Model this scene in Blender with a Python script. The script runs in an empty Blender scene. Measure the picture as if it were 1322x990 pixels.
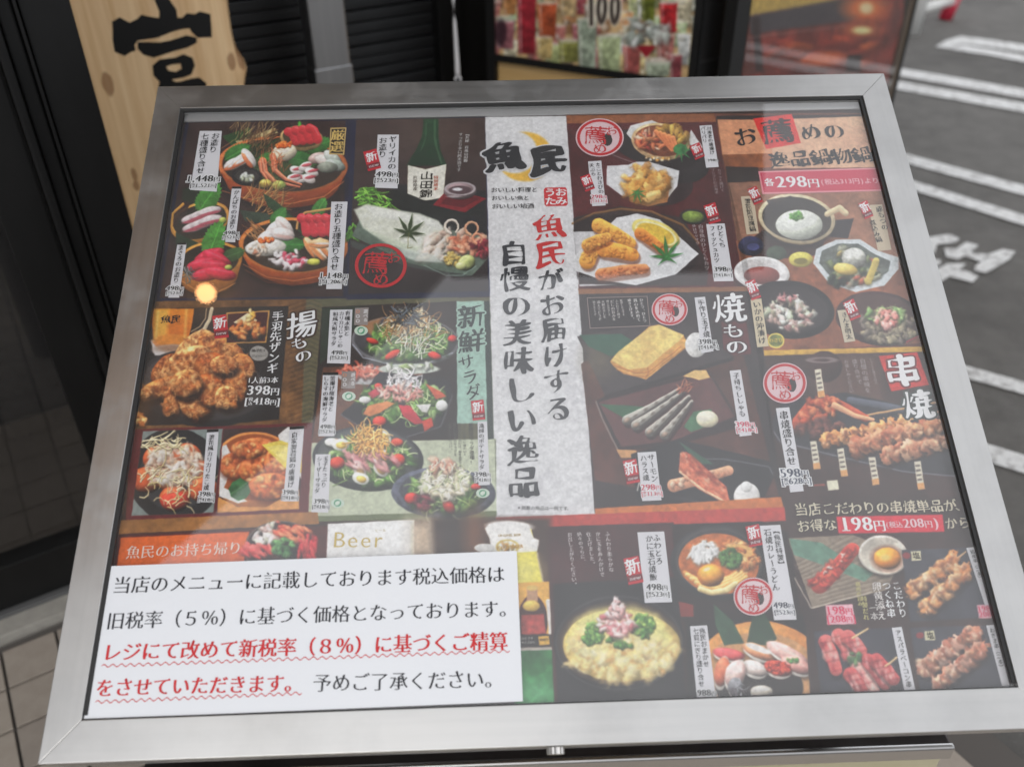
import bpy, bmesh, math, random
import numpy as np
from mathutils import Vector, Matrix, geometry

SC = bpy.context.scene
COL = SC.collection
# ------------------------------------------------------------------ camera (surveyed: pose of the lens against the menu case)
RM = np.array([[0.999365, -0.026303, 0.024017], [-0.034808, -0.578190, 0.815159], [-0.007555, -0.815478, -0.578739]])
RM = np.linalg.qr(RM.T)[0].T * np.sign(np.diag(np.linalg.qr(RM.T)[1]))[:, None]
EYE = np.array([0.0, 0.0, 1.49884]); FOC = 1150.0; PX, PY = 661.0, 495.0
cam = bpy.data.cameras.new('camera'); co = bpy.data.objects.new('camera', cam); COL.objects.link(co)
m = Matrix([[RM[i][0], -RM[i][1], -RM[i][2], EYE[i]] for i in range(3)] + [[0, 0, 0, 1]])
co.matrix_world = m
cam.sensor_width = 36; cam.lens = FOC / 1322 * 36; cam.clip_start = .02; cam.clip_end = 600
cam.dof.use_dof = True; cam.dof.focus_distance = 1.04; cam.dof.aperture_fstop = 3.5
SC.camera = co
# ------------------------------------------------------------------ sky, sun, exposure (bright overcast)
w = bpy.data.worlds.new("World"); SC.world = w; w.use_nodes = True
nt = w.node_tree; bg = nt.nodes['Background']
sky = nt.nodes.new('ShaderNodeTexSky'); sky.sky_type = 'NISHITA'; sky.sun_disc = False
SUN_EL, SUN_ROT = 42, 195
sky.sun_elevation = math.radians(SUN_EL); sky.sun_rotation = math.radians(SUN_ROT); sky.dust_density = 4; sky.air_density = 1.0
hs = nt.nodes.new('ShaderNodeHueSaturation'); hs.inputs['Saturation'].default_value = .22
nt.links.new(sky.outputs[0], hs.inputs['Color']); 
cm = nt.nodes.new('ShaderNodeMix'); cm.data_type = 'RGBA'; cm.inputs['B'].default_value = (13.5, 13.8, 14.4, 1)      # white cloud cover, brighter and duller patches
cn = nt.nodes.new('ShaderNodeTexNoise'); cn.inputs['Scale'].default_value = 1.6; cn.inputs['Detail'].default_value = 5; ctc = nt.nodes.new('ShaderNodeTexCoord'); nt.links.new(ctc.outputs['Generated'], cn.inputs['Vector'])
cr_ = nt.nodes.new('ShaderNodeMapRange'); cr_.inputs['From Min'].default_value = .35; cr_.inputs['From Max'].default_value = .65; cr_.inputs['To Min'].default_value = .72; cr_.inputs['To Max'].default_value = 1.0
nt.links.new(cn.outputs[0], cr_.inputs[0]); nt.links.new(cr_.outputs[0], cm.inputs['Factor']); nt.links.new(hs.outputs[0], cm.inputs['A'])
nt.links.new(cm.outputs['Result'], bg.inputs[0]); bg.inputs[1].default_value = .13
sl = bpy.data.lights.new('sun', 'SUN'); sl.energy = .7; sl.angle = math.radians(25); sl.color = (1, .96, .9)
so = bpy.data.objects.new('sun', sl); COL.objects.link(so)
a = math.radians(SUN_ROT); e = math.radians(SUN_EL)
sd = Vector((math.sin(a) * math.cos(e), math.cos(a) * math.cos(e), math.sin(e)))
so.rotation_euler = sd.to_track_quat('Z', 'Y').to_euler()
SC.view_settings.view_transform = 'Standard'; SC.view_settings.look = 'None'; SC.view_settings.exposure = -.56; SC.view_settings.gamma = 1
SC.cycles.max_bounces = 8; SC.cycles.transparent_max_bounces = 12

# ------------------------------------------------------------------ survey helpers: where a sighted point lies on a real plane
def sight(p):
    d = RM @ np.array([p[0] - PX, p[1] - PY, FOC]); return d / np.linalg.norm(d)
def on_plane(p, q, n):
    d = sight(p); t = (np.array(q) - EYE) @ np.array(n) / (d @ np.array(n)); return Vector(EYE + d * t)
def on_ground(p, z=0.0): return on_plane(p, (0, 0, z), (0, 0, 1))
def seen(P):
    q = (np.asarray(P) - EYE) @ RM; return np.stack([PX + FOC * q[..., 0] / q[..., 2], PY + FOC * q[..., 1] / q[..., 2]], -1)
CW, CH = 0.95, 0.80726
TILT = math.radians(29.375)
AX = np.array([1.0, 0, 0]); AY = np.array([0, math.cos(TILT), math.sin(TILT)]); AZ = np.array([0, -math.sin(TILT), math.cos(TILT)])
CC = np.array([-0.4203, 1.1784, 1.1480]) + AX * CW / 2 - AY * CH / 2         # centre of the case's front face
def case_pt(p, depth=0.0):
    """a sighted point on the case's tilted plane, in the case's own metres"""
    P = np.array(on_plane(p, CC - AZ * depth, AZ)) - CC; return (float(P @ AX), float(P @ AY))

# ------------------------------------------------------------------ things, parts
def tag(o, label=None, cat=None, group=None, kind=None):
    if label: o['label'] = label
    if cat: o['category'] = cat
    if group: o['group'] = group
    if kind: o['kind'] = kind
    return o
def thing(name, label, cat, loc=(0, 0, 0), rot=(0, 0, 0), group=None):
    o = bpy.data.objects.new(name, None); COL.objects.link(o); o.location = loc; o.rotation_euler = rot; o.empty_display_size = .1
    return tag(o, label, cat, group)
def mobj(name, verts, faces, m=None, parent=None, smooth=False, uv=None):
    me = bpy.data.meshes.new(name); me.from_pydata([tuple(v) for v in verts], [], faces); me.update()
    if m: me.materials.append(m)
    if smooth:
        for p in me.polygons: p.use_smooth = True
    if uv:
        l = me.uv_layers.new(name='UVMap')
        for i, lp in enumerate(me.loops): l.data[i].uv = uv(me.vertices[lp.vertex_index].co)
    o = bpy.data.objects.new(name, me); COL.objects.link(o)
    if parent: o.parent = parent
    return o
def bm_obj(name, bm, m=None, parent=None, smooth=False):
    bmesh.ops.recalc_face_normals(bm, faces=bm.faces)
    me = bpy.data.meshes.new(name); bm.to_mesh(me); bm.free()
    if m: me.materials.append(m)
    if smooth:
        for p in me.polygons: p.use_smooth = True
    o = bpy.data.objects.new(name, me); COL.objects.link(o)
    if parent: o.parent = parent
    return o
def prism(bm, top, bot, bevel=0.0, seg=2):
    """solid between two polygons with the same number of corners"""
    n = len(top); a = [bm.verts.new(tuple(p)) for p in top]; b = [bm.verts.new(tuple(p)) for p in bot]
    fs = [bm.faces.new(a), bm.faces.new(b[::-1])]
    for i in range(n): fs.append(bm.faces.new((a[i], b[i], b[(i + 1) % n], a[(i + 1) % n])))
    if bevel:
        es = list({e for f in fs for e in f.edges})
        bmesh.ops.bevel(bm, geom=es, offset=bevel, segments=seg, affect='EDGES', profile=.6)
def box(bm, c, s, bevel=0.0, axes=None):
    """box from centre and full sizes; axes = (x, y, z) unit vectors"""
    ax = axes or (Vector((1, 0, 0)), Vector((0, 1, 0)), Vector((0, 0, 1)))
    c = Vector(c); X, Y, Z = [Vector(a) * (k / 2) for a, k in zip(ax, s)]
    prism(bm, [c - X - Y + Z, c + X - Y + Z, c + X + Y + Z, c - X + Y + Z], [c - X - Y - Z, c + X - Y - Z, c + X + Y - Z, c - X + Y - Z], bevel)
def boxobj(name, c, s, m, parent=None, bevel=0.0, axes=None):
    bm = bmesh.new(); box(bm, c, s, bevel, axes); return bm_obj(name, bm, m, parent)
def tube(bm, pts, rad, n=10, cap=True):
    rings = []
    for i, p in enumerate(pts):
        p = Vector(p); r = rad[i] if isinstance(rad, (list, tuple)) else rad
        d = (Vector(pts[min(i + 1, len(pts) - 1)]) - Vector(pts[max(i - 1, 0)])).normalized()
        u = d.cross(Vector((0, 0, 1)));
        if u.length < 1e-3: u = Vector((1, 0, 0))
        u.normalize(); v = d.cross(u)
        rings.append([bm.verts.new(p + (u * math.cos(k * 2 * math.pi / n) + v * math.sin(k * 2 * math.pi / n)) * r) for k in range(n)])
    for a, b in zip(rings, rings[1:]):
        for k in range(n): bm.faces.new((a[k], a[(k + 1) % n], b[(k + 1) % n], b[k]))
    if cap: bm.faces.new(rings[0][::-1]); bm.faces.new(rings[-1])

# ------------------------------------------------------------------ materials
def lin(c):
    return tuple(((x / 255) / 12.92 if x / 255 <= .04045 else ((x / 255 + .055) / 1.055) ** 2.4) for x in c) + (1,)
_mc = {}
def ink(rgb, rough=.42):
    k = (tuple(rgb), rough)
    if k not in _mc:
        m = bpy.data.materials.new('ink'); m.use_nodes = True; b = m.node_tree.nodes['Principled BSDF']
        b.inputs['Base Color'].default_value = lin(rgb); b.inputs['Roughness'].default_value = rough; b.inputs['Specular IOR Level'].default_value = .3; _mc[k] = m
    return _mc[k]
def mat(name, base, rough=.5, metal=0.0, noise=None, bump=None, spec=.5, coord='Object', rnoise=0.0, smudge=0.0):
    """noise = (scale xyz, second colour, contrast lo, hi); bump = (scale xyz, strength, distance)"""
    m = bpy.data.materials.new(name); m.use_nodes = True; t = m.node_tree; b = t.nodes['Principled BSDF']
    base = tuple(base) + ((1,) if len(base) == 3 else ()); b.inputs['Base Color'].default_value = base
    b.inputs['Roughness'].default_value = rough; b.inputs['Metallic'].default_value = metal; b.inputs['Specular IOR Level'].default_value = spec
    tc = t.nodes.new('ShaderNodeTexCoord')
    def nz(sc, detail=6):
        mp = t.nodes.new('ShaderNodeMapping'); mp.inputs['Scale'].default_value = sc; t.links.new(tc.outputs[coord], mp.inputs[0])
        n = t.nodes.new('ShaderNodeTexNoise'); n.inputs['Scale'].default_value = 1; n.inputs['Detail'].default_value = detail; n.inputs['Roughness'].default_value = .65
        t.links.new(mp.outputs[0], n.inputs['Vector']); return n
    if noise:
        sc, c2, lo, hi = noise; n = nz(sc); r = t.nodes.new('ShaderNodeValToRGB')
        r.color_ramp.elements[0].position = lo; r.color_ramp.elements[1].position = hi
        r.color_ramp.elements[0].color = base; r.color_ramp.elements[1].color = tuple(c2) + (1,)
        t.links.new(n.outputs[0], r.inputs[0]); t.links.new(r.outputs[0], b.inputs['Base Color'])
        if rnoise:
            mr = t.nodes.new('ShaderNodeMapRange'); mr.inputs['To Min'].default_value = rough - rnoise; mr.inputs['To Max'].default_value = rough + rnoise
            t.links.new(n.outputs[0], mr.inputs[0]); last = mr.outputs[0]
            if smudge:                                     # finger marks and wiped grime
                n2 = nz((9, 9, 9), 7); m2 = t.nodes.new('ShaderNodeMapRange'); m2.inputs['From Min'].default_value = .48; m2.inputs['From Max'].default_value = .66; m2.inputs['To Max'].default_value = smudge
                t.links.new(n2.outputs[0], m2.inputs[0]); ad = t.nodes.new('ShaderNodeMath'); ad.operation = 'ADD'; t.links.new(last, ad.inputs[0]); t.links.new(m2.outputs[0], ad.inputs[1]); last = ad.outputs[0]
                n3 = nz((5, 5, 5), 9); m3 = t.nodes.new('ShaderNodeMapRange'); m3.inputs['From Min'].default_value = .45; m3.inputs['From Max'].default_value = .75; m3.inputs['To Min'].default_value = 1; m3.inputs['To Max'].default_value = .80
                t.links.new(n3.outputs[0], m3.inputs[0]); vm = t.nodes.new('ShaderNodeVectorMath'); vm.operation = 'SCALE'; t.links.new(r.outputs[0], vm.inputs[0]); t.links.new(m3.outputs[0], vm.inputs['Scale']); t.links.new(vm.outputs[0], b.inputs['Base Color'])
            t.links.new(last, b.inputs['Roughness'])
    if bump:
        sc, st, dist = bump; n = nz(sc, 8); bp = t.nodes.new('ShaderNodeBump'); bp.inputs['Strength'].default_value = st; bp.inputs['Distance'].default_value = dist
        t.links.new(n.outputs[0], bp.inputs['Height']); t.links.new(bp.outputs[0], b.inputs['Normal'])
    return m
def glass(name, tint=(1, 1, 1), ior=1.5, rough=0.0, haze=0.0):
    """thin pane: Fresnel mirror over a clear body"""
    m = bpy.data.materials.new(name); m.use_nodes = True; t = m.node_tree; t.nodes.remove(t.nodes['Principled BSDF']); o = t.nodes['Material Output']
    tr = t.nodes.new('ShaderNodeBsdfTransparent'); tr.inputs[0].default_value = tuple(tint) + (1,)
    gl = t.nodes.new('ShaderNodeBsdfGlossy'); gl.inputs['Roughness'].default_value = rough
    fr = t.nodes.new('ShaderNodeFresnel'); fr.inputs[0].default_value = ior
    ge = t.nodes.new('ShaderNodeNewGeometry'); sb_ = t.nodes.new('ShaderNodeMath'); sb_.operation = 'SUBTRACT'; sb_.inputs[0].default_value = 1; t.links.new(ge.outputs['Backfacing'], sb_.inputs[1])
    ml = t.nodes.new('ShaderNodeMath'); ml.operation = 'MULTIPLY'; t.links.new(fr.outputs[0], ml.inputs[0]); t.links.new(sb_.outputs[0], ml.inputs[1])
    mx = t.nodes.new('ShaderNodeMixShader'); t.links.new(ml.outputs[0], mx.inputs[0]); t.links.new(tr.outputs[0], mx.inputs[1]); t.links.new(gl.outputs[0], mx.inputs[2]); 
    if haze:                                              # thin film of pale diffuse colour standing in for the reflected sky veil, uneven
        df = t.nodes.new('ShaderNodeBsdfDiffuse'); df.inputs[0].default_value = (.75, .74, .72, 1); m2 = t.nodes.new('ShaderNodeMixShader')
        tc = t.nodes.new('ShaderNodeTexCoord'); nz = t.nodes.new('ShaderNodeTexNoise'); nz.inputs['Scale'].default_value = 3.5; nz.inputs['Detail'].default_value = 9; nz.inputs['Roughness'].default_value = .7; t.links.new(tc.outputs['Object'], nz.inputs['Vector'])
        r_ = t.nodes.new('ShaderNodeMapRange'); r_.inputs['From Min'].default_value = .3; r_.inputs['From Max'].default_value = .75; r_.inputs['To Min'].default_value = haze * .4; r_.inputs['To Max'].default_value = haze * 1.9; t.links.new(nz.outputs[0], r_.inputs[0])
        mb = t.nodes.new('ShaderNodeMath'); mb.operation = 'MULTIPLY'; t.links.new(r_.outputs[0], mb.inputs[0]); t.links.new(sb_.outputs[0], mb.inputs[1]); t.links.new(mb.outputs[0], m2.inputs[0])
        t.links.new(mx.outputs[0], m2.inputs[1]); t.links.new(df.outputs[0], m2.inputs[2]); mx = m2
    t.links.new(mx.outputs[0], o.inputs[0])
    return m
STEEL_H = mat('brushed_steel_across', (.535, .53, .52), .33, .95, ((2.0, 90, 90), (.585, .577, .565), .3, .7), ((4, 900, 900), .05, .0004), rnoise=.05, smudge=.12)
STEEL_V = mat('brushed_steel_along', (.535, .53, .52), .33, .95, ((90, 2.0, 90), (.585, .577, .565), .3, .7), ((900, 4, 900), .05, .0004), rnoise=.05, smudge=.12)
STEEL_Z = mat('brushed_steel_upright', (.36, .36, .37), .34, 1, ((50, 50, 2), (.46, .46, .46), .3, .7), ((700, 700, 4), .05, .0004))
DARK_STEEL = mat('dark_steel', (.10, .09, .09), .35, .9, ((30, 30, 30), (.14, .13, .13), .3, .7))
RUBBER = mat('black_gasket', (.02, .02, .02), .55)
BLACK_FRAME = mat('black_painted_frame', (.004, .004, .004), .5, 0, ((9, 9, 3), (.008, .008, .008), .35, .7), spec=.3)
CHAR_WOOD = mat('black_stained_board', (.008, .008, .009), .4, 0, ((3, 3, 60), (.022, .024, .026), .45, .75), ((4, 4, 160), .5, .003))
PANE = glass('clear_pane', ior=1.62)
CASE_PANE = glass('case_pane', ior=2.12, rough=.012, haze=.042)
# ------------------------------------------------------------------ printed pictures (flat print, computed here)
def noise2(h, w, cell, rng, octs=4):
    out = np.zeros((h, w), np.float32); amp = 1.0; tot = 0
    for o in range(octs):
        c = max(cell / 2 ** o, 1.0)
        gh, gw = int(h / c) + 3, int(w / c) + 3
        g = rng.random((gh, gw)).astype(np.float32)
        yy = np.arange(h) / c; xx = np.arange(w) / c
        yi = yy.astype(int); xi = xx.astype(int)
        fy = (yy - yi)[:, None]; fx = (xx - xi)[None, :]
        fy = fy * fy * (3 - 2 * fy); fx = fx * fx * (3 - 2 * fx)
        a = g[yi][:, xi]; b = g[yi][:, xi + 1]; c_ = g[yi + 1][:, xi]; d = g[yi + 1][:, xi + 1]
        out += amp * ((a * (1 - fx) + b * fx) * (1 - fy) + (c_ * (1 - fx) + d * fx) * fy)
        tot += amp; amp *= 0.55
    return (out / tot - 0.5) * 2

class Print:
    """A flat print. X, Y are survey coordinates of every pixel; loc maps a survey box to rows and columns."""
    def __init__(s, X, Y, loc, seed=1):
        s.X, s.Y, s.loc = X.astype(np.float32), Y.astype(np.float32), loc
        s.h, s.w = X.shape
        s.A = np.zeros((s.h, s.w, 3), np.float32)
        s.rng = np.random.default_rng(seed)
        s.N = noise2(s.h, s.w, 14, s.rng, 4)
        s.N2 = noise2(s.h, s.w, 70, s.rng, 5)
        s.N3 = noise2(s.h, s.w, 6, s.rng, 2)
        s.crop(0, 0, 1)
    def crop(s, ox, oy, k): s.ox, s.oy, s.k = ox, oy, k
    def P(s, pts): return [(s.ox + x / s.k, s.oy + y / s.k) for x, y in pts]
    def win(s, x0, y0, x1, y1):
        r0, r1, c0, c1 = s.loc(x0 - 2, y0 - 2, x1 + 2, y1 + 2)
        r0 = max(r0, 0); c0 = max(c0, 0); r1 = min(r1, s.h); c1 = min(c1, s.w)
        if r1 <= r0 or c1 <= c0: return None
        return (slice(r0, r1), slice(c0, c1))
    def put(s, w, m, col, tex=0.0, clip=None):
        c = np.asarray(col, np.float32)
        if c.ndim == 1: c = np.broadcast_to(c, m.shape + (3,))
        if tex: c = c * (1 + tex * s.N[w])[..., None]
        if clip is not None: m = m * clip[w]
        s.A[w] += (c - s.A[w]) * m[..., None]
    def ell(s, cx, cy, rx, ry, ang=0, col=(128, 128, 128), dome=0.0, soft=1.0, tex=0.0, op=1.0, clip=None, raw=False, ring=0.0, rough=0.0):
        if not raw: cx, cy = s.ox + cx / s.k, s.oy + cy / s.k; rx /= s.k; ry /= s.k; ring /= s.k
        R = max(rx, ry) * (1 + rough * .3) + soft * .6; w = s.win(cx - R, cy - R, cx + R, cy + R)
        if w is None: return
        x = s.X[w] - cx; y = s.Y[w] - cy; a = math.radians(ang); ca, sa = math.cos(a), math.sin(a)
        p = (x * ca + y * sa) / rx; q = (-x * sa + y * ca) / ry
        r = np.sqrt(p * p + q * q)
        if rough: r = r + rough * (s.N[w] + .6 * s.N3[w])
        d = (1 - r) * min(rx, ry)
        m = np.clip(d / soft + 0.5, 0, 1) * op
        if ring: m = m * np.clip((ring - d) / soft + 0.5, 0, 1)
        c = np.asarray(col, np.float32)
        if dome:
            nz = np.sqrt(np.clip(1 - r * r, 0, 1))
            nx = (p * ca / 1.0 - q * sa); ny = (p * sa + q * ca)
            sh = 1 + dome * (-0.35 * nx - 0.75 * ny + 0.65 * nz - 0.55)
            c = c[None, None, :] * sh[..., None]
            hi = np.clip((-0.35 * nx - 0.6 * ny + 0.7 * nz) - 0.86 + .12 * s.N[w], 0, 1) * 3 * dome
            c = c + hi[..., None] * 60
        s.put(w, m, c, tex, clip)
    def mask(s, pts, soft=1.0, raw=False):
        """full-size mask of a polygon, for clipping"""
        M = np.zeros((s.h, s.w), np.float32)
        w, m = s._poly(pts if raw else s.P(pts), soft)
        if w is not None: M[w] = m
        return M
    def emask(s, cx, cy, rx, ry, ang=0):
        M = np.zeros((s.h, s.w), np.float32)
        cx, cy = s.ox + cx / s.k, s.oy + cy / s.k; rx /= s.k; ry /= s.k; R = max(rx, ry)
        w = s.win(cx - R, cy - R, cx + R, cy + R)
        x = s.X[w] - cx; y = s.Y[w] - cy; a = math.radians(ang); ca, sa = math.cos(a), math.sin(a)
        r = np.hypot((x * ca + y * sa) / rx, (-x * sa + y * ca) / ry)
        M[w] = np.clip((1 - r) * min(rx, ry) + 0.5, 0, 1); return M
    def _poly(s, P, soft):
        xs = [p[0] for p in P]; ys = [p[1] for p in P]
        w = s.win(min(xs) - soft * .6, min(ys) - soft * .6, max(xs) + soft * .6, max(ys) + soft * .6)
        if w is None: return None, None
        X = s.X[w]; Y = s.Y[w]
        ins = np.zeros(X.shape, bool); d2 = np.full(X.shape, 1e9, np.float32)
        n = len(P)
        for i in range(n):
            x0, y0 = P[i]; x1, y1 = P[(i + 1) % n]
            if y0 != y1:
                ins ^= ((y0 > Y) != (y1 > Y)) & (X < (x1 - x0) * (Y - y0) / (y1 - y0) + x0)
            dx, dy = x1 - x0, y1 - y0; L = dx * dx + dy * dy + 1e-9
            t = np.clip(((X - x0) * dx + (Y - y0) * dy) / L, 0, 1)
            d2 = np.minimum(d2, (X - x0 - t * dx) ** 2 + (Y - y0 - t * dy) ** 2)
        d = np.sqrt(d2); d = np.where(ins, d, -d)
        return w, np.clip(d / soft + 0.5, 0, 1)
    def poly(s, pts, col, soft=1.0, tex=0.0, col2=None, tex2=0.0, op=1.0, clip=None, edge=None, raw=False):
        """polygon; col2 = colour at its lower end; edge = darker rim strength"""
        P = pts if raw else s.P(pts)
        w, m = s._poly(P, soft)
        if w is None: return
        c = np.asarray(col, np.float32)
        if col2 is not None:
            y0 = min(p[1] for p in P); y1 = max(p[1] for p in P)
            t = np.clip((s.Y[w] - y0) / (y1 - y0 + 1e-6), 0, 1)[..., None]
            c = c * (1 - t) + np.asarray(col2, np.float32) * t
        if tex2:
            if c.ndim == 1: c = np.broadcast_to(c, m.shape + (3,))
            c = c * (1 + tex2 * s.N2[w])[..., None]
        s.put(w, m * op, c, tex, clip)
    def line(s, pts, wd, col, wd2=None, rnd=0.5, op=1.0, clip=None, raw=False, soft=0.9):
        P = pts if raw else s.P(pts)
        if not raw: wd = wd / s.k; wd2 = None if wd2 is None else wd2 / s.k
        if wd2 is None: wd2 = wd
        xs = [p[0] for p in P]; ys = [p[1] for p in P]; R = max(wd, wd2)
        w = s.win(min(xs) - R, min(ys) - R, max(xs) + R, max(ys) + R)
        if w is None: return
        X = s.X[w]; Y = s.Y[w]; best = np.full(X.shape, -9.0, np.float32); sd = np.zeros(X.shape, np.float32)
        n = len(P) - 1
        for i in range(n):
            x0, y0 = P[i]; x1, y1 = P[i + 1]; dx, dy = x1 - x0, y1 - y0; L = dx * dx + dy * dy + 1e-9
            t = np.clip(((X - x0) * dx + (Y - y0) * dy) / L, 0, 1)
            ex = X - x0 - t * dx; ey = Y - y0 - t * dy
            ww = (wd + (wd2 - wd) * (i + t) / n) / 2
            v = ww - np.hypot(ex, ey)
            up = v > best; best = np.where(up, v, best); sd = np.where(up, ey / (ww + .01), sd)
        m = np.clip(best / soft + 0.5, 0, 1) * op
        c = np.asarray(col, np.float32)[None, None, :] * (1 - rnd * 0.6 * sd)[..., None]
        s.put(w, m, c, 0, clip)
    def rand_in(s, poly_or_ell):
        while True:
            if len(poly_or_ell) == 5 and not isinstance(poly_or_ell[0], tuple):
                cx, cy, rx, ry, ang = poly_or_ell
                t = s.rng.random() * 2 * math.pi; r = math.sqrt(s.rng.random())
                p, q = r * math.cos(t) * rx, r * math.sin(t) * ry; a = math.radians(ang)
                return cx + p * math.cos(a) - q * math.sin(a), cy + p * math.sin(a) + q * math.cos(a)
            P = poly_or_ell; xs = [p[0] for p in P]; ys = [p[1] for p in P]
            x = min(xs) + s.rng.random() * (max(xs) - min(xs)); y = min(ys) + s.rng.random() * (max(ys) - min(ys))
            ins = False
            for i in range(len(P)):
                x0, y0 = P[i]; x1, y1 = P[(i + 1) % len(P)]
                if (y0 > y) != (y1 > y) and x < (x1 - x0) * (y - y0) / (y1 - y0) + x0: ins = not ins
            if ins: return x, y
    def blobs(s, region, n, size, pal, asp=0.6, dome=0.7, tex=0.25, ang=None, op=1.0, clip=None, sort=True):
        """a heap of small rounded pieces"""
        ps = [s.rand_in(region) for _ in range(n)]
        if sort: ps.sort(key=lambda p: p[1])
        for x, y in ps:
            r = size[0] + (size[1] - size[0]) * s.rng.random()
            c = np.array(pal[s.rng.integers(len(pal))], float) * (0.85 + 0.3 * s.rng.random())
            a = s.rng.random() * 180 if ang is None else ang + (s.rng.random() - .5) * 40
            s.ell(x + r * .1, y + r * .3, r * 1.05, r * asp * 1.1, a, c * 0.4, 0, soft=max(1.4, r / s.k * .6), op=.38 * op, clip=clip)
            s.ell(x, y, r, r * asp, a, c, dome * .7, soft=1.9, tex=tex, op=op * (.6 + .3 * s.rng.random()), clip=clip, rough=.6)
            if r / s.k > 2.4: s.ell(x - r * .2, y - r * asp * .3, r * .5, r * asp * .25, a, np.minimum(c * 1.3 + 10, 250), 0, soft=1.3, op=.35 * op, clip=clip, rough=.5)
    def strands(s, region, n, ln, wd, pal, ang=None, spread=180, curve=0.6, op=1.0, clip=None):
        for _ in range(n):
            x, y = s.rand_in(region)
            a = math.radians((s.rng.random() * 360) if ang is None else ang + (s.rng.random() - .5) * spread)
            L = ln * (0.6 + 0.8 * s.rng.random()); da = (s.rng.random() - .5) * curve * 2
            pts = [(x, y)]
            for i in range(4):
                x += math.cos(a) * L / 4; y += math.sin(a) * L / 4; a += da; pts.append((x, y))
            c = np.array(pal[s.rng.integers(len(pal))], float) * (0.8 + 0.4 * s.rng.random())
            s.line([(p[0] + wd * .3, p[1] + wd * .6) for p in pts], wd, c * .4, op=.4 * op, clip=clip)
            s.line(pts, wd, c, wd * .5, op=op, clip=clip)
    def shiso(s, cx, cy, r, ang=0, col=(60, 120, 50), n=26, squash=0.75, tip=1.5):
        """serrated leaf"""
        pts = []; a0 = math.radians(ang)
        for i in range(n * 2):
            t = i / (n * 2) * 2 * math.pi
            rr = r * (1 + (tip - 1) * max(0, math.cos(t)) ** 3) * (1.0 if i % 2 else 0.86)
            x, y = rr * math.cos(t), rr * math.sin(t) * squash
            pts.append((cx + x * math.cos(a0) - y * math.sin(a0), cy + x * math.sin(a0) + y * math.cos(a0)))
        c = np.array(col, float)
        s.poly(pts, c * 1.1, soft=.9, tex=.2, col2=c * .75)
        s.line([(cx - r * math.cos(a0), cy - r * math.sin(a0)), (cx + r * tip * math.cos(a0), cy + r * tip * math.sin(a0))], 3, c * 1.4, rnd=0)
        for k in range(-3, 4):
            bx, by = cx + r * .25 * k * math.cos(a0), cy + r * .25 * k * math.sin(a0)
            for sg in (-1, 1):
                a = a0 + sg * .9
                s.line([(bx, by), (bx + r * .5 * math.cos(a), by + r * .5 * math.sin(a))], 1.6, c * 1.25, rnd=0, op=.6)
    def maple(s, cx, cy, r, ang=0, col=(45, 65, 35)):
        pts = []; tips = [(0, 1.0), (42, .95), (82, .8), (128, .55), (-128, .55), (-82, .8), (-42, .95)]
        tips = sorted(tips, key=lambda t: t[0])
        for i, (t, L) in enumerate(tips):
            a = math.radians(ang + t); t2 = tips[(i + 1) % len(tips)][0]
            d = (t2 - t) % 360
            pw = .16
            for da, rr in ((-.22, .45), (0, 1.0), (.22, .45)):
                pts.append((cx + r * L * rr * math.cos(a + da), cy + r * L * rr * math.sin(a + da)))
            b = math.radians(ang + t + d / 2)
            pts.append((cx + r * .16 * math.cos(b), cy + r * .16 * math.sin(b)))
        s.poly([(x + 4, y + 8) for x, y in pts], (20, 20, 18), soft=2.5, op=.4)
        s.poly(pts, col, soft=.9, tex=.2)
        for t, L in tips:
            a = math.radians(ang + t); s.line([(cx, cy), (cx + r * L * math.cos(a), cy + r * L * math.sin(a))], 2, np.array(col) * 1.5, rnd=0, op=.5)

def finish(c, warp=1.6, blur=1, grain=4.0, detail=1.0, gain=1.0):
    """uneven outlines, the softness of offset print and a little grain"""
    h, w = c.h, c.w
    dx = (noise2(h, w, 16, c.rng, 2) * warp * 2).astype(np.float32); dy = (noise2(h, w, 16, c.rng, 2) * warp * 2).astype(np.float32)
    yy = np.clip(np.arange(h)[:, None] + dy, 0, h - 1.01); xx = np.clip(np.arange(w)[None, :] + dx, 0, w - 1.01)
    yi = yy.astype(np.int32); xi = xx.astype(np.int32); fy = (yy - yi)[..., None]; fx = (xx - xi)[..., None]
    A = c.A
    A = (A[yi, xi] * (1 - fx) + A[yi, xi + 1] * fx) * (1 - fy) + (A[yi + 1, xi] * (1 - fx) + A[yi + 1, xi + 1] * fx) * fy
    for _ in range(blur):
        A[1:-1] = (A[:-2] + 2 * A[1:-1] + A[2:]) / 4; A[:, 1:-1] = (A[:, :-2] + 2 * A[:, 1:-1] + A[:, 2:]) / 4
    A = np.where(A * gain < 222, A * gain, 222 + (A * gain - 222) * .45)
    g = A.mean(axis=2, keepdims=True)
    A = g + (A - g) * (.97 if gain != 1.0 else .86)
    A = A * (1 + .06 * c.N[..., None] + .07 * c.N3[..., None] * detail) + grain * (c.rng.random((h, w, 1)) - .5) * 2
    c.A = np.clip(A, 0, 255).astype(np.float32)

def bowl(c, cx, cy, rx, ry, rim, inside, thick=0.12, ang=0, depth=0, side=None):
    """round dish seen from above: outer side, rim ring, inside"""
    if depth:
        sd = side or rim
        c.ell(cx, cy + depth + 10, rx * 1.0, ry * 1.0, ang, (15, 10, 10), soft=6, op=.5)
        for i in range(12):
            t = 1 - i / 11
            c.ell(cx, cy + depth * t, rx * (1 - .14 * t), ry * (1 - .10 * t), ang, np.array(sd, float) * (1.0 - .35 * t), dome=.15, tex=.08)
    c.ell(cx, cy, rx, ry, ang, rim, dome=.25, tex=.1)
    c.ell(cx, cy + ry * .02, rx * (1 - thick), ry * (1 - thick), ang, inside, dome=-.2, tex=.15)

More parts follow.
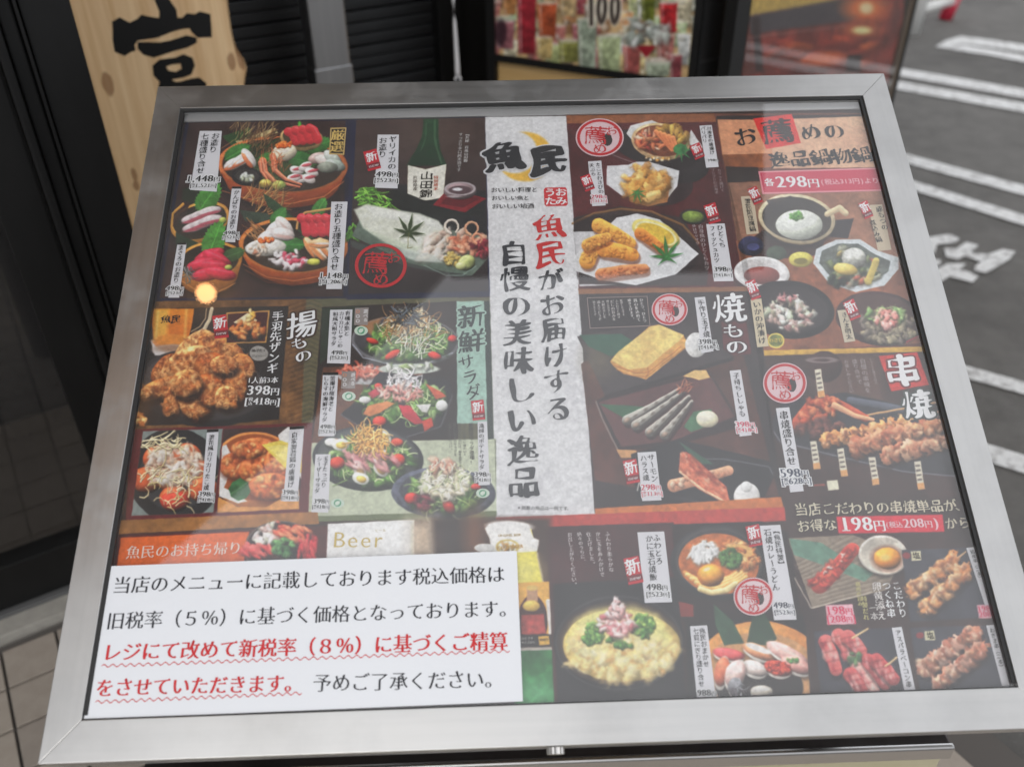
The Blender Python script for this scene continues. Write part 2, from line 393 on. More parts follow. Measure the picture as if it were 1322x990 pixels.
def paint_menu(c):
    R = c.rng
    # ---- ground of the poster
    c.crop(0, 0, 1)
    c.poly([(100, 100), (1350, 100), (1400, 1000), (0, 1000)], (50, 34, 30), tex=.1, tex2=.2)
    # gold brown wood under the fried dishes, wine border
    c.poly([(200, 384), (452, 384), (410, 560), (150, 560)], (98, 66, 36), tex=.2, tex2=.5)
    c.poly([(395, 384), (640, 384), (640, 672), (385, 672)], (86, 84, 62), tex=.05)
    for i in range(60):
        y = 395 + i * 3.1; c.line([(372, y), (400, y - 10), (415, y - 4)], 1.2, (130, 92, 50) if i % 2 else (66, 42, 22), op=.35)
    # ================================================= sashimi panel (crop 2)
    c.poly([(240, 156), (453, 153), (451, 385), (201, 389)], (24, 25, 50))
    c.poly([(244, 158), (446, 156), (443, 383), (206, 385)], (50, 32, 30), tex2=.3, tex=.1)
    c.crop(200, 150, 4.123)
    # bamboo and leaves behind
    c.poly([(360, 110), (500, 60), (540, 120), (420, 170)], (38, 70, 34), tex=.2)
    c.poly([(150, 390), (330, 330), (330, 470), (140, 470)], (30, 44, 28), tex=.2, op=.8)
    c.strands([(390, 60), (640, 40), (620, 110), (420, 150)], 46, 60, 3.5, [(190, 160, 110), (160, 130, 84), (120, 90, 60)], -60, 60, .2)
    c.poly([(430, 135), (640, 65), (655, 92), (450, 165)], (188, 170, 120), tex=.2)
    for i in range(6): c.line([(455 + i * 36, 162 - i * 13), (440 + i * 38, 132 - i * 13)], 3, (120, 95, 60))
    bowl(c, 680, 260, 345, 150, (205, 112, 58), (40, 30, 24), .07, 2, 95, (190, 84, 38))
    c.line([(360, 400), (540, 455), (720, 468), (900, 430), (1005, 350)], 5, (232, 140, 84), op=.6)
    c.line([(350, 330), (345, 180), (420, 130)], 4, (224, 140, 80), op=0.5)
    c.poly([(470, 160), (700, 110), (860, 200), (820, 330), (560, 350)], (48, 62, 34), tex=.5)
    c.strands([(440, 120), (640, 100), (640, 220), (520, 240)], 70, 70, 4, [(150, 110, 70), (110, 76, 46), (80, 52, 34)], -50, 60, .3)
    c.shiso(425, 205, 62, -30, (62, 118, 52)); c.shiso(860, 160, 60, -20, (58, 112, 50)); c.shiso(770, 235, 66, 10, (52, 104, 48))
    c.shiso(620, 225, 44, 180, (60, 116, 50)); c.shiso(770, 48, 14, -90, (70, 140, 50))
    # tuna in a basket
    c.ell(780, 120, 115, 66, 5, (176, 146, 96), dome=.4, tex=.3); c.ell(780, 112, 100, 55, 5, (70, 60, 40))
    for i in range(4):
        x = 720 + i * 38
        c.line([(x - 10, 85 - i * 6), (x + 12, 95 - i * 5), (x + 30, 135 - i * 3)], 48, (196, 52, 58), rnd=.5); c.line([(x - 14, 68 - i * 6), (x + 12, 76 - i * 5), (x + 38, 112 - i * 3)], 4, (238, 130, 130), op=.7)
    # salmon-white slices left
    for i, (x, y, a) in enumerate([(420, 255, -25), (460, 235, -30), (500, 225, 55)]):
        c.ell(x, y, 58, 28, a, (232, 222, 216), dome=.5); c.ell(x - 8, y + 14, 50, 14, a, (226, 106, 58), dome=.4, op=.85); c.ell(x + 4, y + 2, 42, 9, a, (240, 232, 226), dome=.3)
    # scallop with roe
    c.ell(690, 195, 66, 48, -12, (230, 216, 188), dome=.6, tex=.05); c.blobs((690, 155, 45, 14, -8), 60, (5, 8), [(238, 120, 50), (226, 92, 40)], 1, .8, 0)
    c.ell(650, 215, 30, 20, 20, (218, 204, 170), dome=.5)
    # white fish right
    for x, y, a, col in [(870, 225, -10, (196, 160, 152)), (905, 240, 20, (206, 190, 180)), (945, 225, 40, (170, 176, 168)), (960, 262, 20, (150, 160, 150)), (918, 275, 0, (120, 124, 112))]:
        c.ell(x, y, 56, 30, a, col, dome=.6, tex=.1)
    # octopus
    for x, y in [(755, 290), (800, 270), (835, 300), (775, 335), (820, 335), (740, 330)]:
        c.ell(x, y, 38, 22, R.random() * 60 - 30, (236, 224, 218), dome=.5); c.ell(x + 8, y - 8, 30, 9, -10, (176, 60, 70), dome=.4, op=.9)
    # prawns
    for pts, wd in [(([(575, 240), (585, 300), (640, 350), (770, 378)]), 40), (([(628, 215), (640, 290), (700, 340), (780, 365)]), 34), (([(560, 250), (568, 300), (600, 340)]), 22)]:
        c.line([(p[0] + 4, p[1] + 8) for p in pts], wd, (60, 24, 14), 8, op=.6); c.line(pts, wd, (214, 112, 78), 9, rnd=.8)
        c.line([(p[0], p[1] - 4) for p in pts], wd * .25, (240, 172, 140), 3, op=.7)
    c.strands([(555, 225), (660, 190), (700, 300), (600, 320)], 26, 60, 3, [(200, 90, 50), (230, 150, 110)], -80, 60, .5)
    # small black dish with daikon
    c.ell(492, 325, 80, 48, 0, (26, 24, 26), dome=.5); c.ell(490, 318, 64, 34, 0, (52, 48, 46)); c.blobs((495, 330, 36, 20, 0), 26, (8, 14), [(200, 206, 196), (160, 166, 140)], .7, .7)
    c.ell(590, 362, 36, 26, 0, (196, 170, 80), dome=.8, tex=.4); c.ell(662, 370, 38, 26, 0, (160, 176, 86), dome=.8, tex=.3)
    # straw and leaves between
    c.strands([(470, 440), (640, 400), (700, 500), (560, 540)], 60, 90, 4, [(206, 160, 96), (176, 126, 72), (140, 96, 52)], -50, 70, .3)
    c.poly([(575, 410), (640, 450), (745, 545), (690, 560), (600, 480)], (40, 66, 38), tex=.2); c.poly([(450, 500), (600, 520), (640, 580), (480, 560)], (52, 66, 52), tex=.2)
    # second big bowl
    bowl(c, 738, 690, 290, 148, (214, 122, 58), (44, 34, 26), .08, 2, 75, (196, 90, 40))
    c.line([(470, 790), (600, 860), (740, 878), (900, 850), (1000, 770)], 4, (232, 140, 80), op=.6)
    c.line([(480, 820), (600, 885), (740, 903), (890, 880)], 3, (150, 66, 30), op=.7)
    c.strands([(450, 530), (560, 560), (560, 680), (470, 620)], 30, 90, 4, [(190, 140, 90), (150, 100, 60)], 50, 40, .3)
    c.shiso(870, 500, 50, -60, (66, 128, 54)); c.shiso(650, 545, 50, -50, (60, 122, 52)); c.shiso(715, 685, 58, 0, (54, 112, 48)); c.maple(805, 640, 80, -60, (40, 66, 36))
    c.line([(755, 600), (760, 550), (800, 515), (960, 490), (1010, 540)], 12, (190, 142, 82))
    for i in range(5):
        x = 800 + i * 42; c.line([(x - 20, 545), (x, 560), (x + 8, 620)], 52, (200, 56, 66), rnd=.6); c.line([(x - 24, 532), (x + 2, 540), (x + 20, 590)], 4, (240, 140, 140), op=.7)
    for x, y, a in [(640, 600, -40), (690, 590, 50), (610, 640, -20), (680, 630, 10)]:
        c.ell(x, y, 66, 34, a, (226, 212, 206), dome=.6); c.ell(x + 8, y + 12, 52, 9, a, (200, 150, 140), op=.6)
    c.ell(590, 700, 110, 46, -4, (232, 226, 214), dome=.5, tex=.06); c.blobs((590, 662, 46, 14, -5), 46, (5, 8), [(240, 120, 50), (220, 90, 40)], 1, .8, 0)
    c.blobs((545, 712, 44, 32, 0), 20, (12, 20), [(220, 180, 150), (200, 130, 100), (230, 214, 196)], .6, .6)
    c.blobs((715, 765, 96, 46, 0), 30, (18, 28), [(232, 222, 222), (210, 70, 92), (236, 226, 226), (190, 50, 74)], .55, .6)
    for x, y, a in [(830, 700, 60), (870, 720, 50), (905, 700, 55), (880, 680, 0)]:
        c.ell(x, y, 62, 26, a, (236, 180, 130), dome=.5); c.ell(x - 12, y + 4, 56, 9, a, (226, 120, 66), op=.7); c.ell(x + 12, y, 46, 6, a, (240, 230, 224), op=.8)
    c.ell(845, 778, 36, 20, 0, (176, 176, 70), dome=.7, tex=.4)
    # small bowl kampachi
    bowl(c, 240, 560, 162, 98, (214, 150, 68), (40, 34, 26), .1, -18, 30, (196, 126, 52))
    c.poly([(115, 440), (190, 460), (150, 560), (85, 600)], (50, 34, 30), op=.9, tex2=.2)
    c.line([(150, 470), (95, 520), (88, 590), (130, 660), (230, 680)], 14, (216, 150, 66))
    c.shiso(275, 450, 80, -55, (72, 136, 52)); c.poly([(120, 560), (220, 500), (300, 620), (170, 620)], (36, 40, 30))
    for i in range(3):
        for j in range(2):
            x, y = 205 + i * 42 + j * 6, 545 - i * 18 + j * 46
            c.ell(x, y, 66, 25, -14, (206, 186, 186), dome=.5); c.ell(x, y + 12, 62, 8, -14, (170, 60, 76), op=.8); c.ell(x, y - 8, 50, 6, -14, (226, 214, 214), op=.7)
    c.ell(362, 556, 20, 17, 0, (150, 160, 70), dome=.7)
    # small bowl tuna
    c.poly([(110, 620), (240, 680), (200, 770), (120, 790)], (34, 52, 34), tex=.2)
    bowl(c, 290, 770, 175, 100, (216, 144, 62), (38, 32, 24), .1, -8, 90, (196, 118, 50))
    c.line([(130, 870), (220, 930), (330, 940), (430, 890)], 4, (236, 166, 90), op=.6)
    c.shiso(310, 680, 86, -70, (74, 140, 54)); c.shiso(410, 740, 50, -20, (60, 90, 50))
    for x, y, a in [(290, 745, -20), (330, 760, 25), (250, 790, -15), (310, 800, 5), (275, 845, -8), (350, 840, 10)]:
        c.ell(x, y, 84, 34, a, (196, 36, 62), dome=.6, tex=.05); c.ell(x, y - 18, 66, 6, a, (236, 96, 112), op=.55)
    c.ell(392, 806, 20, 15, 0, (150, 160, 74), dome=.7); c.strands([(150, 800), (190, 800), (190, 860), (150, 860)], 14, 50, 5, [(150, 156, 156), (90, 96, 96)], 80, 40)
    # ================================================= squid and sake panel (crop 3)
    c.crop(0, 0, 1)
    c.poly([(453, 153), (627, 150), (633, 383), (447, 387)], (24, 27, 55))
    c.poly([(460, 155), (626, 152), (630, 376), (449, 380)], (62, 44, 40), tex=.05, tex2=.2, col2=(40, 32, 34))
    c.crop(440, 150, 4.127)
    c.poly([(270, 360), (770, 400), (775, 640), (560, 640), (300, 500)], (30, 30, 32), tex=.2)
    c.ell(500, 120, 160, 120, 0, (90, 76, 64), soft=40, op=.35)
    c.poly([(440, 15), (520, 15), (520, 120), (530, 180), (565, 265), (350, 265), (400, 180), (432, 110)], (30, 66, 38), tex=.15, col2=(20, 46, 28))
    c.line([(500, 30), (500, 130), (520, 200), (535, 255)], 12, (90, 130, 90), op=.4); c.line([(455, 40), (452, 120), (425, 190)], 6, (70, 110, 74), op=.5)
    c.poly([(357, 262), (450, 285), (562, 258), (545, 435), (450, 452), (355, 415)], (224, 218, 196), tex=.03)
    c.poly([(240, 390), (330, 400), (420, 450), (700, 470), (770, 520), (500, 560), (250, 480)], (26, 30, 28), tex=.3, op=.8)
    c.poly([(490, 475), (570, 390), (775, 440), (660, 515)], (120, 26, 34), tex=.15); c.poly([(530, 470), (590, 405), (740, 440), (650, 490)], (90, 20, 28))
    c.ell(635, 400, 88, 46, 0, (130, 110, 112), dome=.6); c.ell(635, 388, 84, 36, 0, (170, 160, 162), ring=6); c.ell(635, 395, 60, 22, 0, (80, 60, 64)); c.ell(620, 392, 26, 8, 0, (220, 220, 224)); c.ell(600, 430, 40, 6, 0, (200, 190, 190), op=.6)
    c.strands((160, 450, 100, 60, 20), 60, 60, 10, [(110, 170, 60), (84, 140, 44), (140, 190, 80)], 20, 80, .2); c.strands((90, 600, 40, 60, 60), 40, 40, 9, [(100, 160, 56), (70, 120, 40)], 60, 90)
    c.poly([(50, 660), (170, 700), (440, 780), (700, 850), (640, 860), (350, 800), (60, 700)], (60, 66, 62), op=.9)
    c.poly([(60, 640), (130, 480), (260, 500), (540, 600), (780, 640), (783, 760), (700, 850), (560, 830), (350, 780)], (88, 102, 90), tex=.15)
    c.poly([(70, 500), (140, 470), (280, 500), (420, 520), (520, 560), (550, 600), (520, 660), (450, 720), (420, 740), (250, 680), (120, 600)], (206, 208, 192), soft=3, tex=.05, tex2=.1)
    c.poly([(120, 480), (280, 500), (500, 560), (540, 590), (400, 570), (180, 520)], (236, 236, 220), soft=6, op=.8); c.poly([(130, 600), (250, 650), (420, 700), (400, 730), (240, 680)], (170, 180, 160), soft=6, op=.6)
    c.blobs([(460, 640), (640, 600), (700, 700), (560, 760), (430, 760)], 70, (22, 44), [(232, 222, 208), (220, 198, 180), (206, 170, 150)], .4, .4, .1, ang=-35)
    c.blobs([(560, 640), (770, 650), (780, 720), (680, 740), (580, 700)], 60, (16, 30), [(200, 120, 84), (184, 96, 70), (220, 150, 120), (226, 180, 150)], .45, .5, .2)
    c.blobs([(700, 680), (785, 660), (785, 740), (720, 760)], 30, (12, 22), [(120, 30, 40), (90, 20, 34), (150, 50, 60)], .6, .6)
    for cx, cy, r, col in [(590, 590, 36, (222, 204, 186)), (696, 600, 34, (206, 150, 116)), (725, 655, 26, (196, 130, 100))]:
        c.line([(cx + r * math.cos(t * .6), cy + r * math.sin(t * .6)) for t in range(3, 13)], 16, col, 10, rnd=.8)
    c.poly([(300, 700), (500, 740), (540, 780), (400, 775), (340, 750)], (190, 196, 188), soft=3, op=.8)
    c.maple(362, 625, 108, -80, (44, 58, 30)); c.line([(362, 625), (355, 705), (380, 700)], 3, (100, 90, 50))
    c.blobs((595, 765, 40, 34, 0), 36, (9, 16), [(200, 176, 104), (176, 146, 76)], .8, .8); c.ell(670, 782, 48, 40, -30, (170, 178, 110), dome=.8, tex=.2); c.ell(640, 800, 30, 22, 0, (190, 194, 130), dome=.7)
    c.line([(450, 800), (560, 850), (650, 850), (720, 800)], 5, (130, 150, 140), op=.7)
    # ================================================= middle strip
    c.crop(0, 0, 1)
    c.poly([(626, 151), (731, 150), (768, 665), (640, 669)], (203, 202, 204), tex=.03, tex2=.06)
    c.crop(440, 150, 4.127)
    c.ell(980, 218, 148, 132, 0, (232, 168, 62), soft=3); c.ell(925, 195, 122, 112, 0, (206, 205, 207), soft=3)
    # ================================================= fried panel (crop 4)
    c.crop(0, 0, 1)
    c.poly([(731, 149), (923, 147), (974, 372), (747, 374)], (74, 26, 28), tex=.06, tex2=.3)
    c.poly([(731, 149), (922, 147), (925, 158), (732, 160)], (134, 78, 46), tex=.1)
    c.crop(720, 140, 3.958)
    c.poly([(80, 560), (320, 500), (640, 560), (770, 800), (760, 905), (110, 910), (80, 630)], (52, 40, 40), tex=.1)
    c.line([(75, 590), (180, 540), (320, 515), (480, 530), (640, 600), (720, 690)], 12, (130, 90, 50), op=.8)
    c.ell(300, 720, 420, 190, 5, (34, 28, 30), op=.5, clip=c.mask([(80, 560), (700, 520), (770, 905), (100, 915)]))
    c.ell(590, 260, 190, 120, 15, (48, 42, 44), dome=.3); c.ell(500, 210, 230, 90, 14, (36, 30, 32))
    c.line([(280, 240), (400, 285), (520, 285)], 5, (130, 120, 120), op=.7)
    c.poly([(350, 130), (370, 90), (480, 62), (540, 90), (520, 200), (400, 190)], (212, 212, 210), tex=.05); c.poly([(660, 170), (680, 110), (740, 200), (720, 240)], (200, 200, 200))
    c.ell(525, 172, 150, 94, 8, (214, 178, 130), dome=.3, tex=.3); c.ell(525, 168, 132, 78, 8, (112, 60, 38), tex=.3)
    c.blobs((470, 160, 80, 50, 10), 40, (14, 30), [(226, 140, 92), (150, 50, 40), (236, 200, 170), (206, 110, 70)], .35, .7)
    c.blobs((590, 130, 70, 34, 20), 14, (20, 34), [(190, 150, 70), (170, 130, 50)], .5, .6)
    for i in range(5): c.line([(500 + i * 22, 120 + i * 8), (550 + i * 14, 180 + i * 6), (580 + i * 10, 220)], 22, (230, 130, 80), 8, rnd=.7)
    c.maple(625, 215, 66, 40, (50, 110, 60)); c.ell(625, 210, 36, 26, 0, (56, 116, 66), tex=.3)
    c.blobs((520, 262, 90, 8, 4), 16, (5, 9), [(240, 230, 210), (230, 160, 70)], .8)
    # tempura basket
    c.ell(520, 400, 170, 100, 0, (40, 34, 36), op=.8)
    c.poly([(360, 290), (400, 275), (470, 275), (620, 320), (610, 400), (560, 460), (330, 450), (248, 390), (250, 295)], (212, 212, 214), tex=.06)
    c.poly([(345, 400), (570, 410), (560, 480), (460, 502), (370, 480)], (176, 116, 66), tex=.3)
    c.blobs((450, 380, 112, 80, 0), 60, (26, 52), [(214, 160, 88), (200, 140, 66), (226, 178, 108), (190, 126, 58)], .5, .6, .3)
    c.maple(405, 430, 56, 70, (50, 104, 50))
    # chips, prawn sticks
    c.poly([(80, 760), (300, 560), (405, 538), (520, 570), (720, 745), (600, 850), (400, 905), (230, 880), (90, 830)], (216, 216, 218), tex=.04)
    c.poly([(80, 630), (230, 630), (110, 800), (100, 900), (300, 900), (110, 912)], (206, 206, 208), op=.9)
    c.ell(500, 640, 130, 62, 22, (232, 206, 110), dome=.3); c.ell(500, 640, 112, 50, 22, (244, 232, 170)); c.ell(500, 642, 100, 44, 22, (226, 178, 66), tex=.15)
    for p, q, wd, col in [((210, 600), (370, 690), 76, (240, 160, 70)), ((420, 640), (540, 730), 60, (216, 124, 52)), ((150, 780), (200, 690), 84, (242, 164, 76)), ((240, 720), (380, 750), 84, (240, 152, 66)), ((220, 850), (440, 820), 62, (214, 130, 84)), ((150, 700), (250, 660), 60, (236, 158, 74))]:
        c.line([(p[0] + 6, p[1] + 16), (q[0] + 6, q[1] + 16)], wd, (110, 50, 24), wd * .9, op=.6, soft=2.5)
        c.line([p, ((p[0] + q[0]) / 2, (p[1] + q[1]) / 2 - 6), q], wd, col, wd * .8, rnd=.55)
        c.blobs([(p[0] - wd * .4, p[1] - wd * .35), (q[0] + wd * .2, q[1] - wd * .35), (q[0] + wd * .4, q[1] + wd * .3), (p[0], p[1] + wd * .4)], 34, (6, 12), [tuple(np.array(col) * 1.08), tuple(np.array(col) * .85)], .7, .6, .2, op=.75)
    c.maple(555, 760, 110, -95, (44, 104, 48)); c.ell(690, 555, 70, 40, 4, (40, 36, 34), dome=.4); c.ell(690, 555, 56, 30, 4, (110, 130, 56), dome=.4, tex=.3)
    # ================================================= recommended panel (crop 5)
    c.crop(0, 0, 1)
    c.poly([(922, 147), (1130, 146), (1198, 452), (976, 460)], (96, 52, 38), tex=.1, tex2=.3)
    c.poly([(925, 150), (1127, 148), (1129, 157), (925, 159)], (36, 26, 24))
    c.crop(910, 130, 3.808)
    c.poly([(60, 95), (345, 95), (345, 262), (85, 268)], (200, 138, 100), tex=.06, tex2=.1); c.poly([(330, 95), (790, 78), (850, 330), (330, 335)], (206, 160, 130), tex=.05, tex2=.1)  # orange heading dulled, paler on the right: reflected sky veil painted in
    c.poly([(85, 268), (320, 262), (330, 330), (100, 330)], (136, 74, 36), tex=.15, tex2=.4); c.poly([(100, 325), (260, 330), (270, 395), (110, 405)], (38, 24, 22), tex2=.3)
    c.poly([(235, 90), (425, 66), (470, 210), (300, 240)], (206, 34, 28), tex=.08)
    c.poly([(112, 405), (880, 380), (985, 860), (970, 950), (160, 700)], (140, 96, 74), tex=.08, tex2=.2)
    c.poly([(150, 690), (560, 660), (990, 830), (1100, 1190), (260, 1240)], (134, 78, 52), tex=.15, tex2=.3)
    c.poly([(620, 590), (730, 580), (700, 680), (610, 670)], (40, 34, 38)); c.poly([(280, 640), (600, 650), (560, 760), (240, 790), (200, 700)], (56, 36, 34), tex=.2)
    bowl(c, 450, 580, 190, 118, (214, 196, 160), (50, 44, 40), .1, 8, 22, (196, 170, 130)); c.line([(600, 560), (660, 530), (690, 555)], 30, (206, 184, 146)); c.ell(360, 490, 34, 20, 0, (206, 186, 150), dome=.5)
    c.poly([(300, 490), (420, 470), (480, 500), (340, 560)], (46, 40, 40), op=.9)
    c.ell(462, 612, 116, 74, 0, (216, 220, 206), dome=.4, tex=.04); c.blobs((445, 565, 32, 20, 0), 30, (6, 12), [(100, 156, 70), (70, 130, 50)], .6)
    c.ell(225, 715, 62, 48, 0, (34, 36, 66), dome=.5, tex=.3); c.ell(235, 720, 30, 18, 0, (60, 64, 110), dome=-.2); c.ell(350, 750, 50, 36, 0, (62, 76, 60), dome=.3, tex=.2); c.ell(470, 782, 60, 38, 0, (206, 190, 84), dome=.4); c.ell(470, 790, 34, 16, 0, (120, 110, 50))
    bowl(c, 278, 848, 136, 80, (232, 230, 228), (216, 212, 210), .1, 4, 16); c.ell(278, 860, 88, 44, 0, (130, 66, 60), dome=.3)
    c.poly([(530, 800), (545, 730), (640, 685), (760, 682), (850, 740), (950, 770), (950, 830), (880, 910), (740, 942), (610, 900)], (196, 204, 208), tex=.05); c.poly([(560, 800), (575, 740), (650, 705), (750, 704), (840, 760), (910, 790), (900, 840), (830, 890), (730, 915), (620, 870)], (90, 96, 90), tex=.3)
    c.blobs([(580, 760), (700, 720), (860, 800), (840, 890), (680, 900), (600, 850)], 50, (18, 34), [(110, 120, 80), (180, 160, 90), (190, 90, 70), (60, 76, 50), (150, 150, 130)], .5, .6)
    c.ell(730, 775, 60, 50, 0, (190, 190, 180), dome=.5, tex=.3); c.ell(690, 830, 60, 30, 10, (220, 190, 100), dome=.5); c.line([(840, 790), (800, 890)], 34, (190, 170, 90))
    c.blobs((670, 885, 70, 20, 0), 12, (16, 24), [(30, 36, 30), (40, 50, 36)], .6)
    c.crop(930, 350, 3.0)
    c.ell(265, 150, 175, 112, 6, (30, 26, 28), dome=.4); c.ell(268, 148, 150, 88, 6, (46, 40, 42)); c.ell(90, 150, 90, 70, 0, (30, 26, 28), op=.7)
    c.blobs((270, 168, 96, 62, 0), 90, (10, 22), [(196, 206, 176), (206, 186, 176), (170, 140, 130), (130, 120, 100), (214, 214, 204), (150, 110, 106)], .55, .7)
    c.blobs((262, 105, 36, 12, 0), 14, (8, 14), [(200, 150, 150), (180, 110, 110)], .4)
    c.ell(615, 185, 172, 104, 8, (58, 34, 34), dome=.4); c.ell(618, 180, 150, 86, 8, (74, 50, 46)); c.blobs((650, 215, 110, 62, 4), 90, (10, 20), [(130, 120, 100), (160, 150, 120), (110, 100, 90)], .6, .6)
    c.blobs((640, 170, 76, 30, 0), 50, (10, 18), [(130, 170, 100), (160, 190, 120)], .5); c.blobs((640, 185, 40, 34, 0), 30, (10, 16), [(226, 130, 120), (240, 170, 160)], .7)
    c.line([(720, 275), (770, 250), (790, 220)], 6, (150, 40, 50))
    c.ell(214, 270, 33, 30, 0, (226, 196, 90)); c.ell(214, 270, 27, 24, 0, (110, 120, 60), tex=.3); c.poly([(140, 308), (798, 292), (802, 312), (144, 328)], (206, 160, 60), tex=.1)
    # ================================================= skewers
    c.poly([(144, 328), (802, 312), (990, 960), (980, 1000), (255, 1000), (225, 850)], (58, 40, 38), tex=.08, tex2=.3)
    c.poly([(330, 330), (600, 330), (640, 520), (380, 480)], (92, 66, 58), soft=14, op=.8); c.ell(400, 370, 70, 60, 0, (56, 34, 32), dome=.3); c.ell(392, 345, 64, 12, 0, (150, 140, 140), ring=6, op=.6)
    c.poly([(190, 600), (240, 500), (480, 470), (800, 540), (960, 800), (700, 780), (430, 720), (220, 660)], (44, 44, 50), tex=.2); c.line([(190, 600), (230, 660), (430, 712), (700, 775), (960, 800)], 6, (110, 106, 112), op=.8)
    c.line([(500, 500), (620, 520), (700, 535)], 26, (90, 96, 110), op=.8)
    for pts, col in [([(560, 560), (880, 500)], 0), ([(680, 590), (930, 520)], 0), ([(700, 620), (960, 590)], 0)]: c.line(pts, 8, (196, 150, 100))
    c.line([(310, 590), (350, 530), (430, 510), (480, 530), (560, 570)], 70, (166, 70, 44), 30, rnd=.7); c.blobs((380, 540, 80, 44, -20), 50, (12, 24), [(196, 96, 60), (150, 60, 36), (216, 130, 84)], .6, .7)
    c.line([(440, 520), (520, 560), (590, 575)], 24, (226, 160, 120), 12)
    c.blobs((380, 610, 90, 30, -10), 40, (12, 22), [(90, 50, 44), (120, 70, 60), (70, 40, 36)], .7, .7)
    for (x0, y0, x1, y1, n, r, pal) in [(410, 655, 700, 590, 9, 30, [(228, 150, 88), (216, 134, 74), (236, 170, 112)]), (530, 680, 820, 600, 8, 42, [(170, 96, 66), (196, 126, 90), (214, 150, 110)]), (650, 715, 880, 650, 7, 40, [(206, 140, 104), (186, 110, 80), (226, 176, 140)]), (760, 620, 900, 590, 4, 28, [(200, 140, 96), (180, 110, 70)])]:
        for i in range(n):
            t = i / (n - 1); x, y = x0 + (x1 - x0) * t, y0 + (y1 - y0) * t
            c.ell(x + 4, y + 16, r, r * .8, -15, (34, 22, 20), soft=3, op=.7); c.ell(x, y, r * .8, r * 1.05, -18 + R.random() * 24, pal[i % len(pal)], dome=.5, tex=.3, rough=.45)
            c.blobs((x, y, r * .8, r * .6, 0), 14, (6, 16), pal + [(110, 56, 36), (240, 190, 150)], .6, .35, .3, op=.6)
    for x, y in [(345, 660), (450, 688), (572, 722), (748, 738), (362, 382)]:
        c.poly([(x, y), (x + 26, y - 3), (x + 42, y + 104), (x + 16, y + 108)], (206, 196, 176)); c.poly([(x + 12, y + 84), (x + 38, y + 80), (x + 42, y + 104), (x + 16, y + 108)], (214, 150, 90))
        for j in range(4): c.line([(x + 8 + j * 3, y + 16 + j * 18), (x + 20 + j * 3, y + 14 + j * 18)], 7, (70, 60, 56), op=.8)
    c.poly([(410, 812), (452, 808), (458, 846), (416, 850)], (206, 200, 176)); c.line([(365, 830), (400, 828)], 8, (130, 60, 50))
    c.poly([(612, 330), (760, 314), (806, 440), (660, 466)], (196, 42, 38), tex=.06)
    # ================================================= grilled panel (crop d1)
    c.crop(0, 0, 1)
    c.poly([(746, 373), (974, 370), (977, 377), (747, 380)], (130, 84, 52), tex=.1)
    c.poly([(747, 380), (976, 376), (1010, 655), (768, 668)], (44, 36, 38), tex=.06, tex2=.3); c.poly([(750, 470), (800, 440), (960, 460), (1005, 640), (880, 640), (768, 620)], (76, 44, 38), tex=.1, tex2=.3)
    c.crop(740, 360, 3.093)
    c.poly([(590, 170), (690, 165), (710, 300), (600, 310)], (84, 30, 34), tex=.1)
    c.poly([(15, 230), (420, 160), (640, 310), (125, 465)], (56, 48, 50), tex=.15); c.ell(100, 320, 60, 70, 0, (120, 112, 84), soft=30, op=.5); c.poly([(125, 465), (640, 310), (640, 325), (130, 480)], (30, 26, 28))
    c.poly([(25, 225), (190, 220), (260, 260), (150, 310), (60, 270)], (44, 84, 66), tex=.1)
    c.poly([(146, 330), (160, 350), (200, 380), (290, 402), (450, 275), (452, 250), (440, 225), (340, 182), (300, 192)], (206, 150, 78), tex=.15)
    c.poly([(150, 325), (180, 290), (310, 190), (345, 184), (440, 225), (420, 250), (290, 355), (220, 362)], (234, 190, 112), tex=.1, tex2=.15); c.line([(160, 345), (250, 375), (300, 372), (430, 270)], 4, (180, 110, 50)); c.line([(170, 362), (240, 390), (290, 390), (445, 275)], 3, (160, 96, 44))
    c.line([(285, 400), (300, 372), (296, 356)], 5, (170, 106, 50)); c.ell(490, 265, 44, 50, 0, (216, 214, 210), dome=.3, tex=.15)
    c.poly([(90, 490), (130, 465), (420, 395), (540, 365), (660, 560), (640, 600), (420, 660), (180, 690)], (40, 28, 30), soft=3); c.poly([(100, 492), (430, 405), (540, 378), (645, 550), (400, 645), (190, 672)], (86, 50, 50), tex=.1, tex2=.2)
    c.line([(90, 490), (120, 570), (180, 690), (250, 690)], 7, (120, 106, 100)); c.poly([(435, 390), (480, 365), (530, 365), (545, 395), (500, 405), (470, 395)], (226, 176, 110)); c.poly([(170, 680), (250, 685), (260, 715), (190, 715)], (190, 140, 90))
    c.poly([(105, 500), (290, 510), (200, 555)], (44, 90, 60), tex=.1); c.poly([(440, 590), (480, 530), (550, 520), (560, 580), (470, 612)], (60, 104, 72), tex=.1)
    for x0, y0, x1, y1 in [(215, 565, 425, 440), (250, 585, 440, 450), (305, 612, 460, 470), (365, 622, 472, 490)]:
        c.line([(x0 + 6, y0 + 12), ((x0 + x1) / 2 + 6, (y0 + y1) / 2 + 16), (x1, y1 + 8)], 40, (30, 20, 20), 16, op=.6); c.line([(x0, y0), ((x0 + x1) / 2, (y0 + y1) / 2 + 4), (x1, y1)], 42, (140, 136, 128), 15, rnd=1.1)
        c.line([(x0 + 10, y0 - 12), ((x0 + x1) / 2, (y0 + y1) / 2 - 8), (x1, y1 - 4)], 6, (190, 186, 176), 3, op=.75); c.line([(x0 + 14, y0 + 8), (x1, y1 + 5)], 6, (54, 44, 40), op=.8)
        c.ell(x0, y0, 15, 10, -30, (140, 120, 104), dome=.6)
        for k_ in range(4): c.ell(x0 + (x1 - x0) * (.15 + k_ * .2), y0 + (y1 - y0) * (.15 + k_ * .2), 9, 5, -35, (70, 56, 46), soft=2, op=.6)
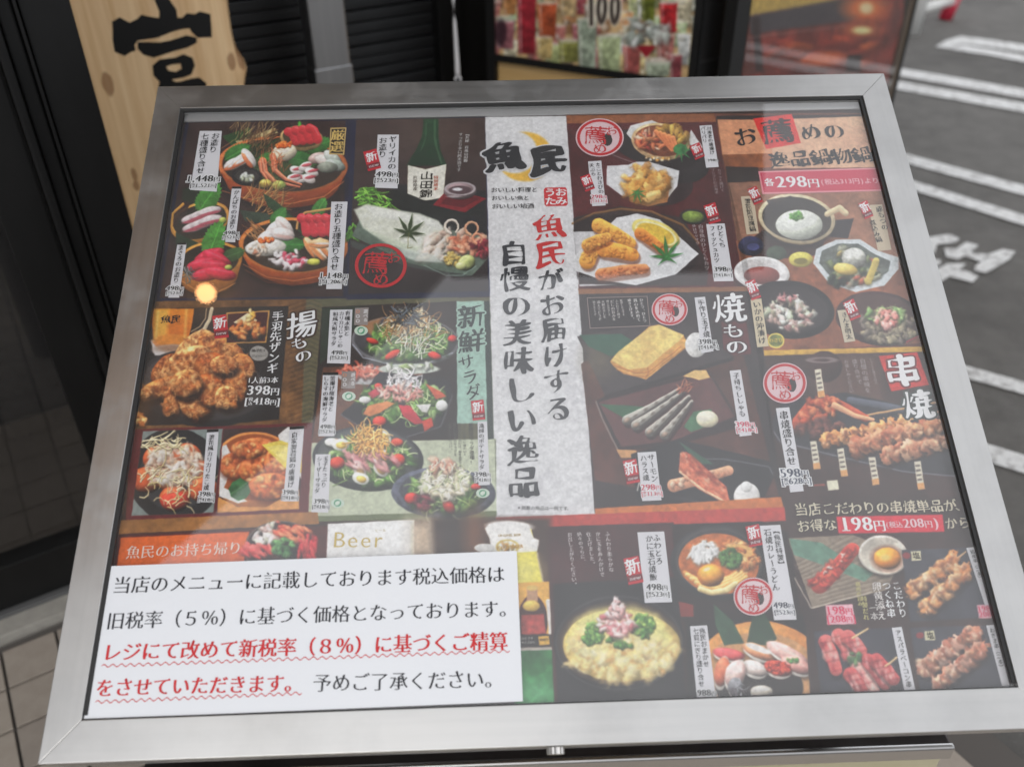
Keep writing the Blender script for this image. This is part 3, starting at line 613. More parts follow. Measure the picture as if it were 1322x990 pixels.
    c.strands((440, 445, 30, 20, 0), 16, 30, 5, [(150, 70, 50), (180, 110, 80)], -60, 60); c.ell(534, 560, 44, 34, 4, (236, 226, 190), dome=.4)
    c.poly([(230, 700), (420, 640), (790, 730), (800, 790), (730, 940), (250, 880)], (30, 28, 32), tex=.1); c.line([(420, 720), (600, 720), (780, 750), (795, 780)], 6, (90, 90, 96), op=.8); c.line([(400, 870), (740, 940), (770, 900)], 5, (70, 70, 76), op=.7)
    c.poly([(415, 645), (470, 680), (560, 740), (500, 740)], (44, 80, 62))
    c.line([(400, 825), (500, 800), (620, 765)], 52, (216, 150, 116), 40, rnd=.5); c.blobs((500, 800, 110, 20, -12), 24, (8, 16), [(236, 190, 160), (206, 130, 96)], .6, .6)
    c.poly([(425, 695), (450, 690), (500, 730), (610, 830), (625, 890), (590, 890), (500, 840), (420, 770)], (196, 104, 74), tex=.25); c.poly([(430, 690), (470, 700), (590, 810), (580, 830), (480, 770)], (150, 64, 46), soft=4, tex=.3, op=.8); c.line([(425, 770), (510, 838), (600, 888)], 9, (236, 186, 150))
    for k_ in range(60):
        x, y = c.rand_in([(430, 695), (470, 700), (615, 840), (620, 885), (500, 835), (422, 765)]); c.ell(x, y, 4 + 9 * R.random(), 3 + 3 * R.random(), 45, [(150, 60, 40), (226, 150, 110), (120, 50, 36), (240, 190, 160)][k_ % 4], soft=2, op=.5, rough=.6)
    c.ell(692, 868, 52, 54, 0, (222, 220, 214), dome=.4, tex=.1); c.ell(690, 830, 22, 22, 0, (226, 224, 220), dome=.3)
    c.line([(255, 845), (262, 815), (285, 810)], 5, (190, 186, 180)); 
    c.crop(0, 0, 1)
    c.poly([(768, 656), (1008, 641), (1012, 656), (768, 671)], (186, 104, 48), tex=.08); c.poly([(640, 668), (1014, 654), (1015, 672), (706, 683), (640, 684)], (174, 56, 48), tex=.06)
    # ================================================= fried chicken (crop c6)
    c.crop(150, 380, 3.3)
    c.poly([(160, 62), (735, 50), (693, 532), (560, 545), (85, 560)], (30, 24, 24), tex=.06)
    c.poly([(158, 62), (332, 62), (326, 120), (312, 175), (290, 206), (240, 214), (185, 210), (160, 190), (154, 130)], (216, 124, 32), tex=.03, tex2=.08, col2=(196, 100, 30)); c.poly([(165, 64), (225, 64), (215, 205), (158, 195)], (240, 176, 70), soft=6, op=.7)
    c.poly([(148, 195), (330, 205), (318, 240), (250, 260), (160, 250)], (206, 170, 140), soft=3, tex=.1); c.ell(235, 212, 84, 22, 0, (190, 110, 50), op=.7); c.poly([(148, 200), (165, 260), (250, 262), (180, 235)], (200, 196, 196), soft=2)
    c.ell(245, 196, 84, 26, 0, (206, 126, 44), op=.9, soft=2); c.ell(240, 238, 86, 24, 0, (190, 182, 178), soft=2, op=.85); c.ell(240, 230, 70, 16, 0, (120, 76, 46), soft=4, op=.6); c.line([(300, 70), (292, 190)], 10, (246, 196, 110), op=.5, soft=3); c.line([(180, 76), (170, 190)], 7, (255, 220, 150), op=.4, soft=3)
    c.line([(408, 62), (398, 110), (375, 150), (310, 190)], 16, (196, 180, 150)); c.line([(385, 62), (380, 105), (355, 140), (320, 160)], 5, (160, 140, 110))
    c.ell(365, 400, 282, 165, 6, (44, 40, 42), dome=.3, tex=.15); c.ell(375, 390, 262, 145, 6, (66, 60, 60), dome=.2); c.ell(390, 380, 235, 125, 6, (58, 52, 52))
    c.line([(345, 215), (370, 190), (460, 215), (510, 245)], 16, (130, 160, 80))
    cp = [(206, 124, 62), (190, 104, 46), (222, 146, 84), (160, 80, 34), (232, 166, 104)]
    for (x, y, rx, ry, a) in [(330, 240, 110, 60, -45), (450, 240, 110, 60, 30), (540, 310, 60, 50, 60), (210, 320, 80, 46, -50), (300, 300, 120, 66, -30), (420, 320, 90, 70, 20), (510, 390, 48, 90, 5), (190, 400, 100, 40, -20), (250, 440, 40, 90, 25), (340, 470, 70, 60, 10), (400, 410, 80, 60, 40), (470, 440, 50, 50, 60), (300, 380, 70, 60, -20), (130, 415, 30, 14, 0), (460, 300, 60, 40, 0)]:
        c.ell(x + 8, y + 22, rx, ry, a, (30, 14, 8), soft=5, op=.9); c.ell(x, y, rx, ry, a, cp[R.integers(5)], dome=.75, tex=.3)
        c.blobs((x, y, rx * .85, ry * .85, a), int(rx * ry / 110) + 10, (9, 22), cp + [(120, 56, 24), (150, 76, 36)], .6, .45, .35, op=.6)
        aa = math.radians(a)
        for k_ in range(int(rx * ry / 130) + 12):
            u_, px_, py_ = R.random() * 6.28, *c.rand_in((x, y, rx * .95, ry * .95, a)); L_ = 5 + 12 * R.random()
            c.line([(px_, py_), (px_ + L_ * math.cos(u_), py_ + L_ * math.sin(u_)), (px_ + L_ * 1.6 * math.cos(u_ + .7), py_ + L_ * 1.6 * math.sin(u_ + .7))], 2.5 + 3 * R.random(), [(74, 32, 12), (104, 48, 20), (246, 196, 136), (236, 170, 104)][R.integers(4)], 1.5, rnd=0, op=.55, soft=1.6)
    c.blobs([(85, 510), (120, 500), (130, 560), (80, 570)], 14, (10, 20), cp)
    c.poly([(470, 78), (655, 68), (640, 206), (465, 212)], (190, 140, 70)); c.poly([(476, 84), (648, 74), (634, 200), (471, 206)], (60, 20, 24))
    c.ell(556, 170, 84, 34, 0, (30, 26, 30)); c.poly([(500, 120), (560, 80), (600, 110), (580, 150)], (226, 210, 170)); c.blobs((560, 152, 74, 34, 0), 50, (10, 20), cp, .6, .7); c.blobs((575, 95, 20, 26, 0), 10, (8, 14), [(255, 170, 70), (255, 220, 140)], .6)
    c.ell(608, 252, 40, 32, 8, (150, 146, 140), tex=.1)
    # takoyaki / karaage
    c.poly([(60, 575), (880, 545), (840, 960), (40, 965)], (92, 26, 30), tex=.06)
    c.poly([(115, 583), (455, 572), (415, 930), (65, 942)], (120, 130, 126)); M = c.mask([(115, 583), (455, 572), (415, 930), (65, 942)])
    c.ell(250, 770, 200, 200, 0, (32, 32, 34), clip=M); c.ell(250, 770, 150, 150, 0, (50, 50, 52), clip=M)
    for x, y in [(180, 700), (300, 690), (130, 790), (240, 790), (350, 760), (250, 870), (370, 830)]:
        c.ell(x, y, 66, 56, 0, (190, 84, 46), dome=.8, tex=.2, clip=M)
    c.blobs((250, 720, 120, 90, 0), 130, (12, 26), [(232, 200, 170), (222, 176, 144), (240, 220, 200), (206, 150, 120)], .4, .5, .15, clip=M, op=.8)
    c.ell(250, 880, 60, 44, 0, (196, 56, 40), dome=.9, clip=M)
    c.blobs((240, 740, 110, 80, 0), 60, (14, 30), [(246, 226, 206), (240, 206, 180), (250, 240, 230)], .35, .3, .1, clip=M, op=.7)
    c.strands((240, 820, 160, 90, 0), 60, 60, 5, [(240, 228, 190), (232, 210, 160), (210, 190, 130)], -30, 120, .9, clip=M)
    c.strands((180, 640, 80, 30, 0), 30, 60, 6, [(240, 220, 170)], 0, 90, .6, clip=M)
    c.poly([(458, 575), (800, 560), (780, 915), (430, 930)], (56, 38, 36)); M = c.mask([(458, 575), (800, 560), (780, 915), (430, 930)])
    c.ell(590, 750, 190, 165, 0, (216, 130, 66), dome=.3, clip=M); c.ell(590, 735, 168, 140, 0, (150, 76, 36), clip=M)
    c.poly([(440, 650), (470, 640), (500, 700), (470, 800), (440, 860)], (214, 210, 206), clip=M); c.poly([(690, 600), (730, 565), (800, 562), (795, 800), (700, 640)], (226, 220, 214), clip=M); c.poly([(440, 810), (560, 880), (520, 890), (440, 860)], (220, 216, 210), clip=M)
    for (x, y, rx, ry) in [(600, 660, 90, 50), (520, 730, 80, 60), (610, 750, 90, 60), (690, 720, 60, 70), (660, 820, 100, 60), (560, 660, 70, 40)]:
        c.ell(x, y + 14, rx, ry, 0, (80, 30, 14), soft=5, op=.6, clip=M); c.ell(x, y, rx, ry, 0, (214, 110, 60), dome=.6, tex=.25, clip=M); c.blobs((x, y, rx * .8, ry * .8, 0), 40, (9, 18), [(236, 160, 92), (214, 120, 60), (180, 84, 40), (246, 190, 130), (140, 64, 30)], .6, .5, .3, op=.7, clip=M)
    c.poly([(620, 640), (700, 622), (790, 650), (790, 760), (720, 740)], (240, 196, 84), tex=.1, clip=M); c.poly([(640, 650), (700, 640), (770, 660), (760, 720), (720, 715)], (246, 214, 120), clip=M, op=.8)
    c.poly([(478, 830), (495, 800), (530, 780), (560, 800), (572, 840), (555, 868), (520, 880), (490, 862)], (50, 100, 56), clip=M, tex=.25); c.line([(490, 850), (560, 800)], 4, (90, 140, 90), rnd=0); c.poly([(430, 860), (520, 905), (640, 905), (780, 830), (780, 915), (430, 930)], (206, 140, 74), clip=M, tex=.1)
    # ================================================= salads (crop c7)
    c.crop(390, 380, 3.3)
    c.poly([(85, 55), (665, 30), (662, 620), (40, 625)], (40, 30, 28), tex=.08, tex2=.3); c.poly([(90, 310), (560, 300), (240, 560), (40, 640)], (92, 56, 40), tex=.1, tex2=.3); c.poly([(85, 60), (250, 50), (240, 130), (75, 300)], (34, 50, 36), op=.8)
    c.poly([(40, 632), (825, 615), (828, 925), (25, 950)], (178, 184, 160), tex=.03); c.poly([(25, 945), (828, 922), (830, 945), (24, 968)], (98, 108, 76))
    c.poly([(658, 30), (775, 28), (790, 550), (660, 550)], (150, 182, 168), tex=.04)
    c.poly([(775, 28), (798, 28), (815, 615), (790, 618)], (38, 50, 46))
    def salad(cx, cy, rx, ry, extras, seed, green=1, top=None):
        c.blobs((cx, cy, rx, ry, 0), 150, (14, 34), [(96, 140, 62), (70, 110, 48), (130, 168, 84), (56, 84, 38), (150, 180, 110)], .4, .6, .3)
        c.strands((cx, cy, rx, ry, 0), 50, 50, 5, [(200, 214, 160), (120, 150, 80), (160, 190, 110)], None, 180, .8)
        for (x, y, a, b, g, col) in extras:
            c.ell(x + 3, y + 9, a, b, g, (30, 34, 24), soft=3, op=.5); c.ell(x, y, a, b, g, col, dome=.7, tex=.08)
    c.ell(440, 200, 230, 108, 2, (110, 108, 112), dome=.2); c.ell(440, 195, 218, 98, 2, (62, 60, 64), dome=.3, tex=.1); c.line([(215, 215), (260, 270), (380, 300), (520, 300), (640, 250)], 6, (170, 176, 190), op=.7); c.poly([(240, 130), (340, 100), (300, 180)], (170, 116, 70), op=.8, soft=4)
    salad(450, 200, 175, 75, [(300, 200, 28, 12, 20, (206, 50, 36)), (385, 258, 36, 16, -30, (216, 56, 36)), (565, 262, 30, 16, 20, (206, 44, 34)), (640, 190, 20, 16, 0, (190, 40, 34))], 1)
    c.blobs((450, 120, 90, 60, 0), 80, (12, 24), [(176, 130, 84), (206, 176, 130), (130, 90, 56), (222, 206, 176)], .3, .5); c.strands((450, 150, 130, 80, 0), 110, 50, 4, [(226, 206, 160), (190, 140, 80), (236, 230, 210), (170, 120, 70)], -60, 160, .7)
    c.strands((450, 95, 50, 46, 0), 50, 40, 6, [(40, 34, 36), (60, 60, 60), (90, 100, 110)], None, 180, .8)
    c.strands((480, 230, 120, 50, 0), 26, 60, 4, [(226, 226, 216), (206, 206, 190)], -60, 80, .3)
    # seafood salad
    c.ell(260, 345, 110, 40, 0, (200, 200, 200), dome=.2); c.blobs((250, 330, 96, 26, 0), 60, (12, 22), [(206, 100, 80), (226, 150, 130), (190, 80, 60)], .4)
    c.ell(455, 318, 130, 22, 0, (190, 196, 186)); c.blobs((455, 310, 110, 10, 0), 16, (12, 20), [(150, 170, 110), (220, 220, 210)], .5)
    c.poly([(165, 510), (235, 450), (330, 330), (620, 360), (640, 420), (600, 560), (420, 620), (240, 560)], (36, 34, 38), tex=.1); c.line([(165, 512), (240, 560), (420, 615), (590, 565), (640, 430)], 6, (90, 88, 94), op=.8)
    salad(430, 460, 180, 85, [], 2)
    for pts, col in [([(260, 510), (280, 475), (360, 455), (395, 465), (330, 505), (290, 520)], (232, 140, 84)), ([(410, 470), (460, 475), (520, 550), (480, 555), (430, 520)], (206, 50, 66)), ([(525, 380), (600, 420), (615, 435), (570, 448)], (222, 96, 64)), ([(485, 470), (550, 468), (530, 505), (510, 500)], (236, 234, 228)), ([(280, 420), (330, 390), (340, 420), (300, 445)], (206, 70, 84)), ([(510, 540), (550, 525), (560, 560), (520, 585)], (214, 66, 46))]:
        c.poly([(x + 3, y + 8) for x, y in pts], (30, 30, 24), soft=3, op=.5); c.poly(pts, col, soft=1.5, tex=.06, col2=tuple(np.array(col) * .8))
    c.ell(595, 475, 26, 24, 0, (230, 230, 224), dome=.5); c.ell(268, 450, 26, 16, 0, (230, 226, 222), dome=.5); c.ell(330, 543, 30, 24, 0, (216, 50, 36), dome=1); c.ell(325, 392, 18, 14, 0, (210, 50, 40), dome=.8)
    c.strands((430, 380, 70, 36, 0), 90, 44, 7, [(232, 226, 224), (214, 210, 214)], None, 180, .8); c.blobs((420, 420, 90, 36, 0), 60, (10, 20), [(240, 200, 186), (232, 150, 140), (226, 130, 120)], .35, .5)
    # egg salad, dark plate
    c.ell(280, 700, 236, 138, 3, (52, 54, 58), dome=.4, tex=.1); c.ell(282, 692, 215, 120, 3, (76, 80, 80), dome=.2)
    salad(280, 700, 190, 105, [(150, 718, 32, 26, 0, (206, 56, 36)), (410, 705, 28, 26, 0, (212, 56, 38)), (140, 628, 28, 14, 0, (226, 120, 70)), (405, 630, 26, 18, 0, (214, 70, 50)), (130, 632, 34, 20, 10, (236, 236, 226))], 3)
    for x, y, a in [(245, 750, 70), (335, 745, 50), (325, 685, -30), (250, 785, 20), (165, 640, 0), (350, 610, 60)]:
        c.ell(x, y, 38, 26, a, (240, 240, 228), dome=.4); c.ell(x + 2, y + 2, 22, 15, a, (240, 196, 90), dome=.5)
    c.blobs((290, 710, 110, 44, 0), 30, (20, 36), [(222, 150, 150), (236, 186, 180), (206, 130, 134)], .35, .4, ang=40)
    c.strands((290, 620, 80, 46, 0), 160, 46, 6, [(240, 176, 96), (226, 156, 76), (246, 200, 130)], None, 180, .9)
    # potato salad
    c.ell(602, 845, 222, 110, 2, (86, 90, 106), dome=.4, tex=.35); c.ell(605, 838, 190, 90, 2, (60, 62, 70), dome=.2)
    salad(600, 850, 150, 78, [(465, 868, 30, 24, 0, (206, 44, 36)), (625, 905, 34, 22, 60, (212, 50, 40)), (740, 820, 22, 14, 0, (190, 50, 44))], 4)
    c.blobs((520, 880, 40, 36, 0), 16, (14, 26), [(90, 30, 44), (120, 44, 56)], .5)
    c.blobs((610, 800, 100, 66, 0), 110, (14, 28), [(232, 222, 200), (214, 200, 170), (240, 232, 214), (190, 196, 150)], .5, .5, .1); c.blobs((600, 730, 52, 28, 0), 26, (16, 28), [(196, 150, 130), (176, 120, 100), (220, 180, 156)], .5, .7)
    c.strands((600, 780, 100, 70, 0), 50, 40, 4, [(240, 236, 220), (200, 206, 160)], None, 180, .8)
    # ================================================= take-out strip and beer (crop d3/d4)
    c.crop(0, 0, 1)
    c.poly([(140, 672), (410, 660), (412, 676), (138, 690)], (150, 100, 50), tex=.1, tex2=.2)
    c.poly([(150, 690), (425, 678), (420, 740), (140, 740)], (76, 30, 28), tex=.1)
    c.poly([(156, 694), (322, 686), (312, 740), (150, 740)], (226, 96, 34), tex=.03, tex2=.06)
    c.crop(100, 650, 3.4125)
    c.ell(895, 200, 160, 125, 0, (34, 24, 24), dome=.3); c.ell(895, 200, 160, 125, 0, (150, 130, 120), ring=6, op=.6)
    c.blobs((835, 140, 60, 40, -30), 30, (14, 26), [(236, 226, 220), (226, 180, 170), (214, 214, 190)], .5); c.blobs((960, 130, 80, 36, 10), 30, (18, 34), [(222, 90, 60), (236, 130, 90), (206, 70, 50)], .4, ang=30); c.blobs((800, 210, 70, 30, 0), 24, (18, 32), [(214, 60, 60), (226, 90, 84)], .4, ang=30); c.blobs((1010, 200, 40, 60, 0), 24, (18, 34), [(196, 40, 50), (210, 70, 70)], .35, ang=80)
    c.blobs((905, 195, 46, 38, 0), 40, (10, 18), [(60, 110, 60), (90, 140, 80), (40, 80, 44)], .6)
    c.crop(400, 650, 3.4125)
    c.poly([(78, 88), (460, 70), (460, 240), (74, 240)], (246, 244, 240)); c.poly([(430, 72), (560, 68), (560, 240), (430, 240)], (206, 190, 170), soft=26); c.poly([(540, 68), (1060, 60), (1070, 400), (560, 240)], (66, 44, 36), soft=10, tex2=.3)
    c.ell(620, 140, 60, 110, 0, (40, 34, 34), soft=30, op=.7); c.ell(720, 130, 34, 90, 0, (150, 90, 50), soft=24, op=.6); c.ell(500, 150, 30, 90, 0, (150, 120, 90), soft=20, op=.5)
    c.poly([(790, 130), (975, 110), (1040, 400), (840, 400)], (236, 206, 70), tex=.04); c.poly([(770, 110), (790, 90), (850, 95), (880, 78), (960, 90), (985, 150), (1010, 160), (1000, 210), (920, 215), (800, 212), (790, 150)], (244, 240, 232), soft=2, tex=.03)
    c.ell(880, 100, 100, 24, 2, (236, 232, 226), soft=3); c.ell(940, 300, 70, 70, 0, (236, 222, 130), soft=30, op=.6); c.line([(830, 220), (856, 390)], 14, (236, 226, 160), op=.6, soft=3)
    c.ell(770, 195, 46, 20, 0, (220, 216, 210)); c.ell(870, 190, 52, 34, 0, (200, 170, 90), ring=8, op=.9); c.blobs((870, 190, 34, 20, 0), 14, (6, 14), [(200, 160, 70), (170, 120, 50)], .4); c.line([(1000, 220), (1040, 400)], 10, (170, 160, 140), op=.6)
    c.crop(400, 650, 3.4125)
    c.poly([(900, 348), (1058, 342), (1075, 572), (900, 576)], (226, 160, 70), tex=.04); c.ell(980, 520, 66, 118, 0, (56, 24, 20), dome=.4); c.poly([(955, 365), (1000, 362), (1004, 430), (955, 430)], (170, 130, 100)); c.ell(978, 372, 24, 12, 0, (206, 170, 90)); c.ell(975, 450, 38, 24, 0, (206, 170, 80), dome=.3); c.poly([(930, 490), (1030, 485), (1040, 572), (930, 575)], (150, 56, 50), tex=.3); c.line([(1050, 430), (1062, 570)], 22, (222, 210, 200))
    c.poly([(900, 578), (1090, 574), (1092, 628), (900, 632)], (36, 30, 28)); c.poly([(1005, 583), (1052, 580), (1056, 620), (1010, 622)], (214, 160, 60)); c.poly([(900, 634), (1092, 630), (1092, 645), (900, 648)], (170, 160, 150))
    c.poly([(900, 648), (1078, 644), (1092, 900), (900, 900)], (46, 120, 62), tex=.2, tex2=.5); c.ell(1000, 840, 70, 50, 0, (120, 190, 140), soft=30, op=.6)
    c.crop(0, 0, 1)
    c.poly([(706, 684), (722, 683), (732, 930), (716, 930)], (62, 36, 32))
    # ================================================= rice, udon, sushi (crop d5)
    c.crop(700, 660, 3.537)
    c.poly([(25, 70), (600, 50), (655, 860), (70, 900)], (60, 30, 32), tex=.06, tex2=.3); c.poly([(50, 330), (620, 300), (660, 900), (70, 900)], (30, 28, 30), tex=.06)
    c.ell(350, 590, 300, 255, 0, (26, 24, 26), dome=.2, tex=.1); c.ell(350, 600, 290, 215, 0, (110, 106, 108), ring=4, op=.5); c.ell(352, 600, 284, 195, 0, (50, 38, 30), tex=.2)
    c.ell(362, 612, 268, 165, 2, (214, 178, 96), dome=.35, tex=.12)
    c.ell(362, 600, 240, 145, 2, (236, 212, 136), dome=.35, soft=16, tex=.1)
    for i in range(170):
        x, y = c.rand_in((362, 640, 246, 136, 0)); r = 14 + 30 * R.random(); col = [(242, 216, 146), (238, 204, 132), (248, 232, 180), (228, 180, 116), (240, 214, 150)][R.integers(5)]
        c.ell(x, y, r, r * .6, R.random() * 180, col, .35, soft=5, op=.55, rough=.6, tex=.1)
    for i in range(70):
        x, y = c.rand_in((362, 680, 236, 94, 0)); r = 5 + 9 * R.random(); c.ell(x, y, r, r * .5, R.random() * 180, [(250, 244, 206), (206, 156, 84), (246, 236, 180)][R.integers(3)], 0, soft=3, op=.5, rough=.6)
    c.poly([(160, 500), (240, 450), (420, 440), (520, 480), (580, 580), (440, 560), (260, 560)], (228, 214, 130), soft=16, tex=.15)
    c.blobs((228, 560, 44, 50, 20), 70, (9, 16), [(70, 120, 50), (50, 96, 40), (110, 150, 70)], .7, .7); c.blobs((455, 520, 54, 54, 0), 70, (9, 16), [(80, 128, 54), (56, 100, 40), (130, 160, 76)], .7, .7); c.blobs((350, 600, 60, 20, 10), 24, (8, 14), [(80, 128, 54), (56, 100, 40)], .7, .7)
    c.blobs((335, 510, 78, 58, 0), 70, (14, 26), [(236, 190, 184), (226, 150, 150), (240, 214, 206), (206, 110, 116)], .45, .6); c.blobs([(290, 480), (335, 395), (385, 470)], 30, (12, 22), [(240, 214, 210), (230, 170, 166)], .5, .6)
    # udon
    c.poly([(590, 60), (1000, 45), (1130, 100), (1180, 480), (860, 500), (640, 500)], (36, 26, 26), tex=.06)
    c.ell(800, 235, 215, 172, 6, (40, 40, 42), dome=.4, tex=.1); c.ell(805, 230, 196, 152, 6, (84, 78, 76), ring=5, op=.7); c.ell(805, 238, 184, 138, 6, (176, 96, 44), tex=.2)
    for i in range(9): c.line([(650 + i * 10, 280 + i * 9), (740 + i * 12, 330 + i * 4), (850 + i * 8, 300 + i * 2), (930, 240 + i * 8)], 20, (230, 190, 120) if i % 2 else (214, 140, 74), 14, rnd=.7, op=.9)
    c.blobs((900, 200, 90, 60, 20), 50, (12, 26), [(206, 130, 70), (226, 170, 110), (176, 100, 50)], .5); c.ell(900, 180, 60, 30, 10, (226, 166, 96), ring=14)
    c.blobs((735, 185, 66, 46, -20), 120, (9, 20), [(236, 236, 232), (226, 226, 222)], .4, .4, .1); c.blobs((855, 215, 46, 40, 0), 60, (9, 16), [(50, 90, 44), (80, 120, 60)], .7)
    c.ell(768, 292, 62, 52, 0, (226, 130, 40), dome=.7); c.ell(768, 286, 52, 42, 0, (242, 160, 56), dome=.5, soft=4); c.ell(750, 264, 16, 8, -20, (255, 226, 170))
    c.line([(720, 355), (770, 372), (840, 360), (880, 330)], 26, (236, 206, 140), rnd=.8)
    c.poly([(620, 410), (690, 425), (690, 480), (630, 480)], (120, 40, 34)); 
    # sushi
    c.poly([(655, 500), (1210, 470), (1238, 838), (660, 855)], (28, 26, 26), tex=.1); M = c.mask([(655, 500), (1215, 470), (1245, 838), (660, 856)])
    c.ell(1000, 720, 290, 220, 4, (206, 132, 66), dome=.3, tex=.1, clip=M); c.ell(1000, 740, 262, 190, 4, (190, 140, 90), tex=.1, clip=M); c.ell(990, 800, 200, 120, 0, (44, 38, 36), clip=M, tex=.3)
    for i in range(6): c.line([(1040 + i * 34, 560 + i * 20), (1080 + i * 34, 640 + i * 30)], 3, (150, 100, 60), op=.5)
    c.poly([(780, 420), (870, 500), (920, 600), (830, 610), (790, 520)], (44, 76, 54), tex=.15); c.poly([(960, 470), (1010, 450), (1070, 580), (1040, 610), (930, 610)], (40, 66, 46), tex=.15)
    for x, y, rx, ry, a, col in [(850, 650, 74, 32, 10, (222, 84, 84)), (990, 640, 84, 36, 22, (232, 150, 104)), (1120, 650, 110, 40, 28, (230, 170, 160)), (1160, 700, 76, 40, 25, (216, 150, 140)), (1075, 715, 66, 40, 15, (176, 60, 44)), (970, 715, 62, 40, 20, (226, 206, 196)), (820, 730, 34, 80, 10, (220, 110, 76)), (880, 740, 46, 76, 20, (232, 190, 180)), (880, 800, 34, 50, 0, (120, 120, 124)), (1000, 820, 52, 32, 0, (226, 214, 196))]:
        c.ell(x + 4, y + 20, rx, ry, a, (30, 20, 18), soft=4, op=.6, clip=M); c.ell(x, y + 8, rx * .95, ry, a, (232, 226, 216), dome=.3, clip=M); c.ell(x, y, rx, ry * .85, a, col, dome=.6, tex=.15, clip=M)
        c.ell(x, y - ry * .3, rx * .7, ry * .18, a, np.minimum(np.array(col) * 1.25, 250), op=.6, clip=M)
    c.ell(985, 625, 60, 14, 20, (240, 232, 224), clip=M); c.blobs((1075, 712, 56, 30, 10), 50, (6, 10), [(206, 70, 44), (170, 44, 36)], 1, .8, clip=M); c.blobs((1140, 678, 26, 10, 0), 16, (6, 10), [(80, 140, 70)], .7, clip=M)
    c.strands((890, 800, 40, 40, 0), 16, 50, 5, [(180, 180, 186), (90, 80, 84)], 60, 80, clip=M)
    # ================================================= bottom right (crop d6)
    c.crop(1000, 640, 3.301)
    c.poly([(40, 0), (840, 0), (1060, 830), (150, 850), (130, 560), (45, 100)], (54, 38, 36), tex=.08, tex2=.3)
    c.poly([(262, 88), (715, 78), (722, 152), (272, 160)], (206, 26, 52))
    c.poly([(55, 180), (330, 165), (420, 200), (560, 250), (470, 400), (160, 480)], (130, 116, 100), tex=.1)
    for i in range(26): c.line([(80 + i * 5, 290 + i * 7), (330 + i * 8, 160 + i * 9)], 3, (166, 150, 130) if i % 2 else (90, 76, 66), op=.6)
    c.poly([(60, 180), (200, 200), (320, 280), (420, 330), (380, 365), (220, 300), (80, 250)], (90, 130, 110), tex=.1, op=.95); c.line([(85, 350), (155, 478), (410, 410)], 6, (196, 186, 170), op=.7)
    c.line([(190, 378), (250, 320), (330, 230)], 76, (190, 60, 46), 60, rnd=.7); c.blobs([(150, 370), (290, 230), (350, 220), (220, 390)], 50, (10, 20), [(206, 84, 60), (176, 50, 40), (150, 40, 34)], .6, .7, op=.8); c.blobs([(200, 330), (290, 240), (310, 260), (230, 340)], 10, (5, 8), [(246, 220, 210)], .5)
    bowl(c, 462, 252, 106, 84, (206, 198, 186), (196, 188, 174), .08, 10, 6); c.ell(478, 268, 72, 58, 10, (110, 60, 40), soft=5, op=.6); c.ell(478, 266, 58, 46, 8, (240, 146, 40), dome=.7); c.ell(470, 262, 22, 14, 0, (255, 196, 100), soft=4)
    for q in ([(540, 230), (835, 218), (935, 515), (575, 535)], [(165, 575), (530, 560), (580, 825), (195, 835)], [(575, 560), (945, 550), (1030, 812), (620, 828)]): c.poly(q, (54, 54, 62), tex=.1, tex2=.2)
    def skewer(x0, y0, x1, y1, n, r, pal, tip):
        c.line([(x1, y1), tip], 9, (214, 170, 120), 6)
        for i in range(n):
            t = i / (n - 1); x, y = x0 + (x1 - x0) * t, y0 + (y1 - y0) * t
            c.ell(x + 6, y + 18, r, r * .9, 0, (26, 20, 22), soft=4, op=.6); c.ell(x, y, r * .85, r * 1.08, 20 + R.random() * 40, pal[i % len(pal)], dome=.5, tex=.3, rough=.45); c.blobs((x, y, r * .9, r * .75, 0), 20, (8, 22), pal + [(130, 74, 50), (240, 200, 160)], .6, .35, .3, op=.6)
    pk = [(226, 150, 90), (206, 126, 70), (236, 176, 120)]
    skewer(600, 395, 750, 285, 5, 42, pk, (812, 238)); skewer(650, 470, 800, 330, 5, 42, pk, (830, 310))
    pb = [(196, 92, 88), (214, 134, 124), (226, 172, 160), (172, 68, 68)]
    for x0, y0, x1, y1 in [(215, 620, 260, 740), (270, 595, 330, 690), (310, 600, 365, 660), (350, 720, 420, 830), (395, 700, 470, 800), (320, 760, 370, 830), (430, 700, 505, 780)]:
        c.line([(x0 + 5, y0 + 14), (x1 + 5, y1 + 14)], 66, (26, 20, 22), op=.5, soft=3); c.line([(x0, y0), ((x0 + x1) / 2 + 5, (y0 + y1) / 2), (x1, y1)], 62, pb[R.integers(4)], 54, rnd=.45);
        for k_ in range(16):
            u_, o_ = R.random(), (R.random() - .5) * 52; ax_, ay_ = x0 + (x1 - x0) * u_ + o_, y0 + (y1 - y0) * u_ - o_ * .2
            c.ell(ax_, ay_, 9 + 14 * R.random(), 4 + 4 * R.random(), 62 + R.random() * 20, [(244, 214, 204), (170, 40, 52), (226, 110, 110), (120, 30, 40), (236, 176, 160)][k_ % 5], soft=3, op=.6, rough=.7)
        for k_ in range(4): c.line([(x0 - 30 + (x1 - x0) * k_ / 3, y0 + 8 + (y1 - y0) * k_ / 3), (x0 + 30 + (x1 - x0) * k_ / 3, y0 - 6 + (y1 - y0) * k_ / 3)], 4, (110, 30, 36), op=.5, soft=3)
    c.line([(330, 605), (395, 565)], 9, (214, 180, 130)); c.line([(470, 725), (518, 688)], 9, (214, 180, 130)); c.blobs((330, 695, 36, 26, -40), 12, (10, 16), [(60, 96, 60), (80, 120, 70)], .6)
    pn = [(214, 160, 136), (196, 124, 96), (226, 186, 164), (176, 100, 76)]
    skewer(650, 730, 840, 590, 6, 48, pn, (870, 556)); skewer(710, 790, 870, 660, 6, 44, pn, (910, 640))
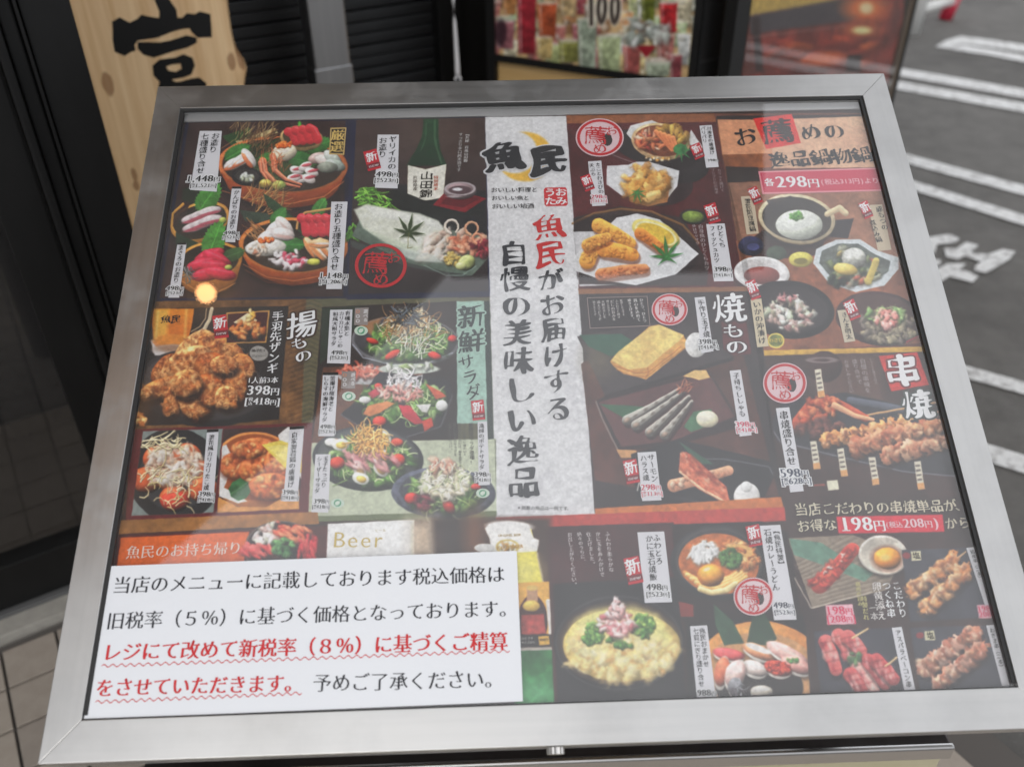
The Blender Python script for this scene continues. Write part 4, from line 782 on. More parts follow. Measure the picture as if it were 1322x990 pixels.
    for x, y in [(578, 236), (636, 575)]: c.poly([(x, y), (x + 42, y - 2), (x + 46, y + 38), (x + 4, y + 40)], (206, 196, 160)); c.ell(x - 18, y + 18, 16, 14, 0, (130, 40, 44))
    # price blots in pink
    for q in ([(215, 465), (330, 460), (345, 545), (222, 548)], [(860, 465), (935, 460), (945, 518), (868, 522)]): c.poly(q, (236, 170, 180))

def paint_drinks(c):
    """drinks poster on the display box, crop (620,0) scale 4.721"""
    R = c.rng; c.crop(620, 0, 4.721)
    c.poly([(60, -700), (1350, -700), (1330, 560), (60, 420)], (214, 176, 120), tex=.12, tex2=.2)
    cols = [(206, 120, 110), (232, 160, 100), (236, 206, 140), (176, 186, 120), (210, 220, 196), (190, 80, 90), (240, 226, 186), (160, 180, 130), (226, 176, 150), (226, 230, 226), (140, 110, 90)]
    for row in range(9):
        for k in range(12):
            x = 70 + k * 112 + R.random() * 50 + (row % 2) * 50; y1 = -560 + row * 118 + k * 12 + R.random() * 30; hh = 130 + R.random() * 60; wd = 70 + R.random() * 46; col = np.array(cols[R.integers(len(cols))], float) * (.85 + .3 * R.random())
            c.ell(x + 6, y1, wd * .6, 14, 0, (120, 90, 60), soft=8, op=.5)
            c.poly([(x - wd / 2, y1 - hh), (x + wd / 2, y1 - hh), (x + wd * .40, y1), (x - wd * .40, y1)], col, soft=3, tex=.3, tex2=.4, col2=tuple(col * .7))
            c.ell(x, y1 - hh, wd / 2, wd * .13, 0, (230, 224, 210), op=.6, soft=3); c.line([(x - wd * .34, y1 - hh + 10), (x - wd * .28, y1 - 10)], 9, (244, 240, 230), op=.5, soft=3)
            c.blobs([(x - wd * .35, y1 - hh + 12), (x + wd * .35, y1 - hh + 12), (x + wd * .3, y1 - 12), (x - wd * .3, y1 - 12)], 7, (12, 26), [tuple(col * 1.25), tuple(col * .6), (232, 228, 214)], .7, .3, .2, op=.5)
    for (x, y0, y1, wd, col) in [(150, 130, 300, 120, (190, 110, 120)), (285, -40, 330, 120, (176, 36, 50)), (410, 20, 240, 120, (226, 96, 50)), (395, 230, 360, 100, (236, 200, 120)), (180, -60, 90, 90, (230, 150, 80)), (540, -80, 100, 110, (226, 190, 130)), (545, 250, 380, 130, (150, 150, 70)), (655, 120, 420, 120, (170, 186, 160)), (790, 220, 440, 150, (190, 206, 150)), (1030, -60, 130, 90, (110, 120, 30)), (1155, 20, 200, 110, (196, 30, 36)), (930, 280, 450, 110, (190, 90, 84)), (1090, 380, 470, 160, (176, 190, 160))]:
        c.poly([(x - wd / 2, y0), (x + wd / 2, y0), (x + wd * .42, y1), (x - wd * .42, y1)], col, soft=2.5, tex=.25, tex2=.3, col2=tuple(np.array(col) * .8))
        c.line([(x - wd * .35, y0 + 8), (x - wd * .3, y1 - 8)], 10, (240, 236, 226), op=.55, soft=2); c.ell(x, y0, wd / 2, wd * .12, 0, (230, 226, 214), op=.5)
        c.blobs([(x - wd * .35, y0 + 20), (x + wd * .35, y0 + 20), (x + wd * .3, y1 - 10), (x - wd * .3, y1 - 10)], 14, (14, 30), [tuple(np.array(col) * 1.2), tuple(np.array(col) * .75)], .7, .3, .2, op=.35)
    c.poly([(960, 280), (1080, 280), (1020, 360)], (160, 20, 34), soft=2); c.line([(1020, 350), (1015, 430)], 8, (200, 190, 180))
    c.blobs([(900, 130), (1150, 140), (1150, 280), (900, 260)], 30, (20, 44), [(214, 220, 210), (150, 160, 150), (226, 230, 226)], .6, .4, op=.8)
    c.ell(125, 200, 40, 80, 0, (40, 20, 30), soft=4, op=.8)
    c.poly([(655, -60), (700, -60), (704, 170), (662, 172)], (236, 226, 206), soft=2.5); c.poly([(667, -60), (690, -60), (693, 160), (671, 162)], (46, 34, 30), soft=2)
    for x in (745, 826):
        c.ell(x, 55, 42, 108, 2, (236, 226, 206), soft=2.5); c.ell(x, 55, 32, 98, 2, (46, 34, 30), soft=2); c.ell(x, 52, 10, 62, 2, (226, 216, 196), soft=2)

def paint_dining(c):
    """warm dining room poster, crop (880,0) scale 2.991"""
    R = c.rng; c.crop(880, 0, 2.991)
    c.poly([(150, -500), (900, -500), (850, 320), (150, 320)], (128, 40, 28), tex=.15, tex2=.5)
    c.poly([(220, -500), (900, -500), (860, -60), (560, 10), (225, 70)], (196, 160, 70), tex=.08)
    c.poly([(225, 70), (640, -10), (800, 10), (660, 80), (230, 140)], (70, 62, 66), soft=6)
    c.poly([(210, 60), (260, 60), (280, 290), (190, 290)], (96, 34, 20), tex=.2); c.poly([(270, 70), (300, 70), (320, 280), (285, 280)], (40, 16, 14), soft=6)
    c.ell(720, 30, 80, 46, 0, (240, 110, 40), soft=16); c.ell(722, 28, 26, 22, 0, (255, 210, 150), soft=6)
    c.ell(705, 112, 70, 26, 0, (196, 90, 40), soft=10); c.ell(705, 114, 36, 14, 0, (250, 230, 150), soft=4)
    c.blobs([(330, 160), (760, 130), (760, 260), (330, 270)], 26, (30, 60), [(160, 44, 26), (196, 70, 34), (110, 28, 22), (206, 90, 40)], .35, .3, .2, ang=-8, op=.8)
    c.ell(560, 225, 80, 26, -6, (226, 100, 44), soft=8); c.line([(210, 155), (400, 130), (640, 100)], 6, (150, 130, 130), op=.5, soft=3)
    c.poly([(650, 210), (700, 205), (700, 275), (640, 275)], (40, 24, 24), soft=3)
# ------------------------------------------------------------------ lettering
_gc = {}
STYLE = {  # x offset, y offset, wobble, shear, serif
    'goth': (0, 0, 0, 0, 0), 'bold': (.02, .012, 0, 0, 0), 'min': (.012, -.017, 0, 0, 1), 'minb': (.028, -.008, 0, 0, 1),
    'brush': (.024, .006, .028, .10, 0), 'brushb': (.055, .034, .035, .08, 0), 'kai': (.012, -.008, .014, .08, 1), 'num': (.030, -.012, 0, 0, 2), 'latin': (-.002, -.017, 0, 0, 2), 'stamp': (.02, .02, .04, 0, 0), 'logo': (0, 0, 0, 0, 0)}
def _raw(ch):
    c = bpy.data.curves.new('t', 'FONT'); c.body = ch; c.size = 1; c.resolution_u = 3
    o = bpy.data.objects.new('t', c); COL.objects.link(o); bpy.context.view_layer.update()
    me = bpy.data.meshes.new_from_object(o.evaluated_get(bpy.context.evaluated_depsgraph_get()))
    bpy.data.objects.remove(o); bpy.data.curves.remove(c)
    V = np.array([v.co[:2] for v in me.vertices]).reshape(-1, 2); F = [tuple(p.vertices) for p in me.polygons]; bpy.data.meshes.remove(me)
    return V, F
def _loops(V, F):
    ed = {}
    for f in F:
        for i in range(len(f)):
            a, b = f[i], f[(i + 1) % len(f)]; ed.setdefault((min(a, b), max(a, b)), []).append((a, b))
    nxt = {}
    for e, l in ed.items():
        if len(l) == 1: nxt.setdefault(l[0][0], []).append(l[0][1])
    out = []
    while nxt:
        s = next(iter(nxt)); lp = [s]; c = s
        while True:
            n = nxt[c].pop()
            if not nxt[c]: del nxt[c]
            if n == s or n not in nxt: break
            lp.append(n); c = n
        if len(lp) > 2: out.append(np.array([V[i] for i in lp]))
    return out
BR = {  # bold x, bold y, wobble, shear, roundness passes, swell
    'brush': (.018, .002, .018, .09, 1, .014), 'logo': (.075, .035, .03, .10, 2, .03), 'brushb': (.030, .002, .028, .11, 2, .026), 'kai': (.020, 0, .008, .06, 1, .006), 'stamp': (.002, .002, .04, .05, 1, .014)}
def brush_glyph(ch, style):
    V, F = _gc.setdefault(('raw', ch), None) or _raw(ch); _gc[('raw', ch)] = (V, F)
    ox, oy, wob, shear, passes, swell = BR[style]; s = (sum(map(ord, ch)) * 7) % 23
    L2 = []
    for lp in _loops(V, F):
        P = []
        for i in range(len(lp)):
            a, b = lp[i], lp[(i + 1) % len(lp)]; n = max(1, int(np.hypot(*(b - a)) / .07))
            for k in range(n): P.append(a + (b - a) * k / n)
        P = np.array(P)
        for _ in range(passes):
            Q = np.empty((len(P) * 2, 2)); R_ = np.roll(P, -1, 0); Q[0::2] = P * .75 + R_ * .25; Q[1::2] = P * .25 + R_ * .75; P = Q
            if len(P) > 60 and _ == 0 and passes > 1:
                d = np.hypot(*(P - np.roll(P, 1, 0)).T); keep = d > .006; P = P[keep] if keep.sum() > 6 else P
        T = np.roll(P, -1, 0) - np.roll(P, 1, 0); TL = np.hypot(T[:, 0], T[:, 1]) + 1e-9; N = np.stack([T[:, 1], -T[:, 0]], 1) / TL[:, None]
        sw = swell * (np.sin(P[:, 0] * 6.3 + s) + .8 * np.sin(P[:, 1] * 7.7 - s * 1.3 + P[:, 0] * 3))
        P2 = P + np.stack([N[:, 0] * ox, N[:, 1] * oy], 1) + N * sw[:, None] * .8
        P2 = P2 + wob * np.stack([np.sin(P[:, 1] * 5.5 + s) * .9, np.sin(P[:, 0] * 5 + s * 2) * .9], 1)
        P2[:, 1] += (P2[:, 0] - .5) * shear
        L2.append(P2)
    if not L2: return np.zeros((0, 2)), []
    VV = []; EE = []
    for lp in L2:
        i0 = len(VV); n = len(lp); VV += [Vector((p[0], p[1])) for p in lp]; EE += [(i0 + i, i0 + (i + 1) % n) for i in range(n)]
    ov, oe, of, *_r = geometry.delaunay_2d_cdt(VV, EE, [], 1, 1e-5)
    W = np.array([[v[0], v[1]] for v in ov]); FF = []
    C = np.array([W[list(f)].mean(0) for f in of]).reshape(-1, 2); wn = np.zeros(len(C))
    for lp in L2:                                          # keep what the outlines wind round
        A_, B_ = lp, np.roll(lp, -1, 0)
        for (ax, ay), (bx_, by_) in zip(A_, B_):
            cr = (bx_ - ax) * (C[:, 1] - ay) - (C[:, 0] - ax) * (by_ - ay)
            wn += ((ay <= C[:, 1]) & (by_ > C[:, 1]) & (cr > 0)) * 1.0 - ((ay > C[:, 1]) & (by_ <= C[:, 1]) & (cr < 0)) * 1.0
    of = [f for f, k_ in zip(of, wn) if k_ > 0]
    for f in of:
        ar = sum(W[f[i]][0] * W[f[(i + 1) % len(f)]][1] - W[f[(i + 1) % len(f)]][0] * W[f[i]][1] for i in range(len(f)))
        FF.append(tuple(f) if ar > 0 else tuple(f[::-1]))
    return W, FF
def glyph(ch, style):
    k = (ch, style)
    if k in _gc: return _gc[k]
    if style in BR and ord(ch) > 0x2fff: _gc[k] = brush_glyph(ch, style); return _gc[k]
    r = ('raw', ch)
    if r not in _gc: _gc[r] = _raw(ch)
    V, F = _gc[r]
    V = V.copy(); F = list(F)
    if len(V) == 0: _gc[k] = (V, F); return _gc[k]
    ox, oy, wob, shear, serif = STYLE[style]
    ed = {}
    for f in F:
        for i in range(len(f)):
            a, b = f[i], f[(i + 1) % len(f)]; ed.setdefault((min(a, b), max(a, b)), []).append((a, b))
    N = np.zeros_like(V); ext = []
    for e, l in ed.items():
        if len(l) == 1:
            a, b = l[0]; d = V[b] - V[a]; L = np.hypot(*d)
            if L < 1e-6: continue
            n = np.array([d[1], -d[0]]) / L; N[a] += n; N[b] += n
            if serif and n[0] > .93 and .045 < L < .115: ext.append((max(V[a][0], V[b][0]), max(V[a][1], V[b][1])))
    L = np.hypot(N[:, 0], N[:, 1]); L[L < 1e-6] = 1
    N = N / L[:, None]
    off = np.stack([np.clip(N[:, 0] * 1.3, -1, 1) * ox, np.clip(N[:, 1] * 1.3, -1, 1) * oy], 1)
    W = V + off
    if wob:
        s = sum(map(ord, ch)) % 17
        W = W + wob * np.stack([np.sin(V[:, 1] * 9 + s) * .5 + np.sin(V[:, 1] * 23 + V[:, 0] * 7 + s) * .3, np.sin(V[:, 0] * 8 + s * 2) * .6 + np.sin(V[:, 0] * 21 - V[:, 1] * 5) * .3], 1)
        W = W + N * (np.sin(V[:, 0] * 13 + V[:, 1] * 11 + s) * wob * .5)[:, None]
    if serif == 1 and ord(ch) > 0x2fff:
        W = list(map(tuple, W))
        for x, y in ext:
            if x < .5: continue
            i = len(W); yy = y + oy - .004; W += [(x - .13, yy), (x + .02, yy - .012), (x - .03, yy + .065)]; F.append((i, i + 1, i + 2))
        W = np.array(W)
    if serif == 2 and ch in '1':
        W = list(map(tuple, W)); i = len(W); W += [(.06, 0), (.46, 0), (.46, .045), (.06, .045)]; F.append((i, i + 1, i + 2, i + 3)); W = np.array(W)
    W[:, 0] += W[:, 1] * 0; W[:, 1] += W[:, 0] * shear - shear / 2
    _gc[k] = (W, F); return _gc[k]
def adv(ch, style):
    if ch == '\x01': return .45
    if ch in '、。' and not style.startswith('min'): return .6
    if ch in '円' and style == 'num': return .62
    if ord(ch) < 0x2000:
        if ch in '.,': return .26
        if ch in '[]': return .3
        if ch == ' ': return .3
        if ch == 'w': return .75
        if style == 'latin': return .56
        return .54
    return 1.0
ROTV = {'ー', '（', '）', '【', '】', '[', ']', '〜'}
def lay(string, a, b, vert, style, ws=1.0, grow=0.0):
    """verts and faces for a line of text running from a to b (plane metres); grow = outline width"""
    V, F = [], []
    a = np.array(a); b = np.array(b); L = np.hypot(*(b - a)); d = (b - a) / L; n = np.array([-d[1], d[0]])
    n_adv = len(string) if vert else sum(adv(c, style) for c in string); em = L / n_adv; t = 0
    for ch in string:
        k = 1.0 if vert else adv(ch, style)
        if ch == ' ': t += k; continue
        items = [(ch, 1.0, 0, 0)]
        if ch == '\x01': items = [('税', .42, .0, .2), ('込', .42, .0, -.24)]
        for (c, sc, dx, dy) in items:
            G, GF = glyph(c, style)
            if len(G) == 0: continue
            G = G.copy()
            if grow:
                ctr = G.mean(0)
                ed = {}
                for f in GF:
                    for i in range(len(f)):
                        p, q = f[i], f[(i + 1) % len(f)]; ed.setdefault((min(p, q), max(p, q)), []).append((p, q))
                N = np.zeros_like(G)
                for e2, l in ed.items():
                    if len(l) == 1:
                        p, q = l[0]; dd = G[q] - G[p]; LL = np.hypot(*dd)
                        if LL > 1e-6: nn = np.array([dd[1], -dd[0]]) / LL; N[p] += nn; N[q] += nn
                NL = np.hypot(N[:, 0], N[:, 1]); NL[NL < 1e-6] = 1
                G += N / NL[:, None] * grow * 1.25
            full = ord(c) > 0x2fff
            if c == '円' and style == 'num': sc = .62
            hw = .5 if full else adv(c, style) / 2
            G -= np.array([hw if full else (G[:, 0].min() + G[:, 0].max()) / 2, .38 if full else .34])
            if c in ',.': G[:, 0] += 0
            G *= sc; G += np.array([dx, dy])
            if c == '円' and style == 'num': G[:, 1] -= .10
            if vert:
                if c in ROTV or (not full and c in '-'): G = np.stack([G[:, 1], -G[:, 0]], 1)
                if c in '、。': G += np.array([.62, .45])
                # reading direction d is down; glyph x axis = n turned
                ctr = a + d * em * (t + .5)
                Q = ctr + (G[:, :1] * em * ws) * n - (G[:, 1:] * em) * d
            else:
                ctr = a + d * em * (t + k / 2)
                Q = ctr + (G[:, :1] * em * ws) * d + (G[:, 1:] * em) * n
            i0 = len(V); V += [tuple(q) for q in Q]; F += [tuple(i + i0 for i in f) for f in GF]
        t += k
    return V, F

class Sheet:
    """flat print lying on a plane; crop() sets the survey window that the numbers are read in"""
    def __init__(s, root, depth): s.root, s.depth, s.z = root, depth, 0.0; s.crop(0, 0, 1)
    def crop(s, ox, oy, k): s.o = (ox, oy, k)
    def pt(s, p): return case_pt((s.o[0] + p[0] / s.o[2], s.o[1] + p[1] / s.o[2]), s.depth)
    def quad(s, name, pts, m, z, parent=None, uv=None, label=None):
        P = [s.pt(p) for p in pts]
        ar = sum(P[i][0] * P[(i + 1) % len(P)][1] - P[(i + 1) % len(P)][0] * P[i][1] for i in range(len(P)))
        if ar < 0: P = P[::-1]
        o = mobj(name, [(x, y, z) for x, y in P], [tuple(range(len(P)))], m, parent or s.root, uv=uv)
        if label: o['label'] = label
        return o
    def text(s, string, p, q, rgb, style='kai', v=True, parent=None, z=.0012, ws=1.0, halo=None, hw=.07, name='lettering'):
        a, b = s.pt(p), s.pt(q)
        V, F = lay(string, a, b, v, style, ws)
        o = mobj(name, [(x, y, z) for x, y in V], F, ink(rgb), parent or s.root)
        if halo:
            V, F = lay(string, a, b, v, style, ws, grow=hw)
            mobj('outline', [(x, y, z - .0002) for x, y in V], F, ink(halo), parent or s.root)
        return o
# ------------------------------------------------------------------ ground, paving, car park
HB = math.radians(30)                                     # heading of the shop front
WX = Vector((math.cos(HB), math.sin(HB), 0)); WN = Vector((math.sin(HB), -math.cos(HB), 0)); WZ = Vector((0, 0, 1))
WAX = (WX, WN, WZ)
ASPH = mat('asphalt', (.112, .107, .099), .85, 0, ((9, 9, 9), (.172, .164, .153), .3, .72), ((260, 260, 260), .8, .006))
A_ = ASPH.node_tree; ab = A_.nodes['Principled BSDF']; asrc = ab.inputs['Base Color'].links[0].from_socket; ac = A_.nodes['Texture Coordinate']
for sc_, lo_, hi_, col_, f_ in ((170, .60, .72, (.22, .21, .20, 1), .55), (.9, .5, .7, (.045, .042, .04, 1), .55)):   # pale stones, oily patches
    an = A_.nodes.new('ShaderNodeTexNoise'); an.inputs['Scale'].default_value = sc_; an.inputs['Detail'].default_value = 3; A_.links.new(ac.outputs['Object'], an.inputs['Vector'])
    ar = A_.nodes.new('ShaderNodeMapRange'); ar.inputs['From Min'].default_value = lo_; ar.inputs['From Max'].default_value = hi_; ar.inputs['To Max'].default_value = f_; A_.links.new(an.outputs[0], ar.inputs[0])
    am = A_.nodes.new('ShaderNodeMix'); am.data_type = 'RGBA'; am.inputs['B'].default_value = col_; A_.links.new(ar.outputs[0], am.inputs['Factor']); A_.links.new(asrc, am.inputs['A']); asrc = am.outputs['Result']
A_.links.new(asrc, ab.inputs['Base Color'])
nt2 = ASPH.node_tree
mobj('ground', [(-60, -60, -.02), (90, -60, -.02), (90, 120, -.02), (-60, 120, -.02)], [(0, 1, 2, 3)], ASPH)['kind'] = 'structure'
PAINT = mat('road_paint', (.34, .33, .32), .7, 0, ((38, 38, 38), (.70, .70, .69), .36, .52), ((90, 90, 90), .3, .003))
def marking(name, pts, lift=.006, ext=None):
    P = [on_ground(p) for p in pts]; A = sum(P[i].x * P[(i + 1) % len(P)].y - P[(i + 1) % len(P)].x * P[i].y for i in range(len(P)))
    if A < 0: P = P[::-1]
    o = mobj(name, [(p.x, p.y, -.02 + lift) for p in P], [tuple(range(len(P)))], PAINT); o['kind'] = 'structure'; return o
def stripe(p, q, w0, w1, more=1.0, back=.35):
    """painted line between two sighted points, its width in sighted pixels at both ends, run on past the frame"""
    a, b = on_ground(p), on_ground(q); a2, b2 = on_ground((p[0], p[1] + w0)), on_ground((q[0], q[1] + w1))
    d = (b - a).normalized(); n = Vector((-d.y, d.x, 0)); wd = (abs((a2 - a).dot(n)) + abs((b2 - b).dot(n))) / 2
    s = 1 if (a2 - a).dot(n) > 0 else -1
    a = a - d * back; b = b + d * more
    P = [a, b, b + n * wd * s, a + n * wd * s]
    if s < 0: P = P[::-1]
    o = mobj('road_marking', [(p.x, p.y, -.014) for p in P], [(0, 1, 2, 3)], PAINT); o['kind'] = 'structure'
stripe((1152, 83), (1322, 112), 9, 12, 3); stripe((1151, 100), (1322, 130), 9, 13, 3)
stripe((1171, 195), (1322, 235), 11, 13, 2); stripe((1179, 229), (1322, 273), 11, 14, 2)
stripe((1245, 466), (1322, 487), 15, 16, 1.5, .25); stripe((1272, 566), (1322, 581), 23, 23, 1.5, .2)
def cr(pts, ox, oy, k): return [(ox + x / k, oy + y / k) for x, y in pts]
marking('road_marking', cr([(515, 380), (600, 330), (730, 290), (1000, 322), (2200, 500), (2200, 560), (1000, 385), (740, 355), (640, 398)], 1130, 0, 6.6))
marking('road_marking', cr([(640, 402), (1000, 455), (2200, 690), (2200, 610), (1000, 402), (745, 362)], 1130, 0, 6.6), .0062)
# painted character
K = lambda pts: cr(pts, 1180, 280, 9.31)
for q in ([(150, 215), (440, 170), (560, 225), (500, 275), (170, 300)], [(180, 300), (290, 290), (260, 400), (220, 400)],
          [(370, 330), (520, 345), (640, 265), (790, 300), (700, 385), (540, 470), (400, 440)], [(560, 400), (700, 395), (900, 410), (830, 500), (640, 440)],
          [(900, 412), (1080, 350), (1230, 380), (1160, 470), (880, 635), (730, 600), (760, 540), (860, 480)], [(280, 590), (420, 520), (640, 520), (560, 600), (340, 735)],
          [(440, 610), (620, 600), (790, 670), (720, 745), (460, 680)], [(220, 470), (330, 480), (330, 530), (260, 560)]):
    marking('painted_character', K(q), .006 + .0003 * len(bpy.data.objects) % .0012 + .0004)
# paving of small square tiles beside the shop
GROUT = mat('tile_grout', (.10, .09, .082), .9)
org = on_ground((0, 843)); 
TILE = [mat('paving_tile', c, .75, 0, ((25, 25, 25), c2, .3, .7), ((160, 160, 160), .4, .001)) for c, c2 in (((.31, .265, .22), (.38, .33, .28)), ((.34, .29, .24), (.40, .35, .295)), ((.28, .24, .205), (.34, .295, .25)))]
a0, a1, b0, b1 = -1.35, 1.55, -.02, 2.35
P = [org + WX * x + WN * y for x, y in ((a0, b1), (a1, b1), (a1, b0), (a0, b0))]
bm = bmesh.new(); prism(bm, [(p.x, p.y, -.004) for p in P], [(p.x, p.y, -.15) for p in P])
pav = bm_obj('pavement', bm, GROUT); pav['kind'] = 'structure'
rnd = random.Random(4)
TS = .104
tmesh = []
for k in range(3):
    bm = bmesh.new(); box(bm, (0, 0, -.0035), (TS - .006, TS - .006, .007), .0012)
    o = bm_obj('floor_tile', bm, TILE[k]); tmesh.append(o.data); bpy.data.objects.remove(o)
cells = [(i, j) for j in range(int(b1 / TS)) for i in range(int((a1 - a0) / TS))]
cells.sort(key=lambda c: abs(c[0] * TS + a0 - .05) + c[1] * TS * .8)
for n_, (i, j) in enumerate(cells):
    if n_ >= 300: break
    c = org + WX * (a0 + (i + .5) * TS) + WN * ((j + .5) * TS)
    o = bpy.data.objects.new('floor_tile', tmesh[rnd.randrange(3)]); COL.objects.link(o); o.location = (c.x, c.y, .0035 + rnd.uniform(-.0006, .0006)); o.rotation_euler = (0, 0, HB); o.parent = pav
bm = bmesh.new()
for (i, j) in cells[300:]:
    c = org + WX * (a0 + (i + .5) * TS) + WN * ((j + .5) * TS); box(bm, (c.x, c.y, 0), (TS - .006, TS - .006, .007), 0, WAX)
o = bm_obj('floor_tile', bm, TILE[0], pav); o['kind'] = 'stuff'
# stone border strip at the foot of the shop front
STONE = mat('border_stone', (.30, .285, .255), .7, 0, ((40, 40, 40), (.38, .36, .32), .3, .7), ((120, 120, 120), .3, .001))
for k in range(9):
    x = a0 - .1 + k * .36; c = org + WX * (x + .18) + WN * (-.055)
    boxobj('border_stone', (c.x, c.y, -.01), (.356, .062, .06), STONE, pav, .002, WAX)

# ------------------------------------------------------------------ shop front: dark glazed door wall on the left
F0 = on_ground((0, 795)); FN = tuple(WN)
def front(p, off=0.0):                                     # sighted point on the shop front plane
    return on_plane(p, F0 + WN * off, FN)
def along(v): return (v - F0).dot(WX)
door = thing('shop_door_front', 'black framed glass shop front with grooved posts left of the wooden signboard', 'shop front', tuple(F0), (0, 0, HB))
def dbox(name, x0, x1, z0, z1, y0, y1, m, bevel=.003):     # local: x along, y = -out
    bm = bmesh.new(); box(bm, ((x0 + x1) / 2, (y0 + y1) / 2, (z0 + z1) / 2), (x1 - x0, y1 - y0, z1 - z0), bevel); return bm_obj(name, bm, m, door)
xg = (along(front((40, 380))) + along(front((111, 593)))) / 2 
xs = (along(front((70, 0))) + along(front((160, 315)))) / 2
zb = front((0, 729)).z; zb = max(.06, (zb + front((95, 687)).z) / 2)
g1 = along(front((55, 225))); g2 = along(front((85, 225)))
print('front', xg, xs, zb, g1, g2)
dbox('bottom_rail', -1.6, xs + .02, .015, zb, -.02, .03, BLACK_FRAME)
dbox('sill', -1.6, xs + .02, .0, .03, -.035, .03, mat('grey_sill', (.10, .10, .10), .5))
dbox('door_post', xg, g1 - .012, zb, 3.18, -.02, .03, BLACK_FRAME); dbox('post_bead', g1 - .009, g1 + .006, zb, 3.18, -.034, .03, BLACK_FRAME, .005)
dbox('door_post', g1 + .009, g2 - .004, zb, 3.18, -.018, .03, BLACK_FRAME); dbox('post_bead', g2 - .002, g2 + .003, zb, 3.18, -.028, .03, BLACK_FRAME, .001)
dbox('door_post', g2 + .006, xs + .02, zb, 3.18, -.02, .03, BLACK_FRAME)
dbox('door_rail', -1.6, xg, 2.05, 3.18, -.018, .03, BLACK_FRAME)
dbox('door_post', -1.6, -1.45, zb, 2.05, -.018, .03, BLACK_FRAME)
dbox('glass_pane', -1.46, xg + .01, zb, 2.06, .004, .010, PANE, 0)
dbox('interior', -1.6, xs + .02, -.01, 3.2, .7, .8, mat('dark_interior', (.012, .011, .011), .8), 0)
dbox('interior_floor', -1.6, xs + .02, -.01, .015, .031, .7, mat('dark_interior_floor', (.035, .03, .026), .7, 0, ((6, 6, 6), (.05, .043, .037), .3, .7)), 0)

# ------------------------------------------------------------------ wooden signboard
WOOD = mat('pale_cypress', (.62, .385, .185), .5, 0, ((34, 34, 1.3), (.86, .63, .37), .34, .68), ((60, 60, 3), .15, .001))
S0 = Vector(EYE) + Vector(sight((200, 60))) * 2.05
def sgn(p, off=0.0): return on_plane(p, S0 + WN * off, FN)
sign = thing('wooden_signboard', 'tall pale knotty wood slab with a brushed black character, behind the menu case', 'signboard', (S0.x, S0.y, 0), (0, 0, HB))
def sl_(v): v = v - Vector((S0.x, S0.y, 0)); return (v.dot(WX), -v.dot(WN), v.z)
zt = 3.0; pf = [sl_(sgn(p)) for p in ((94, 0), (130, 160))]; pr = [sl_(sgn(p)) for p in ((297, 0), (322, 70), (327, 104))]; pb = [sl_(sgn((69, 0), -.03)), sl_(sgn((160, 318), -.03))]
xl = (pf[0][0] + pf[1][0]) / 2; xb = (pb[0][0] + pb[1][0]) / 2; xr = pr[1][0] - .012
print('sign', pf, pr, pb)
bm = bmesh.new(); N = 150; rows = []
rr = random.Random(9)
for i in range(N + 1):
    z = zt * i / N
    wl = .003 * math.sin(z * 3.1) ; wr = .007 * math.sin(z * 4.3 + 1) + .003 * math.sin(z * 17)
    kz = pr[1][2] - .03
    wr += .018 * math.exp(-((z - kz) / .030) ** 2)
    y = 0.0
    rows.append([bm.verts.new(v) for v in ((xb + wl, .045, z), (xl - .012 + wl, .004, z), (xl + wl, 0, z), ((xl + xr) / 2, 0, z), (xr - .035 + wr * .5, 0, z), (xr - .010 + wr, .008, z), (xr + wr, .03, z), (xr - .01 + wr, .07, z), (xb + .02 + wl, .07, z))])
for a_, b_ in zip(rows, rows[1:]):
    for k in range(9): bm.faces.new((a_[k], a_[(k + 1) % 9], b_[(k + 1) % 9], b_[k]))
bm.faces.new(rows[0]); bm.faces.new(rows[-1][::-1])
# knots: brown rings in the grain at their sighted places
t = WOOD.node_tree; bsdf = t.nodes['Principled BSDF']; src = bsdf.inputs['Base Color'].links[0].from_socket; tc = t.nodes['Texture Coordinate']
nz_ = t.nodes.new('ShaderNodeTexNoise'); nz_.inputs['Scale'].default_value = 30; t.links.new(tc.outputs['Object'], nz_.inputs[0])
for (px, py, rx, rz) in [(140, 110, .012, .024), (102, 100, .010, .026), (299, 80, .010, .020), (313, 76, .011, .030), (147, 222, .007, .011), (152, 238, .005, .02), (173, 226, .006, .015), (176, 240, .006, .012), (150, 260, .01, .02)]:
    c = sl_(sgn((px, py)))
    mp = t.nodes.new('ShaderNodeMapping'); mp.inputs['Location'].default_value = (-c[0] / rx, 0, -c[2] / rz); mp.inputs['Scale'].default_value = (1 / rx, 0, 1 / rz)
    t.links.new(tc.outputs['Object'], mp.inputs[0]); ln = t.nodes.new('ShaderNodeVectorMath'); ln.operation = 'LENGTH'; t.links.new(mp.outputs[0], ln.inputs[0])
    ad = t.nodes.new('ShaderNodeMath'); ad.operation = 'MULTIPLY_ADD'; ad.inputs[1].default_value = 1.0; t.links.new(nz_.outputs[0], ad.inputs[0]); t.links.new(ln.outputs['Value'], ad.inputs[2])
    mr = t.nodes.new('ShaderNodeMapRange'); mr.inputs['From Min'].default_value = 1.3; mr.inputs['From Max'].default_value = 1.55; mr.inputs['To Min'].default_value = .8; mr.inputs['To Max'].default_value = 0; t.links.new(ad.outputs[0], mr.inputs[0])
    mx = t.nodes.new('ShaderNodeMix'); mx.data_type = 'RGBA'; t.links.new(mr.outputs[0], mx.inputs['Factor']); t.links.new(src, mx.inputs['A']); mx.inputs['B'].default_value = (.30, .15, .065, 1); src = mx.outputs['Result']
t.links.new(src, bsdf.inputs['Base Color'])
bm_obj('slab', bm, WOOD, sign)
BRUSH_INK = mat('brush_ink', (.006, .006, .006), .35)
